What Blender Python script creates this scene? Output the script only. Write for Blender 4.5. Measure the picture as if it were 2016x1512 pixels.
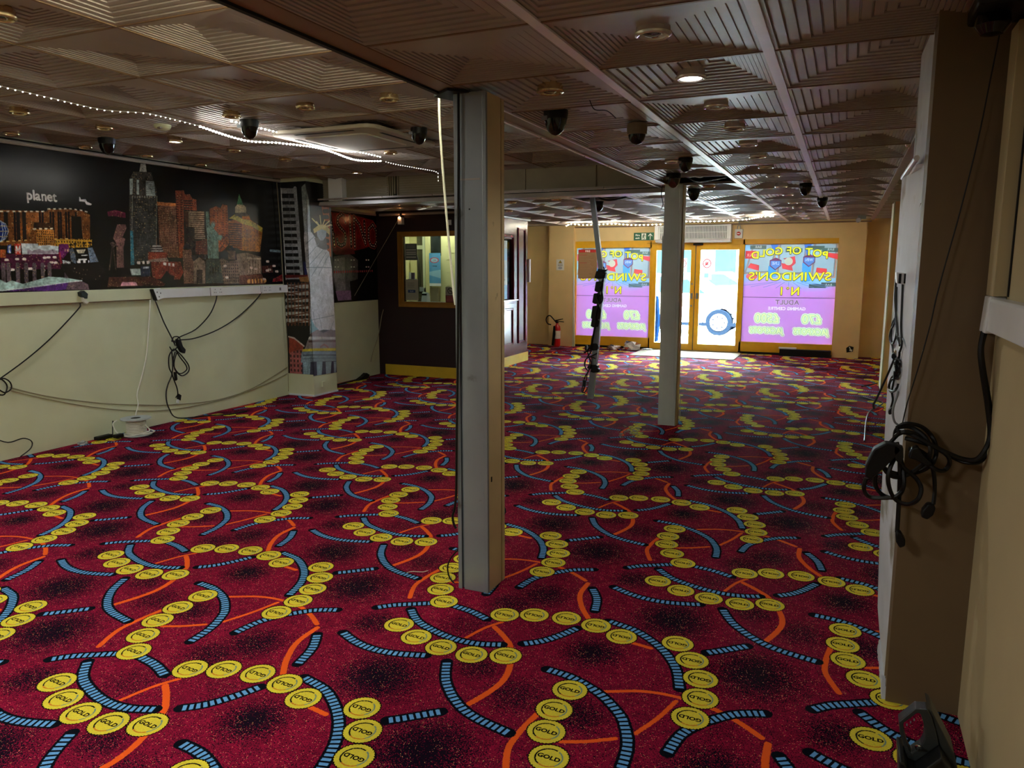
import bpy, bmesh, math, random
import numpy as np
from mathutils import Vector, Matrix
random.seed(7); rng = np.random.default_rng(11)
for o in list(bpy.data.objects): bpy.data.objects.remove(o)
sc = bpy.context.scene; col = sc.collection
# ---------------------------------------------------------------- camera, world, lights, exposure
cam = bpy.data.cameras.new('camera'); cam.sensor_width = 36.0; cam.lens = 1482.4/2016*36; cam.clip_start = .05
camo = bpy.data.objects.new('camera', cam); col.objects.link(camo)
camo.location = (0, 0, 1.6); camo.rotation_euler = (math.radians(90-8.889), 0, math.radians(23.634)); sc.camera = camo
sc.view_settings.view_transform = 'Standard'; sc.view_settings.look = 'None'
sc.view_settings.gamma = 1.0; sc.view_settings.use_curve_mapping = False; sc.view_settings.exposure = 0.58
w = bpy.data.worlds.new('daylight'); sc.world = w; w.use_nodes = True
wn = w.node_tree.nodes; wl = w.node_tree.links
bg = wn['Background']; bg.inputs['Strength'].default_value = 170.0
tc = wn.new('ShaderNodeTexCoord'); sep = wn.new('ShaderNodeSeparateXYZ'); rmp = wn.new('ShaderNodeValToRGB')
rmp.color_ramp.elements[0].position = .0; rmp.color_ramp.elements[0].color = (.93, .96, 1, 1)
rmp.color_ramp.elements[1].position = .6; rmp.color_ramp.elements[1].color = (.70, .84, 1, 1)
wl.new(tc.outputs['Generated'], sep.inputs[0]); wl.new(sep.outputs['Z'], rmp.inputs[0]); wl.new(rmp.outputs[0], bg.inputs['Color'])
def area(name, loc, rot, sx, sy, power, color, shape='RECTANGLE', spread=180, portal=False):
    l = bpy.data.lights.new(name, 'AREA'); l.shape = shape; l.size = sx; l.size_y = sy; l.energy = power; l.color = color
    l.spread = math.radians(spread)
    if portal: l.cycles.is_portal = True
    o = bpy.data.objects.new(name, l); col.objects.link(o); o.location = loc; o.rotation_euler = rot; return o
# daylight portal over the shop front glazing
area('shopfront_portal', (-2.53, 14.78, 1.1), (math.radians(-90), 0, 0), 5.0, 2.3, 1, (1, 1, 1), portal=True)
# sun over the shop roof, falling on the street
sl = bpy.data.lights.new('sun', 'SUN'); sl.energy = 420; sl.color = (1, .97, .92); sl.angle = math.radians(1.5)
so = bpy.data.objects.new('sun', sl); col.objects.link(so); so.location = (0, 0, 20); so.rotation_euler = (math.radians(26), 0, math.radians(12))
# added fill light panels out of view, brightening left wall and near floor
FILL_PANELS = [(-4.4, .2, 32), (-1.6, .3, 20), (-5.2, 2.2, 14)]
def c255(c): 
    v = np.array(c, float)/255; return tuple(np.where(v <= .04045, v/12.92, ((v+.055)/1.055)**2.4).tolist())+(1,)
ZL, ZH = 2.39, 2.64
# ---- measured positions of prints (along-wall, height) and cable runs (x, y, z)
UVM=[[0.53601,0.51274],[-0.50137,0.51274],[0.18451,-2.21716]]
MURAL=[["p",[120,68,28],[[4.074,2.054],[4.458,2.064],[4.488,2.088],[4.67,2.1],[4.815,2.09],[4.88,2.061],[4.859,1.834],[4.639,1.774],[4.044,1.766]],0],["p",[165,95,40],[[4.285,2.043],[4.397,2.05],[4.385,1.926],[4.323,1.905],[4.266,1.852]],0],["l",[25,14,10],[[4.108,2.032],[4.092,1.809]],0.018],["l",[25,14,10],[[4.124,2.033],[4.107,1.81]],0.018],["l",[25,14,10],[[4.189,2.037],[4.173,1.812]],0.018],["l",[25,14,10],[[4.211,2.038],[4.195,1.813]],0.018],["l",[25,14,10],[[4.224,2.039],[4.208,1.813]],0.018],["l",[25,14,10],[[4.262,2.042],[4.246,1.814]],0.018],["l",[25,14,10],[[4.275,2.042],[4.259,1.815]],0.018],["l",[25,14,10],[[4.407,2.051],[4.391,1.819]],0.018],["l",[25,14,10],[[4.43,2.052],[4.414,1.82]],0.018],["l",[25,14,10],[[4.502,2.057],[4.486,1.822]],0.018],["l",[25,14,10],[[4.526,2.058],[4.51,1.823]],0.018],["l",[25,14,10],[[4.575,2.062],[4.559,1.824]],0.018],["l",[25,14,10],[[4.596,2.063],[4.58,1.825]],0.018],["l",[25,14,10],[[4.646,2.066],[4.63,1.826]],0.018],["l",[25,14,10],[[4.671,2.068],[4.655,1.827]],0.018],["l",[25,14,10],[[4.74,2.072],[4.724,1.829]],0.018],["p",[20,16,14],[[4.693,2.04],[4.788,2.039],[4.785,1.845],[4.681,1.841]],0],["d",[235,220,190],[[4.073,2.04],[4.459,2.065]],0.012],["d",[235,220,190],[[4.481,2.087],[4.685,2.103],[4.801,2.096],[4.852,2.086]],0.012],["d",[225,185,110],[[4.048,1.796],[4.301,1.819]],0.01],["d",[225,185,110],[[4.518,1.833],[4.645,1.84]],0.01],["p",[60,36,18],[[4.343,1.968],[4.511,1.971],[4.516,1.923],[4.337,1.912]],0],["g",[190,120,45],[[4.363,1.908],[4.519,1.915],[4.516,1.778],[4.349,1.773]],9],["d",[240,220,180],[[4.337,1.912],[4.516,1.923]],0.014],["l",[150,95,40],[[4.292,1.853],[4.342,1.962]],0.012],["g",[205,150,40],[[4.525,1.833],[4.878,1.842],[4.873,1.787],[4.822,1.765],[4.652,1.761],[4.519,1.778]],14],["p",[14,14,10],[[4.645,1.786],[4.667,1.801],[4.686,1.787],[4.669,1.781],[4.665,1.748],[4.659,1.748],[4.661,1.781]],0],["p",[14,14,10],[[4.686,1.794],[4.707,1.809],[4.727,1.795],[4.71,1.789],[4.705,1.756],[4.699,1.756],[4.701,1.789]],0],["p",[14,14,10],[[4.775,1.803],[4.797,1.818],[4.817,1.804],[4.8,1.798],[4.795,1.764],[4.789,1.764],[4.791,1.798]],0],["p",[14,14,10],[[4.835,1.808],[4.858,1.823],[4.878,1.809],[4.86,1.803],[4.856,1.769],[4.85,1.769],[4.851,1.803]],0],["p",[22,44,120],[[3.99,1.878],[4.014,1.939],[4.065,1.966],[4.105,1.944],[4.124,1.884],[4.093,1.822],[4.048,1.796],[4.002,1.819]],0],["l",[190,205,225],[[4.08,1.882],[4.065,1.821],[4.048,1.796],[4.035,1.82],[4.033,1.88],[4.048,1.941],[4.065,1.966],[4.077,1.942],[4.08,1.882]],0.006],["l",[190,205,225],[[4.103,1.883],[4.08,1.821],[4.048,1.796],[4.02,1.819],[4.01,1.879],[4.033,1.94],[4.065,1.966],[4.092,1.943],[4.103,1.883]],0.006],["l",[190,205,225],[[4.124,1.884],[4.093,1.822],[4.048,1.796],[4.008,1.819],[3.99,1.878],[4.02,1.939],[4.065,1.966],[4.105,1.944],[4.124,1.884]],0.006],["l",[190,170,130],[[4.006,1.921],[4.122,1.926]],0.006],["l",[190,170,130],[[4.002,1.879],[4.118,1.884]],0.006],["l",[190,170,130],[[3.998,1.837],[4.113,1.841]],0.006],["p",[75,22,52],[[4.038,1.699],[4.547,1.707],[4.549,1.575],[4.025,1.571]],0],["p",[200,95,50],[[4.041,1.735],[4.087,1.736],[4.08,1.669],[4.035,1.668]],0],["p",[70,95,190],[[4.103,1.767],[4.135,1.78],[4.128,1.706],[4.097,1.706]],0],["p",[235,235,235],[[4.111,1.761],[4.131,1.768],[4.118,1.737],[4.126,1.706],[4.109,1.706]],0],["p",[215,60,45],[[4.164,1.784],[4.216,1.785],[4.209,1.696],[4.156,1.696]],0],["p",[245,240,235],[[4.165,1.707],[4.171,1.769],[4.182,1.769],[4.189,1.738],[4.201,1.77],[4.211,1.77],[4.205,1.707],[4.197,1.707],[4.201,1.745],[4.188,1.717],[4.184,1.716],[4.177,1.744],[4.173,1.707]],0],["p",[205,215,220],[[4.22,1.79],[4.364,1.79],[4.366,1.774],[4.458,1.781],[4.547,1.772],[4.542,1.706],[4.22,1.699]],0],["p",[165,150,165],[[4.268,1.74],[4.305,1.728],[4.373,1.745],[4.425,1.727],[4.495,1.745],[4.535,1.726],[4.533,1.708],[4.264,1.703]],0],["p",[110,32,95],[[4.551,1.778],[4.57,1.795],[4.641,1.794],[4.65,1.735],[4.578,1.664],[4.547,1.707]],0],["p",[230,190,150],[[4.605,1.75],[4.612,1.75],[4.609,1.727],[4.602,1.727]],0],["p",[230,190,150],[[4.622,1.747],[4.643,1.751],[4.638,1.728],[4.624,1.729]],0],["p",[95,105,120],[[4.647,1.748],[4.681,1.762],[4.709,1.676],[4.697,1.622],[4.655,1.642]],0],["p",[12,12,16],[[4.7,1.766],[4.822,1.768],[4.839,1.623],[4.704,1.615]],0],["p",[225,210,180],[[4.712,1.746],[4.806,1.751],[4.787,1.717],[4.728,1.713]],0],["l",[230,230,225],[[4.763,1.696],[4.816,1.699]],0.01],["l",[240,240,240],[[4.73,1.659],[4.805,1.662]],0.014],["d",[240,240,240],[[4.721,1.639],[4.822,1.643]],0.024],["p",[115,130,150],[[4.826,1.765],[4.875,1.77],[4.927,1.64],[4.841,1.633]],0],["g",[225,235,235],[[4.57,1.654],[4.648,1.642],[4.64,1.602],[4.576,1.598]],5],["l",[150,40,60],[[4.551,1.713],[4.562,1.602]],0.02],["l",[245,225,220],[[4.077,1.651],[4.092,1.652]],0.02],["l",[245,225,220],[[4.165,1.658],[4.181,1.659]],0.02],["l",[245,225,220],[[4.225,1.66],[4.24,1.66]],0.02],["l",[245,225,220],[[4.1,1.572],[4.115,1.572]],0.02],["l",[245,225,220],[[4.119,1.572],[4.134,1.571]],0.02],["l",[245,225,220],[[4.253,1.579],[4.269,1.579]],0.02],["l",[245,225,220],[[4.273,1.579],[4.289,1.579]],0.02],["l",[245,225,220],[[4.405,1.672],[4.421,1.672]],0.02],["l",[245,225,220],[[4.439,1.676],[4.456,1.676]],0.02],["l",[245,225,220],[[4.494,1.677],[4.511,1.677]],0.02],["l",[245,225,220],[[4.5,1.631],[4.517,1.631]],0.02],["l",[245,225,220],[[4.462,1.633],[4.479,1.633]],0.02],["l",[245,225,220],[[4.381,1.566],[4.397,1.566]],0.02],["l",[245,225,220],[[4.385,1.602],[4.401,1.602]],0.02],["l",[95,80,88],[[4.053,1.613],[4.044,1.478]],0.035],["l",[95,80,88],[[4.096,1.614],[4.088,1.478]],0.035],["l",[95,80,88],[[4.172,1.614],[4.163,1.476]],0.035],["l",[95,80,88],[[4.242,1.614],[4.233,1.475]],0.035],["l",[95,80,88],[[4.314,1.614],[4.305,1.474]],0.035],["l",[95,80,88],[[4.387,1.614],[4.379,1.473]],0.035],["l",[95,80,88],[[4.448,1.615],[4.44,1.472]],0.035],["l",[95,80,88],[[4.602,1.615],[4.594,1.469]],0.035],["p",[175,205,200],[[3.971,1.4],[3.982,1.51],[4.063,1.466],[4.108,1.484],[4.2,1.454],[4.334,1.486],[4.431,1.511],[4.542,1.503],[4.612,1.496],[4.742,1.473],[4.396,1.434],[4.196,1.41]],0],["l",[215,230,230],[[4.007,1.402],[4.262,1.424],[4.741,1.47]],0.012],["p",[85,40,120],[[4.043,1.397],[4.396,1.432],[4.608,1.456],[4.581,1.396],[4.46,1.386]],0],["p",[100,80,88],[[4.608,1.456],[4.741,1.467],[4.799,1.438],[4.809,1.387],[4.581,1.393]],0],["p",[28,22,22],[[4.553,1.621],[4.916,1.623],[4.997,1.567],[4.988,1.477],[4.757,1.48],[4.613,1.502],[4.563,1.575]],0],["p",[225,225,225],[[4.786,2.214],[4.797,2.212],[4.803,2.192],[4.848,2.199],[4.861,2.177],[4.908,2.16],[4.896,2.146],[4.851,2.149],[4.838,2.172],[4.783,2.174]],0],["p",[110,32,60],[[5.059,2.101],[5.147,2.123],[5.254,2.105],[5.255,2.055],[5.132,2.064],[5.065,2.06]],0],["p",[120,85,80],[[5.155,1.99],[5.249,1.995],[5.256,1.961],[5.203,1.874],[5.232,1.858],[5.204,1.772],[5.192,1.584],[5.113,1.584],[5.129,1.812],[5.099,1.862]],0],["l",[70,55,50],[[5.091,1.82],[5.033,1.567]],0.012],["l",[70,55,50],[[5.095,1.82],[5.101,1.567]],0.012],["l",[90,70,65],[[5.066,1.811],[5.096,1.824],[5.123,1.8],[5.091,1.774],[5.066,1.811]],0.01],["p",[62,60,56],[[5.328,2.424],[5.38,2.497],[5.448,2.504],[5.47,2.584],[5.528,2.591],[5.534,2.51],[5.586,2.515],[5.611,2.435],[5.637,2.359],[5.634,2.236],[5.585,1.825],[5.472,1.645],[5.27,1.61],[5.304,2.159]],0],["p",[170,170,165],[[5.47,2.584],[5.528,2.591],[5.534,2.511],[5.448,2.506]],0],["p",[150,160,158],[[5.331,2.424],[5.369,2.432],[5.351,2.282],[5.32,2.279]],0],["p",[150,160,158],[[5.41,2.424],[5.438,2.426],[5.425,2.287],[5.397,2.284]],0],["g",[160,172,170],[[5.514,2.426],[5.61,2.431],[5.62,2.287],[5.506,2.28]],7],["l",[120,122,112],[[5.349,2.265],[5.28,1.644]],0.008],["l",[150,150,142],[[5.377,2.267],[5.308,1.644]],0.008],["l",[120,122,112],[[5.405,2.27],[5.336,1.645]],0.008],["l",[150,150,142],[[5.433,2.272],[5.364,1.645]],0.008],["l",[120,122,112],[[5.462,2.274],[5.392,1.645]],0.008],["l",[150,150,142],[[5.49,2.277],[5.421,1.645]],0.008],["l",[120,122,112],[[5.519,2.279],[5.449,1.645]],0.008],["l",[150,150,142],[[5.548,2.281],[5.478,1.645]],0.008],["l",[120,122,112],[[5.577,2.284],[5.507,1.646]],0.008],["l",[150,150,142],[[5.606,2.286],[5.537,1.646]],0.008],["l",[120,122,112],[[5.636,2.289],[5.566,1.646]],0.008],["g2",[62,62,60],[[5.353,2.248],[5.613,2.269],[5.548,1.655],[5.302,1.618]],20],["p",[60,120,135],[[5.294,1.937],[5.325,1.939],[5.311,1.61],[5.268,1.61]],0],["g3",[74,28,18],[[5.632,2.218],[5.864,2.221],[5.856,1.685],[5.729,1.684],[5.626,1.79]],12],["p",[190,110,55],[[5.629,2.235],[5.865,2.237],[5.863,2.206],[5.628,2.2]],0],["p",[135,62,36],[[5.867,2.364],[5.978,2.376],[5.99,2.336],[6.053,2.346],[6.086,2.303],[6.14,2.293],[6.135,2.18],[5.961,2.169],[5.938,1.826],[5.905,1.685],[5.862,1.685]],0],["d",[60,28,20],[[5.876,2.272],[5.958,2.276]],0.01],["d",[60,28,20],[[5.874,2.249],[5.956,2.252]],0.01],["d",[60,28,20],[[5.872,2.225],[5.954,2.228]],0.01],["d",[60,28,20],[[5.87,2.201],[5.952,2.204]],0.01],["d",[60,28,20],[[5.868,2.177],[5.95,2.18]],0.01],["d",[60,28,20],[[5.866,2.153],[5.948,2.156]],0.01],["d",[60,28,20],[[5.864,2.13],[5.946,2.132]],0.01],["d",[60,28,20],[[5.862,2.106],[5.944,2.108]],0.01],["d",[60,28,20],[[5.86,2.082],[5.942,2.084]],0.01],["d",[60,28,20],[[5.858,2.058],[5.94,2.06]],0.01],["d",[60,28,20],[[5.856,2.034],[5.938,2.036]],0.01],["d",[60,28,20],[[5.854,2.011],[5.936,2.012]],0.01],["d",[60,28,20],[[5.852,1.987],[5.934,1.988]],0.01],["d",[60,28,20],[[5.85,1.963],[5.932,1.964]],0.01],["d",[60,28,20],[[5.848,1.939],[5.93,1.939]],0.01],["d",[60,28,20],[[5.846,1.915],[5.928,1.915]],0.01],["d",[60,28,20],[[5.844,1.891],[5.926,1.891]],0.01],["d",[60,28,20],[[5.842,1.867],[5.924,1.867]],0.01],["d",[60,28,20],[[5.84,1.843],[5.922,1.843]],0.01],["l",[45,22,18],[[5.97,2.27],[6.084,2.276]],0.01],["l",[45,22,18],[[5.968,2.246],[6.082,2.252]],0.01],["l",[45,22,18],[[5.966,2.222],[6.08,2.228]],0.01],["l",[45,22,18],[[5.964,2.198],[6.078,2.204]],0.01],["l",[45,22,18],[[5.962,2.174],[6.076,2.179]],0.01],["p",[70,40,28],[[5.955,2.168],[6.231,2.182],[6.225,1.881],[6.088,1.877],[6.085,1.999],[5.966,2.012]],0],["l",[190,165,135],[[6.026,2.159],[6.233,2.17]],0.01],["l",[190,165,135],[[6.024,2.139],[6.232,2.149]],0.01],["l",[190,165,135],[[6.022,2.118],[6.23,2.128]],0.01],["l",[190,165,135],[[6.021,2.098],[6.228,2.107]],0.01],["l",[190,165,135],[[6.019,2.077],[6.227,2.086]],0.01],["l",[190,165,135],[[6.017,2.057],[6.225,2.065]],0.01],["l",[190,165,135],[[6.016,2.036],[6.223,2.044]],0.01],["l",[190,165,135],[[6.014,2.015],[6.221,2.023]],0.01],["l",[190,165,135],[[6.012,1.995],[6.22,2.002]],0.01],["l",[190,165,135],[[6.011,1.974],[6.218,1.98]],0.01],["l",[190,165,135],[[6.009,1.954],[6.216,1.959]],0.01],["l",[190,165,135],[[6.007,1.933],[6.215,1.938]],0.01],["l",[190,165,135],[[6.005,1.913],[6.226,1.918]],0.01],["l",[190,165,135],[[6.004,1.892],[6.224,1.897]],0.01],["p",[38,30,30],[[5.965,2.008],[6.088,1.999],[6.076,1.735],[5.981,1.761]],0],["g2",[110,52,38],[[6.093,1.863],[6.258,1.892],[6.244,1.723],[6.081,1.721]],8],["p",[178,88,42],[[6.315,2.211],[6.409,2.247],[6.473,2.23],[6.503,2.273],[6.577,2.268],[6.571,1.843],[6.463,1.761],[6.291,1.748]],0],["d",[110,48,24],[[6.366,2.195],[6.457,2.199]],0.01],["d",[110,48,24],[[6.498,2.204],[6.572,2.206]],0.01],["d",[110,48,24],[[6.364,2.17],[6.455,2.173]],0.01],["d",[110,48,24],[[6.496,2.179],[6.57,2.18]],0.01],["d",[110,48,24],[[6.362,2.145],[6.454,2.148]],0.01],["d",[110,48,24],[[6.494,2.153],[6.568,2.155]],0.01],["d",[110,48,24],[[6.36,2.12],[6.452,2.122]],0.01],["d",[110,48,24],[[6.492,2.128],[6.566,2.129]],0.01],["d",[110,48,24],[[6.358,2.095],[6.45,2.097]],0.01],["d",[110,48,24],[[6.49,2.102],[6.564,2.103]],0.01],["d",[110,48,24],[[6.356,2.07],[6.448,2.071]],0.01],["d",[110,48,24],[[6.488,2.076],[6.562,2.077]],0.01],["d",[110,48,24],[[6.354,2.044],[6.446,2.046]],0.01],["d",[110,48,24],[[6.486,2.051],[6.56,2.052]],0.01],["d",[110,48,24],[[6.352,2.019],[6.444,2.02]],0.01],["d",[110,48,24],[[6.484,2.025],[6.558,2.026]],0.01],["d",[110,48,24],[[6.35,1.994],[6.442,1.995]],0.01],["d",[110,48,24],[[6.482,2.0],[6.556,2.0]],0.01],["d",[110,48,24],[[6.348,1.969],[6.44,1.969]],0.01],["d",[110,48,24],[[6.48,1.974],[6.554,1.974]],0.01],["d",[110,48,24],[[6.346,1.943],[6.438,1.944]],0.01],["d",[110,48,24],[[6.478,1.948],[6.552,1.948]],0.01],["d",[110,48,24],[[6.344,1.918],[6.436,1.918]],0.01],["d",[110,48,24],[[6.476,1.923],[6.55,1.922]],0.01],["d",[110,48,24],[[6.342,1.893],[6.434,1.893]],0.01],["d",[110,48,24],[[6.474,1.897],[6.548,1.897]],0.01],["d",[110,48,24],[[6.34,1.867],[6.432,1.867]],0.01],["d",[110,48,24],[[6.472,1.871],[6.546,1.871]],0.01],["p",[165,92,45],[[6.577,2.101],[6.696,2.119],[6.786,2.1],[6.769,1.776],[6.579,1.823]],0],["l",[60,32,20],[[6.584,2.067],[6.777,2.07]],0.012],["l",[60,32,20],[[6.582,2.043],[6.775,2.046]],0.012],["l",[60,32,20],[[6.581,2.019],[6.773,2.022]],0.012],["l",[60,32,20],[[6.579,1.995],[6.771,1.997]],0.012],["l",[60,32,20],[[6.577,1.971],[6.769,1.973]],0.012],["l",[60,32,20],[[6.575,1.947],[6.767,1.948]],0.012],["l",[60,32,20],[[6.573,1.923],[6.766,1.924]],0.012],["l",[60,32,20],[[6.571,1.899],[6.764,1.9]],0.012],["l",[60,32,20],[[6.569,1.875],[6.762,1.875]],0.012],["l",[60,32,20],[[6.568,1.851],[6.76,1.851]],0.012],["l",[60,32,20],[[6.566,1.827],[6.758,1.826]],0.012],["l",[60,32,20],[[6.564,1.803],[6.756,1.802]],0.012],["p",[185,118,45],[[6.791,2.163],[6.907,2.18],[6.925,2.13],[7.121,2.047],[7.109,1.983],[7.055,1.766],[6.769,1.776]],0],["d",[120,68,26],[[6.821,2.002],[6.808,1.777]],0.012],["d",[120,68,26],[[6.858,2.004],[6.844,1.778]],0.012],["d",[120,68,26],[[6.916,2.006],[6.902,1.779]],0.012],["d",[120,68,26],[[6.975,2.009],[6.961,1.78]],0.012],["d",[120,68,26],[[7.028,2.011],[7.014,1.781]],0.012],["p",[200,185,80],[[6.586,2.126],[6.686,2.177],[6.809,2.129],[6.925,2.125],[7.121,2.047],[7.102,1.993],[6.935,2.059],[6.805,2.073],[6.695,2.112]],0],["p",[70,130,90],[[6.767,2.412],[6.824,2.291],[6.722,2.284]],0],["p",[205,195,160],[[6.692,2.257],[6.73,2.289],[6.822,2.291],[6.863,2.274],[6.868,2.203],[6.687,2.189]],0],["p",[90,85,70],[[6.694,2.192],[6.873,2.209],[6.899,2.169],[6.685,2.157]],0],["p",[120,150,138],[[6.259,2.179],[6.3,2.182],[6.302,2.048],[6.357,2.007],[6.418,1.951],[6.406,1.683],[6.247,1.681],[6.255,1.94],[6.25,2.035]],0],["p",[135,162,150],[[6.315,2.048],[6.349,2.069],[6.382,2.047],[6.364,2.012],[6.331,2.009]],0],["l",[150,175,160],[[6.347,2.045],[6.31,2.062]],0.006],["l",[150,175,160],[[6.347,2.045],[6.328,2.078]],0.006],["l",[150,175,160],[[6.347,2.045],[6.35,2.084]],0.006],["l",[150,175,160],[[6.347,2.045],[6.373,2.078]],0.006],["l",[150,175,160],[[6.347,2.045],[6.389,2.064]],0.006],["p",[120,150,138],[[6.417,1.941],[6.49,1.934],[6.446,1.877],[6.417,1.882]],0],["l",[85,112,100],[[6.282,1.96],[6.359,1.944],[6.407,1.887]],0.008],["l",[85,112,100],[[6.343,1.914],[6.313,1.69]],0.006],["p",[66,76,66],[[6.221,1.671],[6.45,1.676],[6.452,1.612],[6.449,1.413],[6.194,1.418],[6.215,1.602]],0],["l",[35,42,36],[[6.272,1.592],[6.267,1.524]],0.014],["l",[35,42,36],[[6.311,1.592],[6.306,1.524]],0.014],["l",[35,42,36],[[6.35,1.592],[6.345,1.523]],0.014],["l",[35,42,36],[[6.39,1.592],[6.385,1.523]],0.014],["l",[90,40,30],[[6.428,1.829],[6.488,1.909],[6.552,1.946],[6.575,1.892]],0.01],["l",[90,40,30],[[6.432,1.79],[6.497,1.85],[6.564,1.842]],0.01],["l",[90,40,30],[[6.443,1.849],[6.551,1.757]],0.01],["l",[90,40,30],[[6.464,1.948],[6.551,1.842]],0.01],["l",[90,40,30],[[6.422,1.75],[6.514,1.89]],0.01],["p",[128,52,36],[[5.48,1.741],[5.711,1.738],[5.712,1.688],[5.473,1.663]],0],["p",[165,155,145],[[5.54,1.806],[5.636,1.809],[5.669,1.746],[5.518,1.744]],0],["l",[60,50,46],[[5.529,1.784],[5.648,1.786]],0.012],["l",[60,50,46],[[5.525,1.761],[5.659,1.764]],0.012],["l",[120,90,70],[[5.593,1.87],[5.588,1.807]],0.01],["p",[140,110,95],[[5.473,1.663],[5.706,1.688],[5.726,1.647],[5.471,1.641]],0],["p",[120,50,38],[[5.504,1.641],[5.876,1.648],[5.902,1.536],[5.849,1.462],[5.511,1.476]],0],["p",[180,190,185],[[5.257,1.575],[5.376,1.579],[5.375,1.513],[5.272,1.514]],0],["p",[50,52,70],[[5.381,1.601],[5.495,1.601],[5.485,1.49],[5.373,1.491]],0],["p",[210,215,225],[[5.409,1.594],[5.478,1.596],[5.477,1.579],[5.407,1.576]],0],["d",[225,210,200],[[5.355,1.634],[5.476,1.637]],0.03],["d",[215,200,190],[[5.667,1.624],[5.803,1.611]],0.03],["p",[70,34,28],[[5.022,1.5],[5.513,1.498],[5.662,1.428],[5.648,1.405],[4.995,1.407]],0],["p",[205,140,150],[[5.16,1.451],[5.312,1.448],[5.33,1.413],[5.137,1.413]],0],["p",[22,20,18],[[5.658,1.519],[5.69,1.556],[5.737,1.51],[5.782,1.5],[5.764,1.426],[5.639,1.429],[5.61,1.474]],0],["g2",[125,88,72],[[5.91,1.765],[6.024,1.772],[6.048,1.663],[6.025,1.416],[5.899,1.419]],9],["p",[40,40,48],[[5.913,1.777],[5.938,1.821],[5.976,1.85],[6.01,1.823],[6.025,1.779]],0],["p",[132,108,90],[[6.044,1.649],[6.129,1.697],[6.209,1.65],[6.19,1.413],[6.031,1.416]],0],["p",[52,42,38],[[6.081,1.563],[6.162,1.563],[6.15,1.419],[6.069,1.42]],0],["p",[50,46,48],[[6.019,1.715],[6.251,1.723],[6.221,1.669],[6.129,1.697],[6.044,1.649]],0],["g2",[132,108,90],[[6.416,1.671],[6.451,1.693],[6.543,1.652],[6.704,1.674],[6.691,1.403],[6.456,1.408]],9],["p",[40,40,48],[[6.552,1.772],[6.605,1.833],[6.663,1.774]],0],["p",[110,90,76],[[6.538,1.772],[6.663,1.774],[6.655,1.673],[6.544,1.672]],0],["p",[140,120,102],[[6.667,1.739],[6.839,1.755],[7.066,1.708],[7.063,1.512],[6.705,1.495]],0],["p",[195,175,150],[[6.835,1.706],[7.07,1.693],[7.064,1.677],[6.834,1.68]],0],["l",[190,170,150],[[6.862,1.67],[6.851,1.525]],0.012],["l",[190,170,150],[[6.906,1.67],[6.895,1.524]],0.012],["l",[190,170,150],[[6.951,1.67],[6.94,1.524]],0.012],["l",[190,170,150],[[6.995,1.671],[6.985,1.524]],0.012],["l",[190,170,150],[[7.041,1.671],[7.03,1.523]],0.012],["p",[110,72,58],[[6.698,1.495],[7.067,1.507],[7.128,1.394],[6.69,1.398]],0],["d",[220,160,90],[[6.844,1.426],[7.115,1.432]],0.05],["p",[80,40,36],[[7.074,1.603],[7.254,1.614],[7.263,1.527],[7.083,1.518]],0],["p",[120,30,34],[[7.258,1.451],[7.424,1.504],[7.431,1.416],[7.24,1.413]],0],["l",[110,130,140],[[7.234,1.785],[7.402,1.78]],0.03],["l",[230,205,190],[[6.96,1.571],[6.987,1.571]],0.028],["l",[230,205,190],[[7.149,1.549],[7.177,1.549]],0.028],["l",[230,205,190],[[7.164,1.656],[7.192,1.656]],0.028],["l",[230,205,190],[[7.188,1.56],[7.217,1.56]],0.028],["l",[230,205,190],[[7.27,1.603],[7.299,1.603]],0.028],["l",[230,205,190],[[7.314,1.538],[7.343,1.537]],0.028],["l",[230,205,190],[[6.886,1.582],[6.913,1.582]],0.028],["l",[230,205,190],[[7.087,1.448],[7.115,1.448]],0.028],["l",[230,205,190],[[6.496,1.477],[6.521,1.477]],0.028],["l",[230,205,190],[[6.479,1.602],[6.503,1.602]],0.028]]
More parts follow.
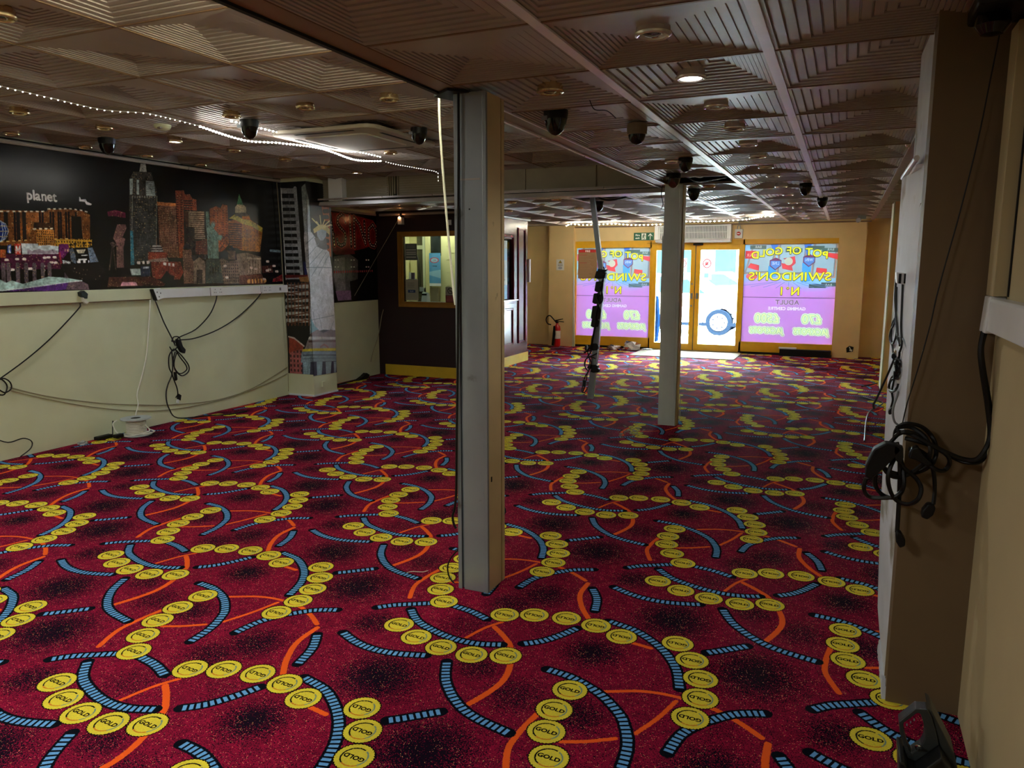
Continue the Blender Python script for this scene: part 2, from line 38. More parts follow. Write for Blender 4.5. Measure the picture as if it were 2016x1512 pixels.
COLF=[["p",[150,155,165],[[-6.31,2.534],[-6.082,2.52],[-6.081,2.46],[-6.307,2.468]],0],["p",[150,155,165],[[-6.306,2.415],[-6.083,2.408],[-6.081,2.37],[-6.304,2.377]],0],["l",[90,90,100],[[-6.192,2.446],[-6.194,2.412]],0.012],["p",[150,155,165],[[-6.304,2.339],[-6.081,2.332],[-6.079,2.294],[-6.302,2.3]],0],["l",[90,90,100],[[-6.19,2.37],[-6.192,2.335]],0.012],["p",[150,155,165],[[-6.302,2.262],[-6.079,2.255],[-6.076,2.217],[-6.299,2.223]],0],["l",[90,90,100],[[-6.188,2.293],[-6.19,2.258]],0.012],["p",[150,155,165],[[-6.3,2.184],[-6.076,2.179],[-6.074,2.141],[-6.297,2.146]],0],["l",[90,90,100],[[-6.186,2.216],[-6.188,2.182]],0.012],["p",[150,155,165],[[-6.298,2.107],[-6.074,2.102],[-6.072,2.064],[-6.295,2.068]],0],["l",[90,90,100],[[-6.183,2.14],[-6.185,2.105]],0.012],["p",[150,155,165],[[-6.296,2.029],[-6.072,2.025],[-6.069,1.987],[-6.293,1.99]],0],["l",[90,90,100],[[-6.181,2.062],[-6.183,2.027]],0.012],["p",[150,155,165],[[-6.293,1.952],[-6.069,1.948],[-6.067,1.91],[-6.291,1.913]],0],["l",[90,90,100],[[-6.179,1.985],[-6.181,1.95]],0.012],["p",[150,155,165],[[-6.291,1.874],[-6.067,1.871],[-6.065,1.832],[-6.289,1.834]],0],["l",[90,90,100],[[-6.177,1.908],[-6.179,1.872]],0.012],["p",[150,155,165],[[-6.289,1.795],[-6.065,1.794],[-6.062,1.755],[-6.287,1.756]],0],["l",[90,90,100],[[-6.175,1.83],[-6.176,1.794]],0.012],["p",[150,155,165],[[-6.287,1.717],[-6.062,1.716],[-6.06,1.677],[-6.285,1.678]],0],["l",[90,90,100],[[-6.172,1.752],[-6.174,1.717]],0.012],["p",[150,155,165],[[-6.285,1.638],[-6.06,1.638],[-6.058,1.599],[-6.283,1.599]],0],["l",[90,90,100],[[-6.17,1.674],[-6.172,1.638]],0.012],["p",[150,155,165],[[-6.283,1.56],[-6.058,1.56],[-6.055,1.521],[-6.281,1.52]],0],["l",[90,90,100],[[-6.168,1.596],[-6.17,1.56]],0.012],["p",[150,155,165],[[-6.281,1.481],[-6.055,1.482],[-6.053,1.443],[-6.278,1.441]],0],["l",[90,90,100],[[-6.166,1.517],[-6.168,1.481]],0.012],["l",[150,155,165],[[-6.099,2.52],[-6.054,1.496]],0.05],["l",[215,220,225],[[-6.308,2.529],[-6.294,1.441]],0.015],["p",[30,34,90],[[-6.024,1.656],[-5.968,1.656],[-5.976,1.497],[-6.01,1.497]],0],["p",[95,28,30],[[-6.314,1.495],[-5.932,1.497],[-5.956,1.47],[-6.293,1.455]],0],["p",[150,110,70],[[-6.1,1.469],[-5.944,1.479],[-5.954,1.408],[-6.081,1.416]],0],["l",[175,180,180],[[-6.288,1.351],[-5.972,1.358]],0.05],["l",[175,180,180],[[-6.292,1.268],[-5.976,1.276]],0.05],["l",[175,180,180],[[-6.297,1.184],[-5.981,1.194]],0.05],["l",[175,180,180],[[-6.302,1.101],[-5.985,1.111]],0.05],["l",[175,180,180],[[-6.307,1.017],[-5.989,1.028]],0.05],["l",[175,180,180],[[-6.311,0.932],[-5.993,0.945]],0.05],["l",[130,78,45],[[-6.274,1.396],[-6.292,0.869]],0.014],["l",[130,78,45],[[-6.219,1.397],[-6.239,0.87]],0.014],["l",[130,78,45],[[-6.165,1.397],[-6.187,0.872]],0.014],["l",[130,78,45],[[-6.111,1.398],[-6.134,0.874]],0.014],["l",[130,78,45],[[-6.057,1.398],[-6.082,0.875]],0.014],["l",[130,78,45],[[-6.004,1.399],[-6.03,0.877]],0.014],["l",[130,78,45],[[-5.95,1.399],[-5.979,0.879]],0.014],["l",[100,58,36],[[-6.281,1.351],[-5.948,1.399]],0.014],["l",[70,40,28],[[-6.28,1.369],[-5.953,1.301]],0.012],["l",[100,58,36],[[-6.286,1.261],[-5.952,1.31]],0.014],["l",[70,40,28],[[-6.285,1.279],[-5.957,1.212]],0.012],["l",[100,58,36],[[-6.291,1.17],[-5.957,1.221]],0.014],["l",[70,40,28],[[-6.29,1.188],[-5.962,1.122]],0.012],["l",[100,58,36],[[-6.296,1.079],[-5.961,1.131]],0.014],["l",[70,40,28],[[-6.295,1.097],[-5.966,1.032]],0.012],["l",[100,58,36],[[-6.301,0.987],[-5.966,1.042]],0.014],["l",[70,40,28],[[-6.3,1.006],[-5.971,0.942]],0.012],["l",[100,58,36],[[-6.307,0.896],[-5.971,0.951]],0.014],["l",[70,40,28],[[-6.306,0.914],[-5.976,0.852]],0.012],["p",[18,16,16],[[-6.292,0.869],[-5.963,0.879],[-5.969,0.761],[-6.065,0.648],[-6.175,0.698],[-6.291,0.768]],0],["p",[150,62,45],[[-6.292,0.74],[-6.219,0.734],[-6.065,0.639],[-6.092,0.555],[-6.3,0.527]],0],["l",[190,170,165],[[-6.293,0.734],[-6.209,0.719],[-6.066,0.626]],0.02],["p",[205,120,50],[[-6.291,0.472],[-6.187,0.486],[-6.191,0.412],[-6.295,0.406]],0],["g2",[160,90,90],[[-6.288,0.537],[-6.09,0.592],[-6.109,0.24],[-6.305,0.228]],4],["p",[60,45,40],[[-5.889,2.35],[-5.717,2.344],[-5.728,2.105],[-5.891,2.109]],0],["p",[165,85,45],[[-5.728,2.336],[-5.616,2.333],[-5.607,1.707],[-5.68,1.76],[-5.68,2.001]],0],["l",[40,22,18],[[-5.687,2.309],[-5.629,2.308]],0.05],["l",[40,22,18],[[-5.69,2.241],[-5.632,2.24]],0.05],["l",[40,22,18],[[-5.693,2.173],[-5.636,2.172]],0.05],["l",[40,22,18],[[-5.696,2.105],[-5.639,2.103]],0.05],["l",[40,22,18],[[-5.699,2.036],[-5.642,2.035]],0.05],["l",[40,22,18],[[-5.703,1.967],[-5.645,1.966]],0.05],["l",[40,22,18],[[-5.706,1.898],[-5.648,1.898]],0.05],["l",[40,22,18],[[-5.709,1.829],[-5.651,1.829]],0.05],["l",[40,22,18],[[-5.712,1.76],[-5.654,1.759]],0.05],["p",[190,192,196],[[-5.988,2.01],[-5.885,2.005],[-5.782,1.882],[-5.637,1.768],[-5.606,1.586],[-5.596,1.218],[-5.586,0.847],[-5.765,0.841],[-5.968,0.779],[-5.938,1.373],[-5.983,1.585],[-5.998,1.937]],0],["p",[165,175,180],[[-6.001,2.388],[-5.901,2.384],[-5.892,2.001],[-5.988,2.003]],0],["p",[130,140,140],[[-6.004,2.534],[-5.943,2.574],[-5.93,2.488],[-5.901,2.381],[-6.001,2.384]],0],["p",[95,90,92],[[-5.845,1.935],[-5.672,1.932],[-5.657,1.794],[-5.721,1.795],[-5.806,1.83]],0],["p",[205,185,120],[[-5.857,2.035],[-5.772,2.086],[-5.676,2.084],[-5.614,2.031],[-5.623,1.966],[-5.679,2.01],[-5.776,2.017],[-5.847,1.987]],0],["p",[160,172,182],[[-5.802,2.012],[-5.727,2.033],[-5.664,2.01],[-5.671,1.95],[-5.716,1.902],[-5.755,1.902],[-5.8,1.951]],0],["l",[215,200,140],[[-5.736,2.045],[-5.866,2.16]],0.018],["l",[215,200,140],[[-5.736,2.045],[-5.803,2.124]],0.018],["l",[215,200,140],[[-5.736,2.045],[-5.75,2.192]],0.018],["l",[215,200,140],[[-5.736,2.045],[-5.684,2.139]],0.018],["l",[215,200,140],[[-5.736,2.045],[-5.616,2.129]],0.018],["l",[215,200,140],[[-5.736,2.045],[-5.59,2.085]],0.018],["l",[130,140,145],[[-5.969,1.866],[-5.844,1.952]],0.01],["l",[130,140,145],[[-5.943,1.726],[-5.783,1.864]],0.01],["l",[130,140,145],[[-5.926,1.621],[-5.721,1.795]],0.01],["l",[130,140,145],[[-5.911,1.479],[-5.68,1.76]],0.01],["l",[130,140,145],[[-5.8,1.498],[-5.649,1.725]],0.01],["l",[130,140,145],[[-5.697,1.62],[-5.681,1.725]],0.01],["l",[130,140,145],[[-5.956,1.015],[-5.933,0.799]],0.01],["l",[130,140,145],[[-5.91,1.052],[-5.856,0.783]],0.01],["l",[130,140,145],[[-5.823,1.018],[-5.787,0.858]],0.01],["l",[130,140,145],[[-5.608,0.953],[-5.679,0.808]],0.01],["l",[130,140,145],[[-5.96,0.943],[-5.605,1.024]],0.01],["l",[130,140,145],[[-5.983,1.585],[-5.612,1.586]],0.01],["p",[120,165,175],[[-5.947,0.979],[-5.885,0.873],[-5.832,0.838],[-5.956,0.789]],0],["p",[110,95,95],[[-5.968,0.779],[-5.854,0.838],[-5.767,0.805],[-5.656,0.853],[-5.587,0.838],[-5.588,0.767],[-5.97,0.739]],0],["p",[200,200,200],[[-5.981,0.746],[-5.583,0.768],[-5.582,0.736],[-5.999,0.706]],0],["p",[135,125,125],[[-6.006,0.702],[-5.583,0.733],[-5.585,0.632],[-6.056,0.59]],0],["l",[70,40,40],[[-5.984,0.684],[-5.583,0.718]],0.02],["l",[120,60,50],[[-5.82,0.626],[-5.763,0.664],[-5.705,0.634]],0.02],["p",[205,190,60],[[-6.09,0.586],[-5.582,0.636],[-5.584,0.6],[-6.097,0.555]],0],["p",[125,145,160],[[-6.106,0.554],[-5.58,0.597],[-5.581,0.474],[-6.122,0.417]],0],["l",[50,60,75],[[-6.083,0.51],[-5.582,0.552]],0.012],["l",[95,110,125],[[-6.115,0.462],[-5.581,0.514]],0.012],["p",[56,58,82],[[-6.104,0.418],[-5.576,0.478],[-5.579,0.304],[-5.959,0.23],[-6.114,0.229]],0],["p",[135,160,175],[[-6.092,0.422],[-5.974,0.436],[-5.996,0.256],[-6.093,0.24]],0],["p",[135,160,175],[[-5.884,0.441],[-5.794,0.453],[-5.816,0.272],[-5.884,0.26]],0],["p",[135,160,175],[[-5.75,0.453],[-5.662,0.465],[-5.683,0.284],[-5.75,0.272]],0],["p",[135,160,175],[[-5.629,0.465],[-5.585,0.472],[-5.606,0.291],[-5.628,0.283]],0]]
COLS=[["p",[150,155,165],[[7.013,2.479],[7.276,2.498],[7.278,2.44],[7.016,2.417]],0],["p",[150,155,165],[[7.018,2.368],[7.274,2.389],[7.277,2.352],[7.02,2.332]],0],["l",[90,90,100],[[7.147,2.412],[7.144,2.378]],0.012],["p",[150,155,165],[[7.02,2.296],[7.277,2.315],[7.28,2.278],[7.023,2.26]],0],["l",[90,90,100],[[7.149,2.339],[7.147,2.305]],0.012],["p",[150,155,165],[[7.022,2.224],[7.28,2.24],[7.283,2.203],[7.025,2.187]],0],["l",[90,90,100],[[7.152,2.266],[7.149,2.232]],0.012],["p",[150,155,165],[[7.025,2.151],[7.283,2.166],[7.286,2.129],[7.027,2.115]],0],["l",[90,90,100],[[7.154,2.192],[7.152,2.158]],0.012],["p",[150,155,165],[[7.027,2.078],[7.285,2.091],[7.288,2.054],[7.03,2.042]],0],["l",[90,90,100],[[7.157,2.118],[7.154,2.085]],0.012],["p",[150,155,165],[[7.029,2.005],[7.288,2.016],[7.291,1.979],[7.032,1.968]],0],["l",[90,90,100],[[7.159,2.044],[7.157,2.011]],0.012],["p",[150,155,165],[[7.032,1.932],[7.291,1.941],[7.294,1.903],[7.034,1.895]],0],["l",[90,90,100],[[7.162,1.97],[7.16,1.936]],0.012],["p",[150,155,165],[[7.034,1.858],[7.294,1.865],[7.297,1.828],[7.037,1.821]],0],["l",[90,90,100],[[7.164,1.896],[7.162,1.862]],0.012],["p",[150,155,165],[[7.036,1.784],[7.297,1.79],[7.3,1.752],[7.039,1.748]],0],["l",[90,90,100],[[7.167,1.821],[7.165,1.787]],0.012],["p",[150,155,165],[[7.039,1.711],[7.3,1.714],[7.302,1.676],[7.041,1.673]],0],["l",[90,90,100],[[7.17,1.746],[7.167,1.712]],0.012],["p",[150,155,165],[[7.041,1.636],[7.302,1.637],[7.305,1.599],[7.044,1.599]],0],["l",[90,90,100],[[7.172,1.671],[7.17,1.637]],0.012],["p",[150,155,165],[[7.043,1.562],[7.305,1.561],[7.308,1.523],[7.046,1.525]],0],["l",[90,90,100],[[7.175,1.596],[7.173,1.561]],0.012],["p",[150,155,165],[[7.046,1.487],[7.308,1.484],[7.311,1.446],[7.048,1.45]],0],["l",[90,90,100],[[7.177,1.52],[7.175,1.486]],0.012],["l",[150,155,165],[[7.255,2.496],[7.31,1.498]],0.05],["l",[215,220,225],[[7.015,2.474],[7.031,1.45]],0.015],["p",[30,34,90],[[7.347,1.655],[7.415,1.656],[7.405,1.497],[7.364,1.498]],0],["p",[95,28,30],[[7.009,1.501],[7.46,1.497],[7.431,1.471],[7.032,1.464]],0],["p",[150,110,70],[[7.254,1.473],[7.445,1.479],[7.432,1.409],[7.278,1.42]],0],["l",[175,180,180],[[7.038,1.365],[7.41,1.359]],0.05],["l",[175,180,180],[[7.033,1.286],[7.405,1.278]],0.05],["l",[175,180,180],[[7.027,1.208],[7.399,1.197]],0.05],["l",[175,180,180],[[7.022,1.129],[7.394,1.115]],0.05],["l",[175,180,180],[[7.017,1.05],[7.389,1.033]],0.05],["l",[175,180,180],[[7.012,0.972],[7.384,0.951]],0.05],["l",[130,78,45],[[7.054,1.407],[7.033,0.91]],0.014],["l",[130,78,45],[[7.116,1.406],[7.093,0.905]],0.014],["l",[130,78,45],[[7.178,1.405],[7.153,0.901]],0.014],["l",[130,78,45],[[7.242,1.403],[7.214,0.897]],0.014],["l",[130,78,45],[[7.306,1.402],[7.276,0.892]],0.014],["l",[130,78,45],[[7.371,1.401],[7.338,0.888]],0.014],["l",[130,78,45],[[7.437,1.4],[7.402,0.883]],0.014],["l",[100,58,36],[[7.046,1.365],[7.44,1.4]],0.014],["l",[70,40,28],[[7.047,1.382],[7.434,1.302]],0.012],["l",[100,58,36],[[7.04,1.279],[7.434,1.311]],0.014],["l",[70,40,28],[[7.041,1.296],[7.428,1.213]],0.012],["l",[100,58,36],[[7.034,1.194],[7.429,1.222]],0.014],["l",[70,40,28],[[7.035,1.211],[7.423,1.124]],0.012],["l",[100,58,36],[[7.028,1.108],[7.423,1.133]],0.014],["l",[70,40,28],[[7.03,1.125],[7.417,1.035]],0.012],["l",[100,58,36],[[7.023,1.023],[7.418,1.044]],0.014],["l",[70,40,28],[[7.024,1.04],[7.411,0.946]],0.012],["l",[100,58,36],[[7.017,0.937],[7.412,0.955]],0.014],["l",[70,40,28],[[7.018,0.954],[7.406,0.856]],0.012],["p",[18,16,16],[[7.033,0.91],[7.421,0.882],[7.414,0.765],[7.297,0.668],[7.166,0.733],[7.035,0.814]],0],["p",[150,62,45],[[7.033,0.788],[7.115,0.772],[7.296,0.659],[7.264,0.581],[7.025,0.588]],0],["l",[190,170,165],[[7.032,0.783],[7.128,0.757],[7.296,0.646]],0.02],["p",[205,120,50],[[7.034,0.535],[7.153,0.531],[7.148,0.46],[7.03,0.474]],0],["g2",[160,90,90],[[7.038,0.596],[7.266,0.617],[7.244,0.278],[7.019,0.308]],4],["p",[60,45,40],[[7.514,2.356],[7.74,2.373],[7.725,2.124],[7.513,2.113]],0],["p",[165,85,45],[[7.725,2.363],[7.88,2.375],[7.892,1.714],[7.791,1.767],[7.792,2.02]],0],["l",[40,22,18],[[7.782,2.341],[7.861,2.347]],0.05],["l",[40,22,18],[[7.777,2.269],[7.857,2.275]],0.05],["l",[40,22,18],[[7.773,2.198],[7.852,2.203]],0.05],["l",[40,22,18],[[7.769,2.126],[7.848,2.13]],0.05],["l",[40,22,18],[[7.764,2.054],[7.844,2.058]],0.05],["l",[40,22,18],[[7.76,1.983],[7.84,1.985]],0.05],["l",[40,22,18],[[7.756,1.91],[7.835,1.913]],0.05],["l",[40,22,18],[[7.752,1.838],[7.831,1.84]],0.05],["l",[40,22,18],[[7.747,1.766],[7.827,1.767]],0.05],["p",[190,192,196],[[7.391,2.007],[7.52,2.009],[7.653,1.89],[7.851,1.777],[7.894,1.585],[7.908,1.195],[7.922,0.799],[7.676,0.818],[7.415,0.783],[7.452,1.373],[7.397,1.585],[7.378,1.934]],0],["p",[165,175,180],[[7.374,2.38],[7.5,2.39],[7.511,2.005],[7.39,2.0]],0],["p",[130,140,140],[[7.37,2.524],[7.446,2.574],[7.462,2.49],[7.499,2.386],[7.374,2.376]],0],["p",[95,90,92],[[7.571,1.94],[7.802,1.948],[7.823,1.804],[7.735,1.802],[7.622,1.835]],0],["p",[205,185,120],[[7.555,2.042],[7.666,2.1],[7.797,2.106],[7.882,2.056],[7.869,1.987],[7.792,2.029],[7.662,2.029],[7.569,1.993]],0],["p",[160,172,182],[[7.627,2.022],[7.726,2.049],[7.813,2.03],[7.803,1.966],[7.741,1.914],[7.689,1.912],[7.629,1.96]],0],["l",[215,200,140],[[7.716,2.061],[7.544,2.167]],0.018],["l",[215,200,140],[[7.716,2.061],[7.626,2.136]],0.018],["l",[215,200,140],[[7.716,2.061],[7.696,2.211]],0.018],["l",[215,200,140],[[7.716,2.061],[7.786,2.163]],0.018],["l",[215,200,140],[[7.716,2.061],[7.88,2.159]],0.018],["l",[215,200,140],[[7.716,2.061],[7.916,2.116]],0.018],["l",[130,140,145],[[7.414,1.865],[7.573,1.958]],0.01],["l",[130,140,145],[[7.447,1.726],[7.652,1.872]],0.01],["l",[130,140,145],[[7.468,1.621],[7.735,1.802]],0.01],["l",[130,140,145],[[7.487,1.479],[7.791,1.767]],0.01],["l",[130,140,145],[[7.629,1.495],[7.834,1.731]],0.01],["l",[130,140,145],[[7.768,1.621],[7.789,1.731]],0.01],["l",[130,140,145],[[7.43,1.016],[7.458,0.798]],0.01],["l",[130,140,145],[[7.488,1.049],[7.556,0.772]],0.01],["l",[130,140,145],[[7.6,1.007],[7.647,0.838]],0.01],["l",[130,140,145],[[7.891,0.915],[7.792,0.772]],0.01],["l",[130,140,145],[[7.425,0.945],[7.896,0.99]],0.01],["l",[130,140,145],[[7.397,1.585],[7.885,1.585]],0.01],["p",[120,165,175],[[7.441,0.98],[7.519,0.866],[7.588,0.824],[7.43,0.791]],0],["p",[110,95,95],[[7.415,0.783],[7.56,0.826],[7.673,0.781],[7.825,0.816],[7.921,0.79],[7.92,0.714],[7.413,0.744]],0],["p",[200,200,200],[[7.399,0.752],[7.926,0.715],[7.927,0.681],[7.377,0.714]],0],["p",[135,125,125],[[7.369,0.711],[7.927,0.677],[7.924,0.571],[7.307,0.609]],0],["l",[70,40,40],[[7.395,0.691],[7.926,0.662]],0.02],["l",[120,60,50],[[7.604,0.606],[7.679,0.636],[7.757,0.594]],0.02],["p",[205,190,60],[[7.266,0.611],[7.927,0.574],[7.925,0.536],[7.259,0.582]],0],["p",[125,145,160],[[7.248,0.583],[7.931,0.532],[7.93,0.402],[7.228,0.452]],0],["l",[50,60,75],[[7.275,0.535],[7.928,0.484]],0.012],["l",[95,110,125],[[7.237,0.494],[7.929,0.444]],0.012],["p",[56,58,82],[[7.25,0.45],[7.936,0.405],[7.932,0.22],[7.426,0.235],[7.238,0.267]],0],["p",[135,160,175],[[7.264,0.451],[7.408,0.443],[7.38,0.268],[7.263,0.274]],0],["p",[135,160,175],[[7.521,0.43],[7.637,0.424],[7.609,0.244],[7.521,0.247]],0],["p",[135,160,175],[[7.696,0.415],[7.816,0.409],[7.787,0.225],[7.697,0.228]],0],["p",[135,160,175],[[7.862,0.402],[7.923,0.4],[7.894,0.213],[7.863,0.21]],0]]
CASINO=[["p",[120,18,24],[[8.288,2.321],[8.946,2.304],[9.418,2.26],[9.547,2.14],[9.577,1.949],[9.211,1.855],[8.92,1.808],[8.61,1.773],[8.384,1.818],[8.26,1.853]],0],["p",[95,92,96],[[8.46,1.731],[8.831,1.766],[9.021,1.687],[9.0,1.418],[8.811,1.39],[8.821,1.257],[8.483,1.267],[8.413,1.486]],0],["p",[135,130,136],[[8.481,1.702],[8.709,1.724],[8.7,1.261],[8.499,1.267],[8.446,1.486]],0],["p",[150,112,152],[[8.476,1.267],[8.822,1.267],[8.832,1.134],[8.525,1.134]],0],["p",[110,22,34],[[8.371,1.856],[8.923,1.849],[8.954,1.768],[8.51,1.751]],0],["d",[190,60,70],[[8.351,1.522],[9.383,1.532]],0.03],["l",[240,240,240],[[8.49,1.682],[8.506,1.683]],0.018],["l",[240,240,240],[[8.484,1.59],[8.501,1.59]],0.018],["l",[240,240,240],[[8.549,1.683],[8.565,1.683]],0.018],["l",[240,240,240],[[8.544,1.59],[8.56,1.59]],0.018],["l",[240,240,240],[[8.854,1.685],[8.872,1.685]],0.018],["l",[240,240,240],[[8.849,1.59],[8.867,1.59]],0.018],["l",[240,240,240],[[8.914,1.686],[8.932,1.686]],0.018],["l",[240,240,240],[[8.909,1.59],[8.927,1.59]],0.018],["l",[240,240,240],[[9.214,1.688],[9.232,1.688]],0.018],["l",[240,240,240],[[9.209,1.59],[9.228,1.59]],0.018],["l",[240,240,240],[[9.27,1.689],[9.288,1.689]],0.018],["l",[240,240,240],[[9.265,1.59],[9.284,1.59]],0.018],["l",[240,240,240],[[9.557,1.691],[9.577,1.691]],0.018],["l",[240,240,240],[[9.552,1.59],[9.572,1.59]],0.018],["l",[235,110,90],[[8.299,1.877],[8.386,2.284],[8.418,2.286],[8.491,1.882]],0.075],["l",[235,110,90],[[8.327,2.028],[8.477,2.03]],0.075],["l",[235,110,90],[[8.752,2.204],[8.738,2.262],[8.666,2.297],[8.587,2.253],[8.573,2.175],[8.63,2.119],[8.727,2.064],[8.75,1.985],[8.718,1.904],[8.643,1.878],[8.568,1.9],[8.554,1.959]],0.075],["l",[235,110,90],[[8.852,2.289],[8.872,1.88]],0.075],["l",[235,110,90],[[8.952,1.87],[8.952,2.275],[9.082,2.18],[9.214,1.918],[9.2,2.227]],0.075],["l",[235,110,90],[[9.415,2.197],[9.306,2.129],[9.293,2.003],[9.344,1.9],[9.438,1.881],[9.504,1.968],[9.495,2.116],[9.415,2.197]],0.075],["l",[60,8,14],[[8.299,1.877],[8.386,2.284],[8.418,2.286],[8.491,1.882]],0.062],["l",[60,8,14],[[8.327,2.028],[8.477,2.03]],0.062],["l",[60,8,14],[[8.752,2.204],[8.738,2.262],[8.666,2.297],[8.587,2.253],[8.573,2.175],[8.63,2.119],[8.727,2.064],[8.75,1.985],[8.718,1.904],[8.643,1.878],[8.568,1.9],[8.554,1.959]],0.062],["l",[60,8,14],[[8.852,2.289],[8.872,1.88]],0.062],["l",[60,8,14],[[8.952,1.87],[8.952,2.275],[9.082,2.18],[9.214,1.918],[9.2,2.227]],0.062],["l",[60,8,14],[[9.415,2.197],[9.306,2.129],[9.293,2.003],[9.344,1.9],[9.438,1.881],[9.504,1.968],[9.495,2.116],[9.415,2.197]],0.062],["s",[250,235,215],[[8.299,1.877],[8.386,2.284],[8.418,2.286],[8.491,1.882]],0.016],["s",[250,235,215],[[8.327,2.028],[8.477,2.03]],0.016],["s",[250,235,215],[[8.752,2.204],[8.738,2.262],[8.666,2.297],[8.587,2.253],[8.573,2.175],[8.63,2.119],[8.727,2.064],[8.75,1.985],[8.718,1.904],[8.643,1.878],[8.568,1.9],[8.554,1.959]],0.016],["s",[250,235,215],[[8.852,2.289],[8.872,1.88]],0.016],["s",[250,235,215],[[8.952,1.87],[8.952,2.275],[9.082,2.18],[9.214,1.918],[9.2,2.227]],0.016],["s",[250,235,215],[[9.415,2.197],[9.306,2.129],[9.293,2.003],[9.344,1.9],[9.438,1.881],[9.504,1.968],[9.495,2.116],[9.415,2.197]],0.016]]
PRISMS={"adapter":[[0.128,0.978],[0.163,1.003],[0.198,1.0],[0.216,0.983],[0.198,0.959],[0.168,0.918],[0.126,0.869],[0.107,0.88],[0.107,0.919]],"plug1":[[0.308,0.794],[0.325,0.794],[0.334,0.784],[0.328,0.757],[0.312,0.739],[0.292,0.746],[0.294,0.769]],"plug2":[[0.223,0.686],[0.236,0.679],[0.251,0.657],[0.251,0.634],[0.235,0.625],[0.222,0.645],[0.219,0.669]],"plug3":[[0.243,0.989],[0.262,0.998],[0.283,0.968],[0.31,0.941],[0.295,0.932],[0.259,0.95],[0.237,0.955]],"tie":[[0.188,1.001],[0.218,0.993],[0.221,0.956],[0.214,0.933],[0.199,0.943],[0.187,0.975]],"q1":[3.33,[[0.189,1.256],[0.197,1.263],[0.208,1.247],[0.198,1.235],[0.189,1.241]]],"q2":[3.299,[[0.203,1.051],[0.209,1.037],[0.201,1.019],[0.192,1.02],[0.191,1.036]]],"k1":[3.239,[[0.197,1.244],[0.213,1.249],[0.217,1.225],[0.205,1.212],[0.196,1.224]]],"k2":[3.228,[[0.196,1.225],[0.216,1.214],[0.215,1.19],[0.2,1.197]]],"k3":[3.25,[[0.196,1.198],[0.214,1.191],[0.212,1.166],[0.196,1.169]]],"sock":[3.276,[[0.179,1.578],[0.221,1.573],[0.222,1.529],[0.184,1.535]]]}
TOOL={"outer":[[0.234,0.233],[0.275,0.287],[0.307,0.293],[0.321,0.267],[0.334,0.228],[0.345,0.186],[0.318,0.151],[0.288,0.115],[0.265,0.121],[0.239,0.2]],"inner":[[0.247,0.232],[0.281,0.274],[0.289,0.273],[0.296,0.255],[0.305,0.227],[0.306,0.194],[0.299,0.17],[0.274,0.14],[0.267,0.149],[0.25,0.2]],"fin":[[0.306,0.292],[0.32,0.285],[0.388,0.161],[0.401,0.113],[0.38,0.106],[0.346,0.186],[0.321,0.267]],"body":[[0.237,0.144],[0.254,0.141],[0.265,0.121],[0.288,0.115],[0.318,0.151],[0.345,0.186],[0.375,0.142],[0.39,0.107],[0.399,0.015],[0.251,-0.031]],"label":[[0.312,0.131],[0.354,0.129],[0.354,0.112],[0.312,0.111]]}
